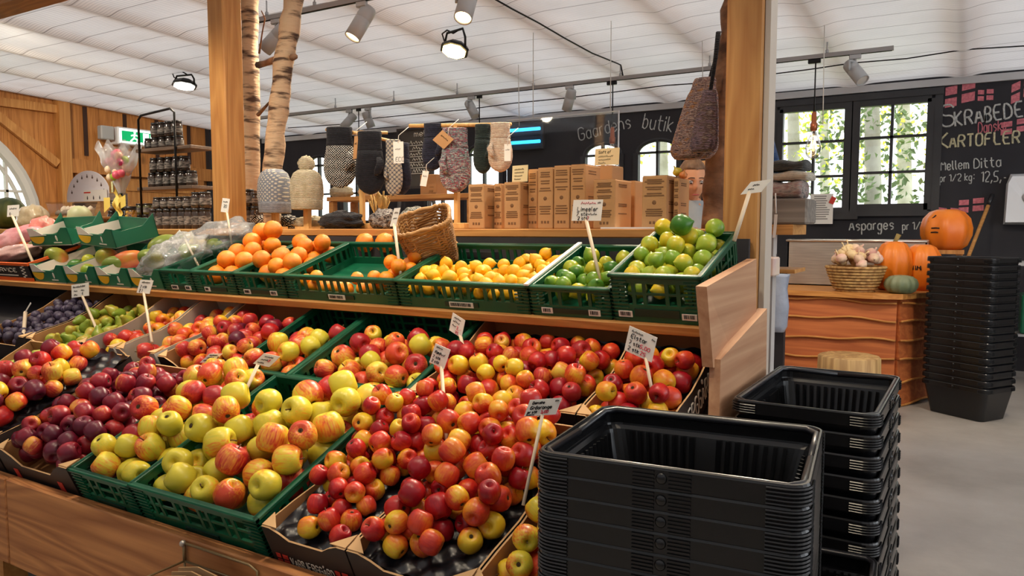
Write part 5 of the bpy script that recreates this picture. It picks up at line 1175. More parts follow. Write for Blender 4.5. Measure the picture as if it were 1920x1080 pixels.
# ---- hanging knitted hats at the bark trunk
def hang_knit(px0, py0, px1, py1, w0, w1, Y, mat_, label, strap=None):
    a, b_ = at(px0, py0, Y=Y), at(px1, py1, Y=Y); sc = (a - EYE).dot(_fw) / FPX; n = 20; rings = []
    for i in range(n + 1):
        f = i / n; c = a.lerp(b_, f); k = (w0 + (w1 - w0) * f ** .7) * sc / 2; k *= 1 - .12 * exp(-((f - .12) / .06) ** 2) - (.3 * ((f - .85) / .15) ** 2 if f > .85 else 0)
        rings.append([(c.x + k * cos(2 * pi * j / 48) * (1 + .07 * sin(12 * 2 * pi * j / 48)), c.y + k * .55 * sin(2 * pi * j / 48) * (1 + .07 * sin(12 * 2 * pi * j / 48)), c.z) for j in range(48)])
    o = solid('hanging_hat', MB().loft(rings), mat_, label, 'hat')
    if strap: obj('strap', MB().tube([at(strap[0][0] + 3, strap[0][1], Y=2.885)] + [at(x, y, Y=Y) for x, y in strap], .007, 6, flat=.4), K_blk, o)
    return o
hang_knit(1322, 146, 1298, 298, 36, 92, 2.80, K_brn, 'brown mixed knitted hat hanging by a black strap on the bark trunk', [(1348, 60), (1342, 110), (1330, 150)])
hang_knit(1330, 170, 1318, 285, 24, 52, 2.72, knit('plum_mixed_knit', [(.32, rgb(76, 58, 70)), (.45, rgb(136, 108, 118)), (.55, rgb(96, 70, 66)), (.68, rgb(150, 126, 120))], 'bands', 26, 1), 'plum coloured knitted hat hanging in front of the brown one', [(1346, 60), (1340, 120), (1332, 172)])
# ================================================================== jars on the counter and on a tiered stand
M_jar = pm('dark_preserve_glass', rgb(44, 36, 34), .15, rgb(74, 58, 46), 3, spec=.6, rand=.3); M_lid = pm('black_lid', rgb(26, 24, 26), .35); M_jl = pm('grey_jar_label', rgb(150, 144, 138), .7, rgb(64, 60, 58), 26, (1, 1, 4), lo=.42, hi=.58); M_jgrn = pm('green_preserve_glass', rgb(82, 84, 50), .15, rgb(110, 104, 66), 4, spec=.6)
JY = 3.12
def jar_mesh(r, h, lab): 
    b_ = MB().lathe([(0, .002), (r * .9, .0), (r, .006), (r, h * .74), (r * .85, h * .82), (r * .82, h * .86)], 14)
    l = MB().lathe([(r * .80, h * .84), (r * .9, h * .85), (r * .9, h), (r * .84, h), (0, h)], 14)
    p = MB().lathe([(r * 1.01, h * .2), (r * 1.012, h * .22), (r * 1.012, h * .6), (r * 1.01, h * .62)], 14)
    return b_.mesh('jar', M_jar), l.mesh('jar_lid', M_lid), p.mesh('jar_label', M_jl)
JM = {k: jar_mesh(*v, 1) for k, v in {'s': (.031, .072), 'm': (.034, .095), 'l': (.036, .125)}.items()}
def jar(px, Y, z, k, label, group, glass=None):
    x = at(px, 400, Y=Y).x; a, l, p = JM[k]
    t = thing('preserve_jar', label, 'jar', (x, Y, z), RN.uniform(0, 6), group)
    if glass: a = a.copy(); a.materials.clear(); a.materials.append(glass)
    obj('glass', a, None, t); obj('lid', l, None, t); obj('label', p, None, t); return t
t = thing('tiered_stand', 'two tier wooden jar stand with a black wire hoop', 'stand', (at(322, 400, Y=JY).x, JY, CT))
ox = at(322, 400, Y=JY).x
def tz(py): return at(322, py, Y=JY).z - CT
tiers = [tz(350), tz(277)]
M_grw = wood('grey_brown_tier', rgb(128, 106, 88), rgb(88, 70, 58), 0)
xa0, xa1 = at(274, 400, Y=JY).x - ox, at(376, 400, Y=JY).x - ox
for z in tiers: obj('tier', MB().bb((xa0, -.06, z - .022), (xa1, .12, z), bev=.003), M_grw, t)
h0, h1 = at(283, 400, Y=JY).x - ox, at(350, 400, Y=JY).x - ox
obj('wire_hoop', MB().tube([(h0, -.066, 0), (h0, -.066, tz(222)), (h0 + .03, -.066, tz(214)), (h1 - .04, -.066, tz(208)), (h1, -.066, tz(216)), (h1, -.066, 0)], .008, 6), M_blackm, t)
JG = lambda lb: lb.replace('preserve jar', 'preserve jars', 1)
for z, pxs, k, lb in ((CT + tiers[1], (285, 298, 311, 325, 340), 's', 'dark preserve jar on the top tier under the hoop'), (CT + tiers[1] + .073, (298, 311, 324, 337), 'm', 'dark preserve jar stacked highest on the top tier'), (CT + tiers[0], (290, 304, 318, 332, 346, 362), 'm', 'dark preserve jar on the middle tier'), (CT + tiers[0] + .096, (294, 308, 322, 336, 349), 'm', 'dark preserve jar stacked on the middle tier jars')):
    for px in pxs: jar(px, JY + .0, z, k, lb, JG(lb))
    for px in pxs[:-1]: jar(px + 5, JY + .075, z, k, lb.replace('dark preserve jar', 'dark preserve jar of the rear row'), JG(lb) + ', rear row')
for pxs, dz, k, lb in (((290, 303, 316, 330, 344, 357, 370, 384), 0, 'l', 'dark preserve jar on the counter below the tiered stand'), ((212, 225, 238), .0, 'l', 'dark preserve jar at the end of the counter by the lantern'), ((215, 229), .126, 's', 'dark preserve jar stacked up beside the lantern'), ((262, 276), 0, 'm', 'dark preserve jar on the counter beside the yellow one'), ((264, 278), .096, 's', 'greenish preserve jar stacked beside the yellow one')):
    for px in pxs: jar(px, JY - .155 if pxs[0] > 280 else JY - .05, CT + dz, k, lb, JG(lb), M_jgrn if 'greenish' in lb else None)
for px in (297, 311, 325, 339, 353): jar(px, JY - .15, CT + .126, 's', 'small dark preserve jar stacked under the middle tier', 'small jars stacked under the middle tier')
for px in (370, 386): jar(px, JY - .155, CT + .126, 'm', 'labelled preserve jar stacked against the square post', 'labelled jars stacked against the post')
q = at(246, 414, Y=2.95); t = thing('yellow_jar', 'jar of round yellow fruit at the counter edge', 'jar', (q.x, 2.95, CT))
obj('glass', MB().lathe([(0, 0), (.036, 0), (.038, .01), (.038, .11), (.03, .125)], 16), clear_mat('jar_glass', (1, .97, .85), .1), t)
obj('lid', MB().lathe([(.031, .122), (.034, .123), (.034, .145), (0, .146)], 14), M_lid, t)
f = MB(); rd = random.Random(5)
for k in range(22): a = rd.uniform(0, 6.3); f.ell((.024 * cos(a), .024 * sin(a), .015 + .0045 * k), .013, 8, 6)
obj('yellow_fruit', f, pm('yellow_mirabelle', rgb(232, 178, 36), .4), t)
# jars beside the birch, behind the hats
for px, z, k in ((464, 0, 'l'), (482, 0, 'l'), (466, .126, 'm'), (484, .126, 's')): jar(px, 2.90, CT + z, k, 'grey labelled jar stacked at the foot of the upright birch', 'jars at the foot of the birch')
# ---- cellophane bouquet, lantern, info board, exit sign
q = at(226, 322, Y=3.05)
t = thing('sweets_bag', 'cellophane bag of colourful sweets tied with a yellow ribbon', 'bag of sweets', q); t.scale = (1.45,) * 3
def cone(u, v):
    a = 2 * pi * u; r = .018 + .105 * v ** 1.1 + (.03 * mnoise.noise(V((cos(a) * 2, sin(a) * 2, v * 4)))) * v
    return (r * cos(a), r * sin(a) * .7, -.10 + .22 * v + .02 * sin(9 * a) * v * v)
obj('wrapper', MB().grid(cone, 54, 14, cu=True), clear_mat('cellophane', (.97, .95, .94), .18, .08, .8, white=.33), t)
rd = random.Random(8)
for k in range(26):
    a = rd.uniform(0, 6.3); z = rd.uniform(-.035, .09); r = rd.uniform(.0, .055) * (1 + z * 4)
    obj('sweet', MB().ell((r * cos(a), r * sin(a) * .7 - .02, z), .019, 10, 7), pm('sweet_colour', rgb(*[(226, 96, 120), (150, 190, 60), (240, 190, 170), (196, 60, 110), (238, 214, 180)][k % 5]), .4), t)
obj('ribbon', MB().grid(lambda u, v: (.02 + .05 * u, -.05 + .01 * sin(9 * v), -.10 - .10 * v + .02 * sin(6 * u)), 4, 12).grid(lambda u, v: (-.06 + .05 * u, -.05, -.12 - .07 * v * (1 - u * .4)), 4, 8).grid(lambda u, v: (.05 + .06 * u, -.05, -.13 - .05 * v + .02 * u), 4, 6), pm('yellow_ribbon', rgb(240, 216, 110), .45), t, 'yellow ribbon')
obj('holder', MB().cyl((0, .0, (CT - q.z) / 1.45), (0, 0, -.09), .006), M_blackm, t)
q = at(216, 368, Y=3.0); t = thing('wire_lantern', 'golden wire lantern under the bag of sweets', 'lantern', (at(222, 370, Y=3.25).x, 3.25, CT + .128))
t.location.z = CT + .0; M_gold = pm('gold_wire', rgb(226, 180, 96), .35, metal=.6); zz = at(222, 362, Y=3.25).z - CT
f = MB()
for k in range(8): a = k * pi / 4; f.tube([(.055 * cos(a), .055 * sin(a), zz), (.055 * cos(a), .055 * sin(a), zz + .09), (.028 * cos(a), .028 * sin(a), zz + .15), (.02 * cos(a), .02 * sin(a), zz + .19)], .003, 5)
for r, z in ((.055, zz), (.055, zz + .09), (.028, zz + .15), (.02, zz + .19)): f.tube([(r * cos(j * pi / 8), r * sin(j * pi / 8), z) for j in range(16)], .003, 5, closed=True)
obj('cage', f, M_gold, t); obj('pane', MB().lathe([(.05, zz), (.05, zz + .09), (.025, zz + .15)], 8, smooth=False), clear_mat('lantern_glass', (1, .9, .66), .12), t); obj('pedestal', MB().lathe([(0, 0), (.06, 0), (.06, zz - .003), (0, zz - .003)], 16), M_grw, t)
M_tr0 = wood('foot_wood', rgb(200, 156, 104), rgb(166, 120, 72), 0)
q0, q1 = at(125, 360, Y=3.3), at(206, 360, Y=3.3); zb = at(165, 378, Y=3.3).z; zt = at(165, 320, Y=3.3).z; R = (q1.x - q0.x) / 2; cx = (q0.x + q1.x) / 2
t = thing('info_board', 'pale half round board with small brown pictures', 'sign', (cx, 3.3, zb))
obj('board', MB().prism([(R * cos(k * pi / 24), 0, .03 + (zt - zb - .03) * sin(k * pi / 24)) for k in range(25)] + [(-R, 0, 0), (R, 0, 0)], (0, .008, 0)), pm('lilac_white_board', rgb(236, 230, 234), .6), t); obj('foot', MB().bb((-R * .6, -.01, CT - zb), (R * .6, .04, -.0)), M_tr0, t)
f = MB()
for k in range(9): a = pi * (.1 + .1 * k); x, z = .78 * R * cos(a), .02 + .72 * (zt - zb) * sin(a); f.lathe([(0, 0), (.009, .004), (.011, .012), (.004, .02), (.004, .028), (0, .03)], 8, M=TR((x, -.001, z - .01), (0, 0, 0), (1, .15, 1)))
for x, w in ((.0, .03), (.06, .02), (-.05, .02)): f.bb((x, -.001, .05), (x + w, 0, .056))
obj('small_pictures', f, pm('brown_picture_print', rgb(96, 74, 66), .7), t)
c = MB().bb((R * -.12, -.012, 0), (R * .93, -.008, .085)); o = obj('front_card', c, M_white, t)
s = MB(); s.bb((-R * .1, -.0135, .062), (R * .2, -.012, .072)); obj('red_heading', s, M_redprint, o)
s = MB()
for k in range(3): s.lathe([(0, 0), (.006, .004), (.008, .014), (.002, .03)], 8, M=TR((R * (.05 + .28 * k), -.0125, .012), (0, 0, 0), (1, .15, 1)))
obj('small_pictures', s, pm('dark_picture_print', rgb(70, 60, 62), .7), o)
# wooden trays and tubs
M_tr = wood('tray_wood', rgb(208, 164, 112), rgb(176, 128, 78), 0)
for k in range(4):
    x0, x1 = at(82, 400, Y=3.0).x, at(205, 400, Y=3.0).x; z = CT + .022 * k
    solid('serving_board', MB().bb((x0 + .02 * (k % 2), 2.9, z), (x1 - .03 * (k % 3), 3.15, z + .017), bev=.004), M_tr, ['lowest wooden board of the pile by the info board', 'second lowest wooden board of the pile', 'second highest wooden board of the pile', 'topmost wooden board of the pile by the info board'][k], 'board', 'pile of wooden boards')
def tub(px0, px1, py, Y, z, label, n):
    a, b_ = at(px0, 400, Y=Y).x, at(px1, 400, Y=Y).x; t = thing('clear_tub', label, 'tub', ((a + b_) / 2, Y, z)); w = (b_ - a) / 2
    obj('box', MB().loft([[(w * k * sx, .09 * k * sy, zz) for sx, sy in ((-1, -1), (1, -1), (1, 1), (-1, 1))] for k, zz in ((.88, 0), (1, .085), (1.03, .085), (1.03, .095))], smooth=False, cap1=False), clear_mat('tub_plastic', (.97, .97, .97), .12, .06), t)
    m_ = MB(); rd = random.Random(n)
    for k in range(n): m_.lathe([(0, 0), (.02, .002), (.024, .012), (.016, .026), (.006, .034), (0, .038)], 9, lobes=5, lamp=.08, M=TR((rd.uniform(-.8, .8) * w, rd.uniform(-.065, .065), .004 + .03 * (k % 2))))
    tag(obj('meringue', m_, pm('meringue', rgb(236, 220, 198), .8), t), None, None, None, 'stuff')
tub(-60, 60, 380, 3.24, CT, 'long clear tub of pale meringues at the far end', 60); tub(64, 106, 378, 3.30, CT, 'clear tub of pale meringues in the middle', 30); tub(112, 158, 378, 2.98, CT + .092, 'clear tub of meringues standing on the wooden boards', 30)
solid('red_box', MB().bb(at(100, 384, Y=3.3), at(110, 366, Y=3.3) + V((.02, .05, 0))), pm('red_card', rgb(190, 60, 50), .6), 'small red box between two meringue tubs', 'box')
bpy.data.objects['red_box'].location.z = CT - at(100, 384, Y=3.3).z
# exit sign and junction box on the plank wall
SX = XL + .13; q = at(256, 257, X=SX + .1)
t = thing('exit_sign', 'lit green emergency exit sign with a running figure', 'sign', (SX, q.y, q.z)); hw, hh = .24, .095
obj('housing', MB().bb((-.09, -hw - .02, -hh - .02), (.09, hw + .02, hh + .02), bev=.01), M_whitep, t)
obj('panel', MB().bb((.0905, -hw, -hh), (.092, hw, hh)), pm('white_sign_glow', rgb(240, 250, 246), .4, emit=rgb(236, 250, 246), estr=1.0), t)
g = pm('green_sign_glow', rgb(0, 140, 84), .4, emit=rgb(0, 160, 92), estr=.7)
obj('green_field', MB().bb((.0925, -hw * .86, -hh * .72), (.093, hw * .94, hh * .72)), g, t)
f = MB(); f.ell((.094, -.02, .055), (.002, .018, .018), 10, 6)
for a, b_ in (((-.02, .035), (-.035, -.02)), ((-.03, .03), (.03, .012)), ((-.02, .03), (-.075, .01)), ((-.035, -.02), (-.085, -.065)), ((-.035, -.02), (.015, -.035)), ((.015, -.035), (.01, -.075))): f.cyl((.094, a[0], a[1]), (.094, b_[0], b_[1]), .011, n=6)
f.prism([(.0932, .10, -.075), (.0932, .19, -.075), (.0932, .19, .06), (.0932, .10, .06)], (.001, 0, 0)); f.prism([(.0932, .26, 0), (.0932, .21, .045), (.0932, .21, -.045)], (.001, 0, 0))
obj('running_figure', f, pm('white_pictogram', rgb(236, 244, 240), .5, emit=rgb(230, 246, 240), estr=.8), t)
q = at(200, 249, X=SX + .05); solid('junction_box', MB().bb((XL + .11, q.y - .09, q.z - .09), (SX + .08, q.y + .09, q.z + .09), bev=.012), M_lampgrey, 'grey junction box next to the exit sign', 'box')
# ================================================================== back shelf seen between the mittens
BYS = 4.7; bz = at(740, 366, Y=BYS).z; b0, b1 = at(612, 366, Y=BYS).x, at(884, 366, Y=BYS).x
t = thing('back_shelf', 'plain wooden shelf standing behind the mitten stands', 'shelf', ((b0 + b1) / 2, BYS, 0)); w = (b1 - b0) / 2
obj('shelf_board', MB().bb((-w, 0, bz - .035), (w, .35, bz), bev=.003), M_pinex, t); obj('shelf_board', MB().bb((-w, 0, .75), (w, .35, .785)), M_pinex, t)
for sx in (-1, 1):
    for y in (0.02, .28): obj('leg', MB().bb((sx * (w - .03) - .025, y, 0), (sx * (w - .03) + .025, y + .05, bz - .036)), M_pinex, t)
def blob(px, Y, r, mat_, label, cat, seed, z): 
    q = at(px, 360, Y=Y)
    def f(p): p = p * (1 + .2 * mnoise.noise(p * 2.6 + V((seed * 4, 0, 0)))); return V((p.x, p.y, max(p.z, -.8)))
    return solid(cat.replace(' ', '_'), MB().ell((0, 0, 0), r, 24, 16, M=TR((q.x, Y, z + r[2] * .8)), f=f), mat_, label, cat)
blob(640, BYS + .15, (.11, .09, .06), K_wht, 'cream bundle on the back shelf under the black and white mitten', 'wool bundle', 3, bz)
blob(690, BYS + .18, (.09, .08, .05), pm('beige_wool', rgb(212, 190, 160), .9), 'beige bundle on the back shelf behind the black mitten', 'wool bundle', 4, bz)
solid('brown_packet', MB().bb((at(802, 340, Y=BYS + .2).x, BYS + .1, bz), (at(832, 340, Y=BYS + .2).x, BYS + .25, bz + .16), bev=.004), M_kr, 'small brown packet on the back shelf beside the multicoloured mitten', 'box')
t = thing('straw_bunch', 'bunch of dried straw with light ears behind the looped scarf', 'dried flowers', (at(712, 400, Y=3.05).x, 3.05, CT)); f = MB(); rd = random.Random(3)
for k in range(26): a = rd.uniform(-.07, .07); f.tube([(a * .25, rd.uniform(-.01, .01), 0), (a * .5, 0, .07), (a + rd.uniform(-.01, .01), rd.uniform(-.02, .02), rd.uniform(.12, .2))], .0028, 4)
obj('stalks', f, pm('straw', rgb(214, 178, 108), .8), t); f = MB()
for k in range(7): f.ell((rd.uniform(-.02, .06), rd.uniform(-.02, .02), rd.uniform(.12, .18)), (.016, .012, .03), 8, 6)
obj('seed_heads', f, pm('straw_head', rgb(226, 194, 126), .8), t)
# chalk menu board hung behind the navy mitten
q0, q1 = at(758, 350, Y=5.4), at(797, 242, Y=5.4); t = thing('menu_board', 'black menu board with rows of chalk writing', 'sign', ((q0.x + q1.x) / 2, 5.4, q0.z)); w = (q1.x - q0.x) / 2 + .05; h = q1.z - q0.z
obj('board', MB().bb((-w, 0, 0), (w, .02, h)), pm('slate_black', rgb(66, 64, 62), .8), t); obj('frame', MB().bb((-w - .025, -.01, -.02), (-w, .03, h + .02)).bb((w, -.01, -.02), (w + .025, .03, h + .02)).bb((-w, -.01, h), (w, .03, h + .02)).bb((-w, -.01, -.02), (w, .03, 0)), M_dark, t)
f = MB(); rd = random.Random(2); write(f, 'mel', (0, -.002, h * .88), (1, 0, 0), (0, 0, 1), .05, .003, 0, .12)
for k in range(6): scrib(f, V((-w * .3 + .03 * (k % 2), -.002, h * (.74 - .1 * k))), V((1, 0, 0)), V((0, 0, 1)), w * 1.0, .035, .003, 0, rd); f.bb((-w * .3, -.003, h * (.72 - .1 * k)), (w * .8, -.001, h * (.72 - .1 * k) + .006))
obj('chalk_writing', f, M_chalk, t)
f = MB()
for sx in (-1, 1): f.tube([(sx * w, .03, 0), (sx * (w + .03), .25, -q0.z + .0)], .018, 6).tube([(sx * w, .01, 0), (sx * (w + .03), -.2, -q0.z)], .018, 6)
obj('easel_leg', f, M_dark, t)
# ================================================================== the woman behind the counter
def woman():
    Y = 4.35; e = at(1299, 351, Y=Y); base = V((e.x + .0, Y, 0)); k = (e.z + .115) / 1.68
    t = thing('person', 'woman with brown tied back hair looking down behind the cartons', 'person', base, radians(12))
    M_skin = pm('skin', rgb(226, 160, 116), .5, rgb(216, 146, 104), 4); M_skin.node_tree.nodes['Principled BSDF'].inputs['Subsurface Weight'].default_value = .08
    # body: one skinned surface
    me = bpy.data.meshes.new('body'); vs = [(0, 0, .93), (0, .01, 1.10), (0, .01, 1.28), (0, .0, 1.40), (0, -.01, 1.46), (0, -.02, 1.52),
        (.09, 0, .86), (.10, -.01, .48), (.10, .02, .09), (.10, -.13, .03), (-.09, 0, .86), (-.10, -.01, .48), (-.10, .02, .09), (-.10, -.13, .03),
        (.15, .01, 1.37), (.22, .02, 1.10), (.17, -.18, 1.0), (.14, -.25, 1.0), (-.15, .01, 1.37), (-.22, .02, 1.10), (-.17, -.18, 1.0), (-.14, -.25, 1.0)]
    rad = [.135, .115, .12, .085, .052, .05, .09, .06, .042, .03, .09, .06, .042, .03, .06, .046, .033, .03, .06, .046, .033, .03]
    es = [(0, 1), (1, 2), (2, 3), (3, 4), (4, 5), (0, 6), (6, 7), (7, 8), (8, 9), (0, 10), (10, 11), (11, 12), (12, 13), (3, 14), (14, 15), (15, 16), (16, 17), (3, 18), (18, 19), (19, 20), (20, 21)]
    for sx, wr in ((1, 17), (-1, 21)):
        for f_ in range(5):
            b0 = V(vs[wr]); d = (f_ - 1.5) * .019; L = (.07, .08, .075, .06)[f_] if f_ < 4 else .05
            if f_ < 4: pts = [b0 + V((d, -.035, -.002)), b0 + V((d * 1.1, -.035 - L * .5, -.008)), b0 + V((d * 1.1, -.035 - L, -.03))]
            else: pts = [b0 + V((-sx * .035, -.01, -.008)), b0 + V((-sx * .055, -.04, -.016))]
            pv = wr
            for p in pts: vs.append(tuple(p)); rad.append(.0095); es.append((pv, len(vs) - 1)); pv = len(vs) - 1
    me.from_pydata([tuple(c * k for c in v) for v in vs], es, []); o = bpy.data.objects.new('body', me); COL.objects.link(o); o.parent = t
    sk = o.modifiers.new('skin', 'SKIN'); lay = me.skin_vertices[0].data
    for i, r in enumerate(rad): lay[i].radius = (r * k * (1.15 if i < 4 else 1), r * k * (.8 if i < 4 else 1)) if i < 4 else (r * k, r * k)
    lay[0].use_root = True; o.modifiers.new('sub', 'SUBSURF').levels = 2; o.modifiers['sub'].render_levels = 2; me.materials.append(M_skin)
    # clothing: pale shirt with collar, apron
    def ringz(z, rx, ry, cy=.0): return [(rx * cos(2 * pi * j / 24) * k, (cy + ry * sin(2 * pi * j / 24)) * k, z * k) for j in range(24)]
    obj('shirt', MB().loft([ringz(.80, .19, .14), ringz(1.0, .165, .125), ringz(1.2, .17, .13), ringz(1.34, .185, .115), ringz(1.42, .13, .085), ringz(1.465, .07, .065), ringz(1.49, .066, .062)], cap0=False, cap1=False), pm('grey_blue_shirt', rgb(176, 178, 176), .85, rgb(150, 156, 160), 6), t)
    for sx in (-1, 1): obj('sleeve', MB().tube([(sx * .14 * k, .01 * k, 1.375 * k), (sx * .19 * k, .015 * k, 1.25 * k), (sx * .222 * k, .02 * k, 1.10 * k), (sx * .195 * k, -.09 * k, 1.05 * k)], [.072 * k, .066 * k, .056 * k, .05 * k], 14), pm('grey_blue_sleeve', rgb(170, 172, 172), .85), t)
    obj('apron', MB().grid(lambda u, v: ((u - .5) * .30 * k, (-.135 - .008 * sin(u * pi)) * k, (.45 + .83 * v) * k), 8, 10).grid(lambda u, v: ((u - .5) * .30 * k, (-.139 - .008 * sin(u * pi)) * k, (.45 + .83 * v) * k), 8, 10), pm('peach_apron', rgb(222, 150, 112), .8), t)
    obj('trousers', MB().tube([(.09 * k, 0, .93 * k), (.10 * k, -.01 * k, .48 * k), (.10 * k, .02 * k, .07 * k)], [.115 * k, .085 * k, .07 * k], 14).tube([(-.09 * k, 0, .93 * k), (-.10 * k, -.01 * k, .48 * k), (-.10 * k, .02 * k, .07 * k)], [.115 * k, .085 * k, .07 * k], 14), M_dark, t)
    # head: turned to the viewer's right, looking down
    H = TR((0, -.03 * k, 1.60 * k), (radians(12), 0, radians(20)), k)
    def hf(p):
        x, y, z = p; q = V((x * .074, y * .095, z * .118))
        if z < -.1: q.x *= 1 - .30 * (-z - .1); q.y *= 1 - .06 * (-z)
        if y < 0:
            g = lambda a, b_, sa, sb: exp(-((x - a) / sa) ** 2 - ((z - b_) / sb) ** 2)
            q.y -= .022 * g(0, -.22, .13, .16) + .012 * g(0, -.02, .10, .2)      # nose
            q.y += .012 * (g(.38, .04, .2, .12) + g(-.38, .04, .2, .12))          # eye sockets
            q.y -= .007 * (g(.38, .2, .3, .07) + g(-.38, .2, .3, .07))            # brows
            q.y -= .008 * g(0, -.5, .25, .06) + .007 * g(0, -.6, .22, .05); q.y += .006 * g(0, -.55, .28, .025)   # lips
            q.y -= .010 * g(0, -.84, .25, .14)                                     # chin
            q.y -= .006 * (g(.5, -.3, .25, .25) + g(-.5, -.3, .25, .25))
        return q
    def put_(nm, mb, m_): return obj(nm, mb, m_, t)
    put_('head', MB().ell((0, 0, 0), 1, 48, 40, M=H, f=hf), M_skin)
    f = MB()
    for sx in (-1, 1): f.ell((sx * .029, -.079, .006), .0125, 12, 8, M=H)
    put_('eye', f, pm('eye_white', rgb(226, 220, 212), .3)); f = MB()
    for sx in (-1, 1): f.ell((sx * .029, -.0895, .001), (.006, .003, .006), 10, 6, M=H); f.tube([(sx * (.016 + .0045 * j), -.0915 + .0008 * abs(j - 3) ** 1.5, .013 + .0012 * j - .0004 * j * j) for j in range(7)], .0018, 5, M=H); f.tube([(sx * (.012 + .006 * j), -.094 + .0010 * j, .030 + .0018 * j - .0004 * j * j) for j in range(7)], .0026, 5, M=H)
    put_('brows_and_lashes', f, pm('dark_brow', rgb(74, 46, 30), .8))
    put_('lips', MB().tube([(-.022, -.089, -.064), (-.010, -.096, -.062), (0, -.097, -.063), (.010, -.096, -.062), (.022, -.089, -.064)], [.002, .0045, .005, .0045, .002], 6, M=H), pm('lip_red', rgb(182, 84, 74), .45))
    f = MB()
    for sx in (-1, 1): f.ell((sx * .073, .008, -.01), (.010, .018, .030), 10, 8, M=H)
    put_('ear', f, M_skin)
    def hair(p):
        x, y, z = p; q = V((x * .082, y * .104 + .008, z * .125 + .006)); cut = .42 + .1 * abs(x)
        if y < .1 and z < cut and y < 0: q.y = max(q.y, -.035 + .03 * (cut - z)); 
        if y < -.05 and z < .5 and abs(x) < .72: q = q * .86
        return q * (1 + .012 * sin(x * 30))
    put_('hair', MB().ell((0, .004, .004), 1, 40, 28, M=H, f=hair), pm('brown_hair', rgb(108, 76, 50), .6, rgb(140, 102, 68), 9, (6, 6, 1)))
    put_('hair_bun', MB().ell((0, .115, .02), .04, 14, 10, M=H), pm('brown_bun', rgb(104, 72, 48), .6))
woman()
solid('parcel_shelf', MB().bb((at(1292, 312, Y=5.2).x, 5.2, at(1300, 345, Y=5.2).z), (at(1345, 312, Y=5.2).x, 5.4, at(1300, 302, Y=5.2).z)).bb((at(1292, 312, Y=5.2).x, 5.2, 0), (at(1292, 312, Y=5.2).x + .03, 5.4, at(1300, 302, Y=5.2).z)).bb((at(1345, 312, Y=5.2).x - .03, 5.2, 0), (at(1345, 312, Y=5.2).x, 5.4, at(1300, 302, Y=5.2).z)), M_kr, 'tan cupboard panel behind the woman', 'cupboard')
q = at(1268, 330, Y=2.80); t = thing('gourd_group', 'little pile of decorative gourds on the narrow carton', 'gourds', (q.x, 2.78, at(1268, 336, Y=2.78).z))
bpy.data.objects.remove(t)
for k, (px, py, r, c, lb) in enumerate(((1270, 322, .018, (206, 176, 50), 'small yellow green gourd on top of the narrow carton'), (1281, 328, .016, (222, 120, 60), 'small orange gourd on top of the narrow carton'))):
    q = at(px, py, Y=2.79); solid('gourd', MB().lathe([(0, 1.5), (.12, 1.4), (.2, 1.0), (.5, .7), (.95, .3), (1, -.1), (.8, -.6), (.3, -.85), (0, -.8)], 16, lobes=8, lamp=.05, M=TR(q, (.4, .9 * (k - .5), 0), r)), pm('gourd_skin', rgb(*c), .45, rgb(120, 140, 60), 3), lb, 'gourd')
# ================================================================== right hand side: shelf end, service counter, pumpkins
# clothes pile on a weathered beam beside the post
bY = 3.3; a, b_ = at(1424, 400, Y=bY).x, at(1513, 400, Y=bY).x; zt = at(1470, 372, Y=bY).z; zb = at(1470, 420, Y=bY).z
M_drift = wood('weathered_wood', rgb(150, 140, 128), rgb(104, 96, 88), 0, rough=.85)
t = thing('side_shelf', 'small wooden side shelf behind the square post', 'shelf', (a, bY, zb)); w = b_ - a
obj('shelf_board', MB().bb((-.02, 0, -.045), (w * .72, .30, -.002)), M_pinex, t)
obj('bracket_post', MB().bb((.0, .05, -zb), (.05, .12, -.046)), pm('white_post', rgb(196, 190, 184), .6), t)
obj('lower_board', MB().bb((-.02, .02, at(1440, 512, Y=bY).z - zb), (w * .5 + .05, .26, at(1440, 505, Y=bY).z - zb)), M_pinex, t)
solid('weathered_beam', MB().bb((a, bY, zb), (b_, bY + .22, zt), bev=.008), M_drift, 'short weathered grey beam carrying the folded clothes', 'beam')
K_pl = [knit('dark_grey_fold', [(.3, rgb(60, 60, 58)), (.7, rgb(80, 80, 76))]), knit('cream_fold', [(.3, rgb(226, 216, 196)), (.7, rgb(206, 194, 172))]), knit('rose_fold', [(.35, rgb(166, 128, 120)), (.5, rgb(196, 178, 168)), (.65, rgb(104, 100, 98))], 'bands', 20)]
z = zt
for k, (m_, h, wx, lb) in enumerate(((K_pl[2], .075, .86, 'rose and grey folded blanket lowest on the weathered beam'), (K_pl[1], .04, 1.0, 'cream folded cloth in the middle of the clothes pile'), (K_pl[0], .045, .9, 'dark grey folded cloth topmost of the clothes pile'))):
    def sh(u, v, z=z, h=h, wx=wx, k=k):
        an = 2 * pi * v; return (a + (b_ - a) * wx * (u * .98), bY + .11 + .10 * cos(an), z + h / 2 + (h / 2) * (abs(sin(an)) ** .6) * (1 if sin(an) > 0 else -1) + .005 * sin(u * 9 + k * 2) * (1 if sin(an) > 0 else 0))
    mb = MB(); mb.loft([[sh(i / 14, j / 20) for j in range(20)] for i in range(15)]); solid('folded_cloth', mb, m_, lb, 'folded clothes', 'clothes folded on the beam'); z += h + .001
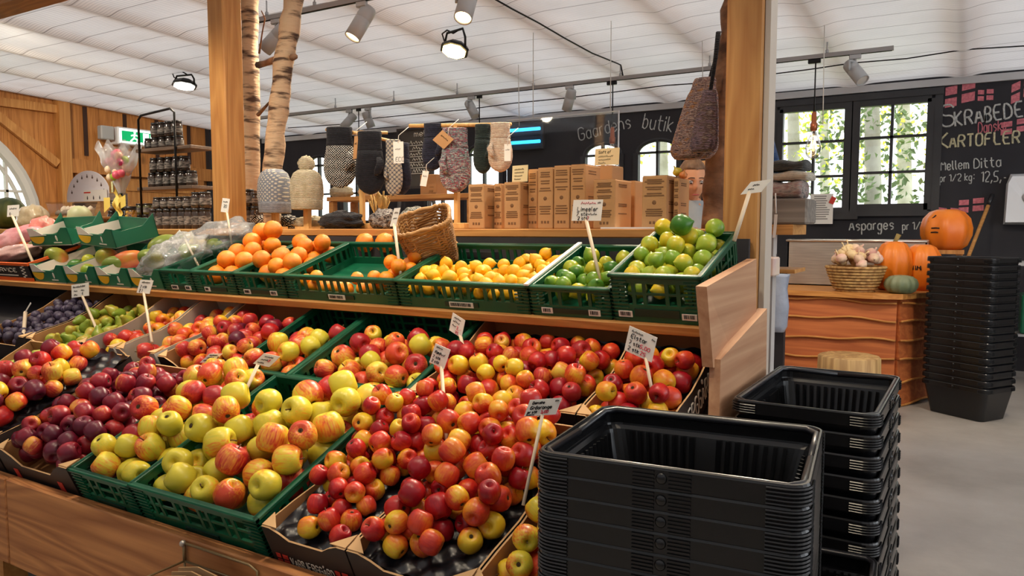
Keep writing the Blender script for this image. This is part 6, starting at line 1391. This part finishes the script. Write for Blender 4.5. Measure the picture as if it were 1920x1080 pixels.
# blue sweater hanging beside the post, both sides
q0, q1 = at(1426, 250, Y=3.6), at(1457, 336, Y=3.6)
t = thing('blue_sweater', 'blue knitted sweater with a white collar hanging past the square post', 'sweater', (at(1402, 290, Y=3.6).x, 3.6, (q0.z + q1.z) / 2), radians(28)); hw = .105; hz = (q0.z - q1.z) / 2
obj('torso', MB().loft([[(hw * k * cos(2 * pi * j / 24), .05 * sin(2 * pi * j / 24), z) for j in range(24)] for k, z in ((.55, hz + .03), (1.0, hz - .02), (1.0, 0), (1.02, -hz), (.98, -hz - .01))]), K_blue, t)
obj('sleeve', MB().tube([(hw * .7, 0, hz - .02), (hw * 1.0, 0, -.02), (hw * 1.05, .02, -hz)], [.04, .04, .035], 12), K_blue, t); obj('sleeve', MB().tube([(-hw * .7, 0, hz - .02), (-hw * 1.0, 0, -.02), (-hw * 1.05, .02, -hz)], [.04, .04, .035], 12), K_blue, t)
obj('collar', MB().tube([(hw * .1, -.04, hz + .04), (hw * .5, -.045, hz + .0), (hw * .95, -.03, hz - .03)], .014, 8), M_white, t, 'white collar trim'); obj('hook', MB().tube([(0, 0, hz + .03), (0, 0, hz + .12), (.02, 0, hz + .15)], .004, 6), M_blackm, t)
obj('hanging_line', MB().cyl((0.02, 0, hz + .15), (0.02, 0, ceil_z(3.6) - (q0.z + q1.z) / 2 - .03), .003, n=5), M_blackm, t)
solid('hang_tag', MB().tube([at(1454, 362, Y=3.27), at(1455, 400, Y=3.27)], .003, 5).grid(lambda u, v: at(1452 + 6 * u - 4 * v + 6 * v * v * 0, 402 + 44 * v, Y=3.265) + V((0, .004 * sin(3 * v), 0)), 3, 8), M_white, 'narrow white strip tag hanging from the clothes pile', 'tag')
# notice pinned on the window frame
n0, n1 = at(1519, 420, Y=YB - .07), at(1563, 363, Y=YB - .07)
t = thing('paper_notice', 'white printed notice in front of the window corner with a small red pin', 'notice', ((n0.x + n1.x) / 2, YB - .075, n0.z)); w, h = (n1.x - n0.x) / 2, n1.z - n0.z
obj('sheet', MB().bb((-w, 0, 0), (w, .003, h)), M_white, t); f = MB(); rd = random.Random(4)
for k in range(11): f.bb((-w * .7, -.001, h * (.9 - .075 * k)), (w * rd.uniform(.3, .75), 0, h * (.9 - .075 * k) + .012))
obj('printed_lines', f, pm('grey_print', rgb(150, 144, 138), .8), t); obj('pin', MB().box((w * .95, -.006, h * .78), (.05, .01, .075), rot=(0, .4, 0)), M_redprint, t, 'red pin')
# ---- service counter of wavy edged boards
F0, F1, F2 = V((-2.2, 6.40, 0)), V((-.44, 6.40, 0)), V((-.10, 7.0, 0))
t = thing('service_counter', 'service counter clad in wavy edged larch boards', 'counter', (0, 0, 0)); topz = .865
rd = random.Random(21)
def boards(A, B, seed, off):
    rd = random.Random(seed); d = (B - A); L = d.length; d.normalize(); n = V((d.y, -d.x, 0)); z = 0.02; i = 0
    hs = [.16, .165, .15, .155, .14, .10]
    for h in hs:
        z1 = min(z + h, topz - .04); N_ = 22
        edge = lambda u, s_: .012 * sin(u * 5 + s_) + .008 * sin(u * 13 + s_ * 2)
        lo = [A + d * (L * j / N_) + n * (.035) + V((0, 0, z + edge(L * j / N_, i + seed))) for j in range(N_ + 1)]
        hi = [A + d * (L * j / N_) + n * (.018) + V((0, 0, z1 + .012)) for j in range(N_ + 1)]
        mb = MB(); vs = lo + hi + [p - n * .03 for p in hi] + [p - n * .045 for p in lo]; m = N_ + 1; fs = []
        for j in range(N_): fs += [(j, j + 1, m + j + 1, m + j), (m + j, m + j + 1, 2 * m + j + 1, 2 * m + j), (3 * m + j + 1, 3 * m + j, j, j + 1)[::-1]]
        fs += [(0, m, 2 * m, 3 * m), (m - 1, 4 * m - 1, 3 * m - 1, 2 * m - 1)]
        mb.add(vs, fs, 0); obj('board', mb, M_log, t)
        e = MB(); e.tube([p + V((0, 0, .006)) + n * .004 for p in lo], .009, 6); obj('bark_edge', e, M_edge, t, 'pale wavy edge')
        z = z1; i += 1
boards(F0, F1, 3, 0); boards(F1, F2, 5, 1)
obj('carcass', MB().prism([F0 + V((0, .05, .0)), F1 + V((-.03, .05, 0)), F2 + V((-.05, 0, 0)), V((-.3, 7.2, 0)), V((-2.2, 7.2, 0))], (0, 0, topz - .045)), M_dark, t)
pts = [V((-2.2, 6.33, 0)), V((-1.4, 6.335, 0)), V((-.9, 6.32, 0)), V((-.6, 6.29, 0)), V((-.40, 6.34, 0)), V((-.32, 6.50, 0)), V((-.04, 7.0, 0)), V((-.15, 7.25, 0)), V((-2.2, 7.25, 0))]
obj('worktop', MB().prism([p + V((0, 0, topz - .04)) for p in pts], (0, 0, .04)), M_edge, t, 'pale live edge worktop')
# steel bin on the counter
s0, s1 = at(1478, 470, Y=7.0), at(1738, 470, Y=7.0); hz = at(1600, 452, Y=6.9).z - topz
t = thing('steel_bin', 'wide open stainless steel bin behind the pumpkins', 'bin', ((s0.x + s1.x) / 2, 6.97, topz)); w = (s1.x - s0.x) / 2
f = MB().bb((-w, 0, 0), (w, .012, hz)).bb((-w, .30, 0), (w, .312, hz + .0)).bb((-w, 0, 0), (-w + .012, .31, hz)).bb((w - .012, 0, 0), (w, .31, hz)).bb((-w, 0, 0), (w, .31, .01)); obj('box', f, M_steel, t)
f = MB().cyl((-w - .01, -.006, hz), (w, -.006, hz), .011, n=8).cyl((-w - .01, .318, hz), (w, .318, hz), .011, n=8).cyl((-w - .006, 0, hz), (-w - .006, .312, hz), .011, n=8); obj('rolled_rim', f, pm('polished_steel', rgb(214, 200, 184), .2, metal=.8), t)
obj('divider', MB().bb((-.1, .02, .05), (-.09, .29, hz - .01)), M_steel, t)
# bowl with nets of onions
q = at(1604, 520, Y=6.48); t = thing('coiled_bowl', 'coiled straw bowl full of netted bulbs on the service counter', 'bowl', (q.x, 6.47, topz)); rb = 51 * (q - EYE).dot(_fw) / FPX; f = MB()
hb = (at(1604, 498, Y=6.45).z - topz) * .9
for k in range(9): z = hb * k / 8; r = rb * (.62 + .38 * (k / 8) ** .7); f.tube([(r * cos(j * 2 * pi / 40), r * sin(j * 2 * pi / 40), z + .008) for j in range(40)], hb / 15, 6, closed=True)
obj('coil', f, pm('straw_coil', rgb(206, 164, 100), .6, rgb(150, 106, 58), 30, bump=.3), t); obj('bottom', MB().lathe([(0, .004), (rb * .62, .004), (rb * .95, hb * .9)], 24), pm('straw_bottom', rgb(160, 116, 66), .7), t)
M_garl = [pm('netted_bulb', rgb(226, 196, 160), .6, rgb(196, 140, 130), 6, bump=.6), pm('netted_bulb_pink', rgb(222, 170, 160), .6, rgb(240, 214, 180), 6, bump=.6), pm('netted_bulb_cream', rgb(240, 214, 164), .6, rgb(200, 160, 110), 6, bump=.6)]
rd = random.Random(6)
for k in range(30):
    a_ = rd.uniform(0, 6.28); r = rb * .78 * sqrt(rd.random()); z = hb + .01 + .13 * (1 - (r / rb) ** 2) + rd.uniform(-.03, .02)
    def gf(p, s=k): return p * (1 + .22 * mnoise.noise(p * 3 + V((s, 0, 0))))
    solid('netted_bulb', MB().ell((0, 0, 0), (.05, .042, .036), 14, 10, f=gf).tube([(.036, 0, 0), (.06, .01, .016), (.075, 0, .03)], [.008, .004, .007], 5), M_garl[k % 3], 'netted bulb heaped in the coiled straw bowl', 'bulb', 'netted bulbs in the bowl', TR((q.x + r * cos(a_), 6.47 + r * sin(a_) * .9, topz + z), (rd.uniform(-1, 1), rd.uniform(-1, 1), rd.uniform(0, 6))))
# pumpkins
M_pump = pm('orange_pumpkin', rgb(236, 132, 28), .4, rgb(224, 106, 24), 2); M_stemp = pm('pumpkin_stem', rgb(170, 140, 80), .8, rgb(120, 104, 56), 9)
M_gsq = pm('grey_green_squash', rgb(138, 142, 110), .5, rgb(104, 116, 84), 5)
def pumpkin(px, py, wpx, hpx, Y, label, m_=None, stem=True, lob=10, zfix=None, marks=None):
    q = at(px, py, Y=Y); sc = (q - EYE).dot(_fw) / FPX; R, H = wpx * sc / 2, hpx * sc
    t = thing('pumpkin', label, 'pumpkin', (q.x, Y, zfix if zfix is not None else q.z - H / 2)); PR = [(0, .10), (.25, .03), (.55, .0), (.82, .12), (.98, .36), (1.0, .55), (.90, .78), (.66, .94), (.38, 1.0), (.16, .97), (0, .92)]
    obj('flesh', MB().lathe([(R * a_, H * b__) for a_, b__ in PR], 60, lobes=lob, lamp=.04), m_ or M_pump, t)
    if stem: obj('stem', MB().tube([(0, 0, H * .9), (.01, 0, H * 1.02), (.03, .01, H * 1.14)], [R * .2, R * .11, R * .14], 8), M_stemp, t)
    if marks:
        f = MB()
        for ln in marks: f.tube([(R * .97 * sin(u) * (cos(v * .9) ** .5), -R * .985 * cos(u) * (cos(v * .9) ** .5) - .004, H * (.5 + v * .42)) for u, v in ln], .005, 5)
        obj('drawn_marks', f, M_ink, t)
pumpkin(1676, 474, 64, 92, 6.72, 'upright orange pumpkin with a thick stem beside the straw bowl', zfix=topz, lob=9)
pumpkin(1729, 490, 66, 86, 6.84, 'orange pumpkin with drawn letters next to the tall basket stack', zfix=topz, stem=False, marks=[[(-.5, -.1), (-.5, .1)], [(-.4, -.1), (-.38, .12), (-.28, .12), (-.28, -.1)], [(-.2, -.1), (-.18, .12), (-.1, .0), (-.03, .12), (0, -.1)]])
pumpkin(1664, 514, 44, 50, 6.74, 'small orange pumpkin squeezed behind the straw bowl', zfix=topz, stem=False)
pumpkin(1690, 519, 57, 34, 6.44, 'flat grey green squash lying in front of the orange pumpkins', M_gsq, False, 12, zfix=topz)
t_big = pumpkin(1774, 431, 84, 76, 7.45, 'largest orange pumpkin with a drawn outline under the flag drawings', zfix=None, stem=False, lob=8, marks=[[(-.9, -.4), (-.95, .0), (-.8, .5), (-.5, .85)], [(-.6, .1), (-.4, .12), (-.25, .1)], [(-.62, -.15), (-.4, -.12), (-.3, -.15)]])
p_ = bpy.data.objects['pumpkin.004']; zz = p_.location.z
solid('wooden_stool', MB().bb((p_.location.x - .13, 7.33, zz - .03), (p_.location.x + .14, 7.59, zz + .004)).bb((p_.location.x - .12, 7.35, 0), (p_.location.x - .07, 7.4, zz - .03)).bb((p_.location.x + .08, 7.35, 0), (p_.location.x + .13, 7.4, zz - .03)).bb((p_.location.x - .12, 7.53, 0), (p_.location.x - .07, 7.58, zz - .03)).bb((p_.location.x + .08, 7.53, 0), (p_.location.x + .13, 7.58, zz - .03)), M_plank, 'tall stool behind the stacked baskets under the largest pumpkin', 'stool')
# log slice standing before the counter
q = at(1592, 666, Y=5.85); solid('log_slice', MB().tube([(0, 0, 0), (0, 0, q.z - .004)], .22, 26, smooth=False).lathe([(0, q.z), (.19, q.z), (.205, q.z - .004)], 26).M and MB().lathe([(.20, 0), (.215, .05), (.21, q.z * .6), (.205, q.z - .006), (.19, q.z), (0, q.z)], 40, lobes=13, lamp=.02), wood('cut_log', rgb(214, 176, 116), rgb(150, 110, 66), 2, ring=5), 'upright log slice standing before the service counter', 'log', None, TR((q.x, 5.85, 0)))
# small things at the near end of the counter
c0 = at(1428, 575, Y=6.2)
solid('grey_bag', MB().loft([[(.085 * k * cos(2 * pi * j / 20) * (1 + .06 * sin(3 * 2 * pi * j / 20 + z * 20)), .05 * k * sin(2 * pi * j / 20), z) for j in range(20)] for k, z in ((.75, -.38), (.95, -.34), (1.0, -.2), (.92, -.08), (.98, 0), (1.02, .02))], M=TR((at(1455, 560, Y=5.4).x, 5.4, at(1455, 519, Y=5.4).z))), pm('blue_grey_plastic', rgb(150, 158, 176), .3, rgb(176, 184, 200), 6, coat=.4, bump=.5), 'blue grey plastic bag hanging at the near end of the service counter', 'bag')
solid('bag_stand', MB().bb((at(1455, 560, Y=5.47).x - .06, 5.46, 0), (at(1455, 560, Y=5.47).x + .06, 5.52, at(1455, 517, Y=5.47).z)), M_dark, 'dark upright holding the blue grey bag', 'stand')
kx = at(1440, 500, Y=3.36).x; kz = at(1440, 505, Y=bY).z
for k, (px, h, c, lb) in enumerate(((1432, .085, rgb(70, 58, 54), 'dark bottle on the lower side shelf'), (1440, .085, rgb(86, 70, 62), 'second dark bottle on the lower side shelf'), (1449, .085, rgb(64, 52, 50), 'third dark bottle on the lower side shelf, nearest the steel bin'))): solid('small_bottle', MB().lathe([(0, 0), (.017, 0), (.018, .006), (.018, h * .7), (.008, h * .85), (.009, h), (0, h)], 14, M=TR((at(px, 500, Y=3.42).x, 3.42, kz))), pm('bottle_brown', c, .25), lb, 'bottle')
solid('gift_packet', MB().bb((at(1426, 515, Y=3.1).x, 3.05, at(1440, 517, Y=3.1).z), (at(1456, 515, Y=3.1).x, 3.16, at(1440, 482, Y=3.1).z), bev=.005).bb((at(1428, 515, Y=3.1).x, 3.06, 0), (at(1434, 515, Y=3.1).x, 3.1, at(1440, 517, Y=3.1).z)), pm('cream_wrap', rgb(226, 204, 182), .6, rgb(196, 160, 170), 5), 'cream wrapped packet on a low post beside the wooden end slabs', 'packet')
# towel dispenser, broom, trolley
q0, q1 = at(1881, 421, Y=YB - .05), at(1960, 324, Y=YB - .05)
t = thing('towel_dispenser', 'white paper towel dispenser on the chalkboard wall', 'dispenser', (q0.x, YB, q0.z)); w, h = q1.x - q0.x, q1.z - q0.z
obj('cover', MB().loft([[(x0, -.005, 0), (x1, -.005, 0), (x1, -.005, h), (x0 + .04, -.005, h), (x0 + .01, -.005, h * .8)] for x0, x1 in ((0, w),)] + [[(.01, -.2, .02), (w - .01, -.2, .02), (w - .01, -.17, h - .03), (.05, -.17, h - .03), (.02, -.18, h * .8)]], smooth=False), M_whitep, t); obj('window_slot', MB().ell((w * .75, -.195, h * .52), (.10, .012, .07), 16, 10), M_grey, t)
a_, c_ = at(1820, 470, Y=8.3), at(1853, 385, Y=8.52); t = thing('broom', 'broom with a wooden shaft leaning on the chalkboard wall', 'broom', (0, 0, 0)); d = (a_ - c_).normalized(); foot = a_ + d * ((a_.z - .12) / -d.z if d.z < 0 else 0)
obj('shaft', MB().cyl(foot, c_, .017, n=8), M_pinex, t); obj('shaft_tip', MB().cyl(c_, c_ - d * .12, .02, n=8), M_black, t); obj('brush_head', MB().box(foot, (.42, .06, .06)), M_black, t); obj('bristles', MB().box(foot - V((0, 0, .07)), (.40, .07, .09)), M_dark, t)
t = thing('steel_trolley', 'pale metal rack cut by the edge of the view, beside the tall basket stack', 'trolley', (at(1903, 500, Y=7.6).x, 7.6, 0)); zt = at(1905, 498, Y=7.6).z
f = MB().bb((-.02, 0, .1), (.02, .04, zt)).bb((-.02, .4, .1), (.02, .44, zt)).bb((.7, 0, .1), (.74, .04, zt)).bb((.7, .4, .1), (.74, .44, zt)); obj('frame', f, M_grey, t); obj('top', MB().bb((-.1, -.03, zt), (.78, .47, zt + .025)), M_lampgrey, t)
for x in (0, .72):
    for y in (.02, .42): obj('wheel', MB().cyl((x - .015, y, .05), (x + .015, y, .05), .05, n=14), M_dark, t)
obj('tray', MB().bb((.02, .02, .45), (.70, .42, .47)), M_grey, t)
solid('green_box', MB().bb((at(1912, 620, Y=7.7).x, 7.64, .471), (at(1912, 620, Y=7.7).x + .4, 7.98, .80), bev=.01), M_green, 'green box on the metal rack at the edge of the view', 'box')
# ================================================================== black shopping baskets
def rr(w, d, rad, z, n=6, cx=0, cy=0):
    pts = []
    for k, (sx, sy) in enumerate(((1, 1), (-1, 1), (-1, -1), (1, -1))):
        for j in range(n + 1):
            a = pi / 2 * k + pi / 2 * j / n; pts.append((cx + sx * (w / 2 - rad) + rad * cos(a), cy + sy * (d / 2 - rad) + rad * sin(a), z))
    return pts
M_bask = pm('black_basket_plastic', rgb(19, 19, 21), .27, None, spec=.5); M_bask2 = pm('black_basket_handle', rgb(32, 32, 36), .28)
def basket_meshes(w, d, h, band, taper=.80, inner=True):
    r0 = .035; mb = MB(); bt = taper
    out = [rr(w * bt, d * bt, r0, 0), rr(w * .955, d * .955, r0, h - band), rr(w, d, r0, h - band), rr(w, d, r0, h - .004), rr(w - .004, d - .004, r0, h), rr(w - .011, d - .011, r0, h), rr(w - .014, d - .014, r0, h - .004), rr(w * .965, d * .965, r0, h - band), rr(w * .925, d * .925, r0, h - band - .012), rr(w * bt - .012, d * bt - .012, r0, .006)]
    mb.loft(out, cap0=True, cap1=True, smooth=False)
    rib = mb; q = h - band + .003
    while q < h - .006:
        for sx in (-1, 1):
            for sy in (-1, 1):
                a0 = 0 if (sx, sy) == (1, 1) else 1 if (sx, sy) == (-1, 1) else 2 if (sx, sy) == (-1, -1) else 3
                cx, cy = sx * (w / 2 - r0), sy * (d / 2 - r0); pts = [V((cx + (r0 + .002) * cos(pi / 2 * a0 + pi / 2 * j / 6), cy + (r0 + .002) * sin(pi / 2 * a0 + pi / 2 * j / 6), q)) for j in range(7)]
                e0 = pts[0] + (V((0, -sy * .03, 0)) if a0 in (0, 2) else V((-sx * .03, 0, 0))); e1 = pts[-1] + (V((-sx * .03, 0, 0)) if a0 in (0, 2) else V((0, -sy * .03, 0)))
                rib.tube([e0] + pts + [e1], .0022, 4, smooth=False)
        for sy in (-1, 1): rib.bb((-.05, sy * (d / 2 + .001) - .002, q - .002), (-.012, sy * (d / 2 + .001) + .002, q + .001)); rib.bb((.012, sy * (d / 2 + .001) - .002, q - .002), (.05, sy * (d / 2 + .001) + .002, q + .001))
        q += .0065
    for sy in (-1, 1): rib.ell((0, sy * d / 2, h - band / 2), (.010, .006, .010), 12, 8)
    plain = MB(); plain.v, plain.f, plain.mi, plain.sm = list(mb.v), list(mb.f), list(mb.mi), list(mb.sm)
    # slots read as dark gaps between inner and outer upright ribs
    for sy in (-1, 1):
        n = 18
        for i in range(n):
            if i in (8, 9): continue
            x = (-.5 + (i + .5) / n) * .82
            for z0, z1 in ((.10, .40), (.46, .78)):
                k0, k1 = bt + (.925 - bt) * z0, bt + (.925 - bt) * z1
                for off, sgn in ((-.009, 1),):
                    p0 = V((x * w * k0, sy * (d * k0 / 2 + off), h * z0)); p1 = V((x * w * k1, sy * (d * k1 / 2 + off), h * z1)); mb.tube([p0, p1], .0045, 4, smooth=False)
    for sx in (-1, 1):
        n = 12
        for i in range(n):
            y = (-.5 + (i + .5) / n) * .8
            for z0, z1 in ((.10, .40), (.46, .78)):
                k0, k1 = bt + (.925 - bt) * z0, bt + (.925 - bt) * z1
                for off in (-.009,):
                    p0 = V((sx * (w * k0 / 2 + off), y * d * k0, h * z0)); p1 = V((sx * (w * k1 / 2 + off), y * d * k1, h * z1)); mb.tube([p0, p1], .0045, 4, smooth=False)
    hd = MB(); zz = h - .012
    L_ = [(-w * .476, 0, zz), (-w * .476, d * .40, zz + .004), (-w * .43, d * .47, zz + .005), (w * .43, d * .47, zz + .005), (w * .476, d * .40, zz + .004), (w * .476, 0, zz)]
    hd.tube(L_, .0075, 8); hd2 = MB().tube([(x, -y, z) for x, y, z in L_], .0075, 8)
    return mb.mesh('basket_shell', M_bask), plain.mesh('basket_shell', M_bask), hd.mesh('basket_handle', M_bask2), hd2.mesh('basket_handle', M_bask2)
def make_basket(me, label, M, group, handles=True):
    t = thing('shopping_basket', label, 'shopping basket', group=group, M=M); obj('shell', me[0], None, t)
    if handles: obj('handle', me[2], None, t); obj('handle', me[3], None, t)
    return t
def stack(me, n, step, h, x, y, rz, ztop, label_top, label, group, jit=0.0, lean=(0, 0), handles=True):
    rd = random.Random(n)
    for i in range(n):
        z = ztop - h - i * step
        if z < 0.002: break
        M = TR((x + lean[0] * i, y + lean[1] * i, z), (0, 0, rz + rd.uniform(-jit, jit)))
        if i == 0: make_basket(me, label_top, M, group, handles)
        else:
            o = bpy.data.objects.new('shopping_basket', me[1]); COL.objects.link(o); o.matrix_local = M; tag(o, label, 'shopping basket', group)
# near stack
A_, D_, C_, B_ = (at(*q, Z=.95) for q in ((1006, 845), (1488, 908), (1558, 803), (1140, 759)))
ctr = (A_ + B_ + C_ + D_) / 4; ang = atan2((D_ - A_).y + (C_ - B_).y, (D_ - A_).x + (C_ - B_).x); w = ((D_ - A_).length + (C_ - B_).length) / 2 + .012; d = ((A_ - B_).length + (D_ - C_).length) / 2 + .012
BM1 = basket_meshes(w, d, .21, .036)
stack(BM1, 20, .0375, .21, ctr.x, ctr.y, ang, .95, 'top black basket of the nearest stack', 'black basket nested under the top one in the nearest stack', 'baskets in the nearest stack')
# second stack, turned a quarter, wider steps
A_, D_, C_, B_ = (at(*q, Z=.90) for q in ((1378, 748), (1640, 779), (1697, 706), (1458, 683)))
ctr = (A_ + B_ + C_ + D_) / 4; ang = atan2((C_ - D_).y + (B_ - A_).y, (C_ - D_).x + (B_ - A_).x); d = ((D_ - A_).length + (C_ - B_).length) / 2; w = ((A_ - B_).length + (D_ - C_).length) / 2
BM2 = basket_meshes(w, d, .23, .034)
stack(BM2, 13, .054, .23, ctr.x, ctr.y, ang, .90, 'top black basket of the middle stack, before the service counter', 'black basket nested in the middle stack', 'baskets in the middle stack', .003, (.0012, 0))
# low third stack between them
BM3 = basket_meshes(.40, .26, .21, .045)
stack(BM3, 8, .05, .21, -.345, 1.815, radians(3), .57, 'top black basket of the low stack tucked between the two taller ones', 'black basket nested in the low stack', 'baskets in the low stack', .002)
# far tall stack
hw_ = radians(31); ld = V((cos(radians(146.5)), sin(radians(146.5)), 0)); sd = V((cos(radians(56.5)), sin(radians(56.5)), 0))
near = at(1842, 794, Z=0.0); BM4 = basket_meshes(.50, .34, .24, .034)
ctr = near + ld * .215 + sd * .145; ztop = at(1812, 470, Y=ctr.y).z
stack(BM4, 24, .0535, .24, ctr.x, ctr.y, radians(146.5), .24 + .0535 * int((ztop - .24) / .0535) + .003, 'top black basket of the tall stack by the chalkboard wall', 'black basket nested in the tall stack by the chalkboard wall', 'baskets in the tall far stack')
# ---- wire holder with paper bags hooked to the front board
M_brass = pm('dull_brass_wire', rgb(150, 128, 92), .4, metal=.6)
w0 = at(345, 1018, Y=1.238); w1 = at(482, 1066, Y=1.238); t = thing('wire_bag_holder', 'brass wire holder hooked on the front board', 'bag holder', w0); u = (w1 - w0); dz = V((0, 0, -.03)); fwd = V((-.0, -.24, 0))
f = MB(); f.tube([V((0, 0, 0)), V((u.x * .9, 0, 0)), V((u.x, 0, -.01)), V((u.x, 0, -.06))], .0035, 6).tube([V((0, 0, 0)), V((0, 0, -.05))], .005, 6)
z5 = V((0, 0, -.05))
for dx in (0, u.x): f.tube([V((dx, 0, -.05)), V((dx, -.2, -.05)), V((dx, -.2, -.22)), V((dx, 0, -.22)), V((dx, 0, -.05))], .003, 6)
f.tube([V((0, -.2, -.05)), V((u.x, -.2, -.05))], .003, 6).tube([V((0, 0, -.05)), V((u.x, 0, -.05))], .003, 6).tube([V((0, -.2, -.22)), V((u.x, -.2, -.22))], .003, 6)
obj('wire_frame', f, M_brass, t); obj('knob', MB().ell((0, -.004, 0), .009, 10, 8), M_steel, t)
for k in range(5): solid('paper_bag', MB().prism([w0 + V((.02, -.03 - .02 * k, -.21)), w0 + V((u.x - .02, -.03 - .02 * k, -.21)), w0 + V((u.x - .02, -.03 - .02 * k, -.045 - .004 * k)), w0 + V((u.x * .35, -.03 - .02 * k, -.03 - .004 * k)), w0 + V((.02, -.03 - .02 * k, -.05 - .004 * k))], (0, -.004, 0)), pm('brown_paper', rgb(190, 150, 104), .8), ('flat brown paper bag nearest the front board in the wire holder', 'second flat brown paper bag in the wire holder', 'middle flat brown paper bag in the wire holder', 'fourth flat brown paper bag in the wire holder', 'flat brown paper bag outermost in the wire holder')[k], 'paper bag', 'paper bags in the wire holder')
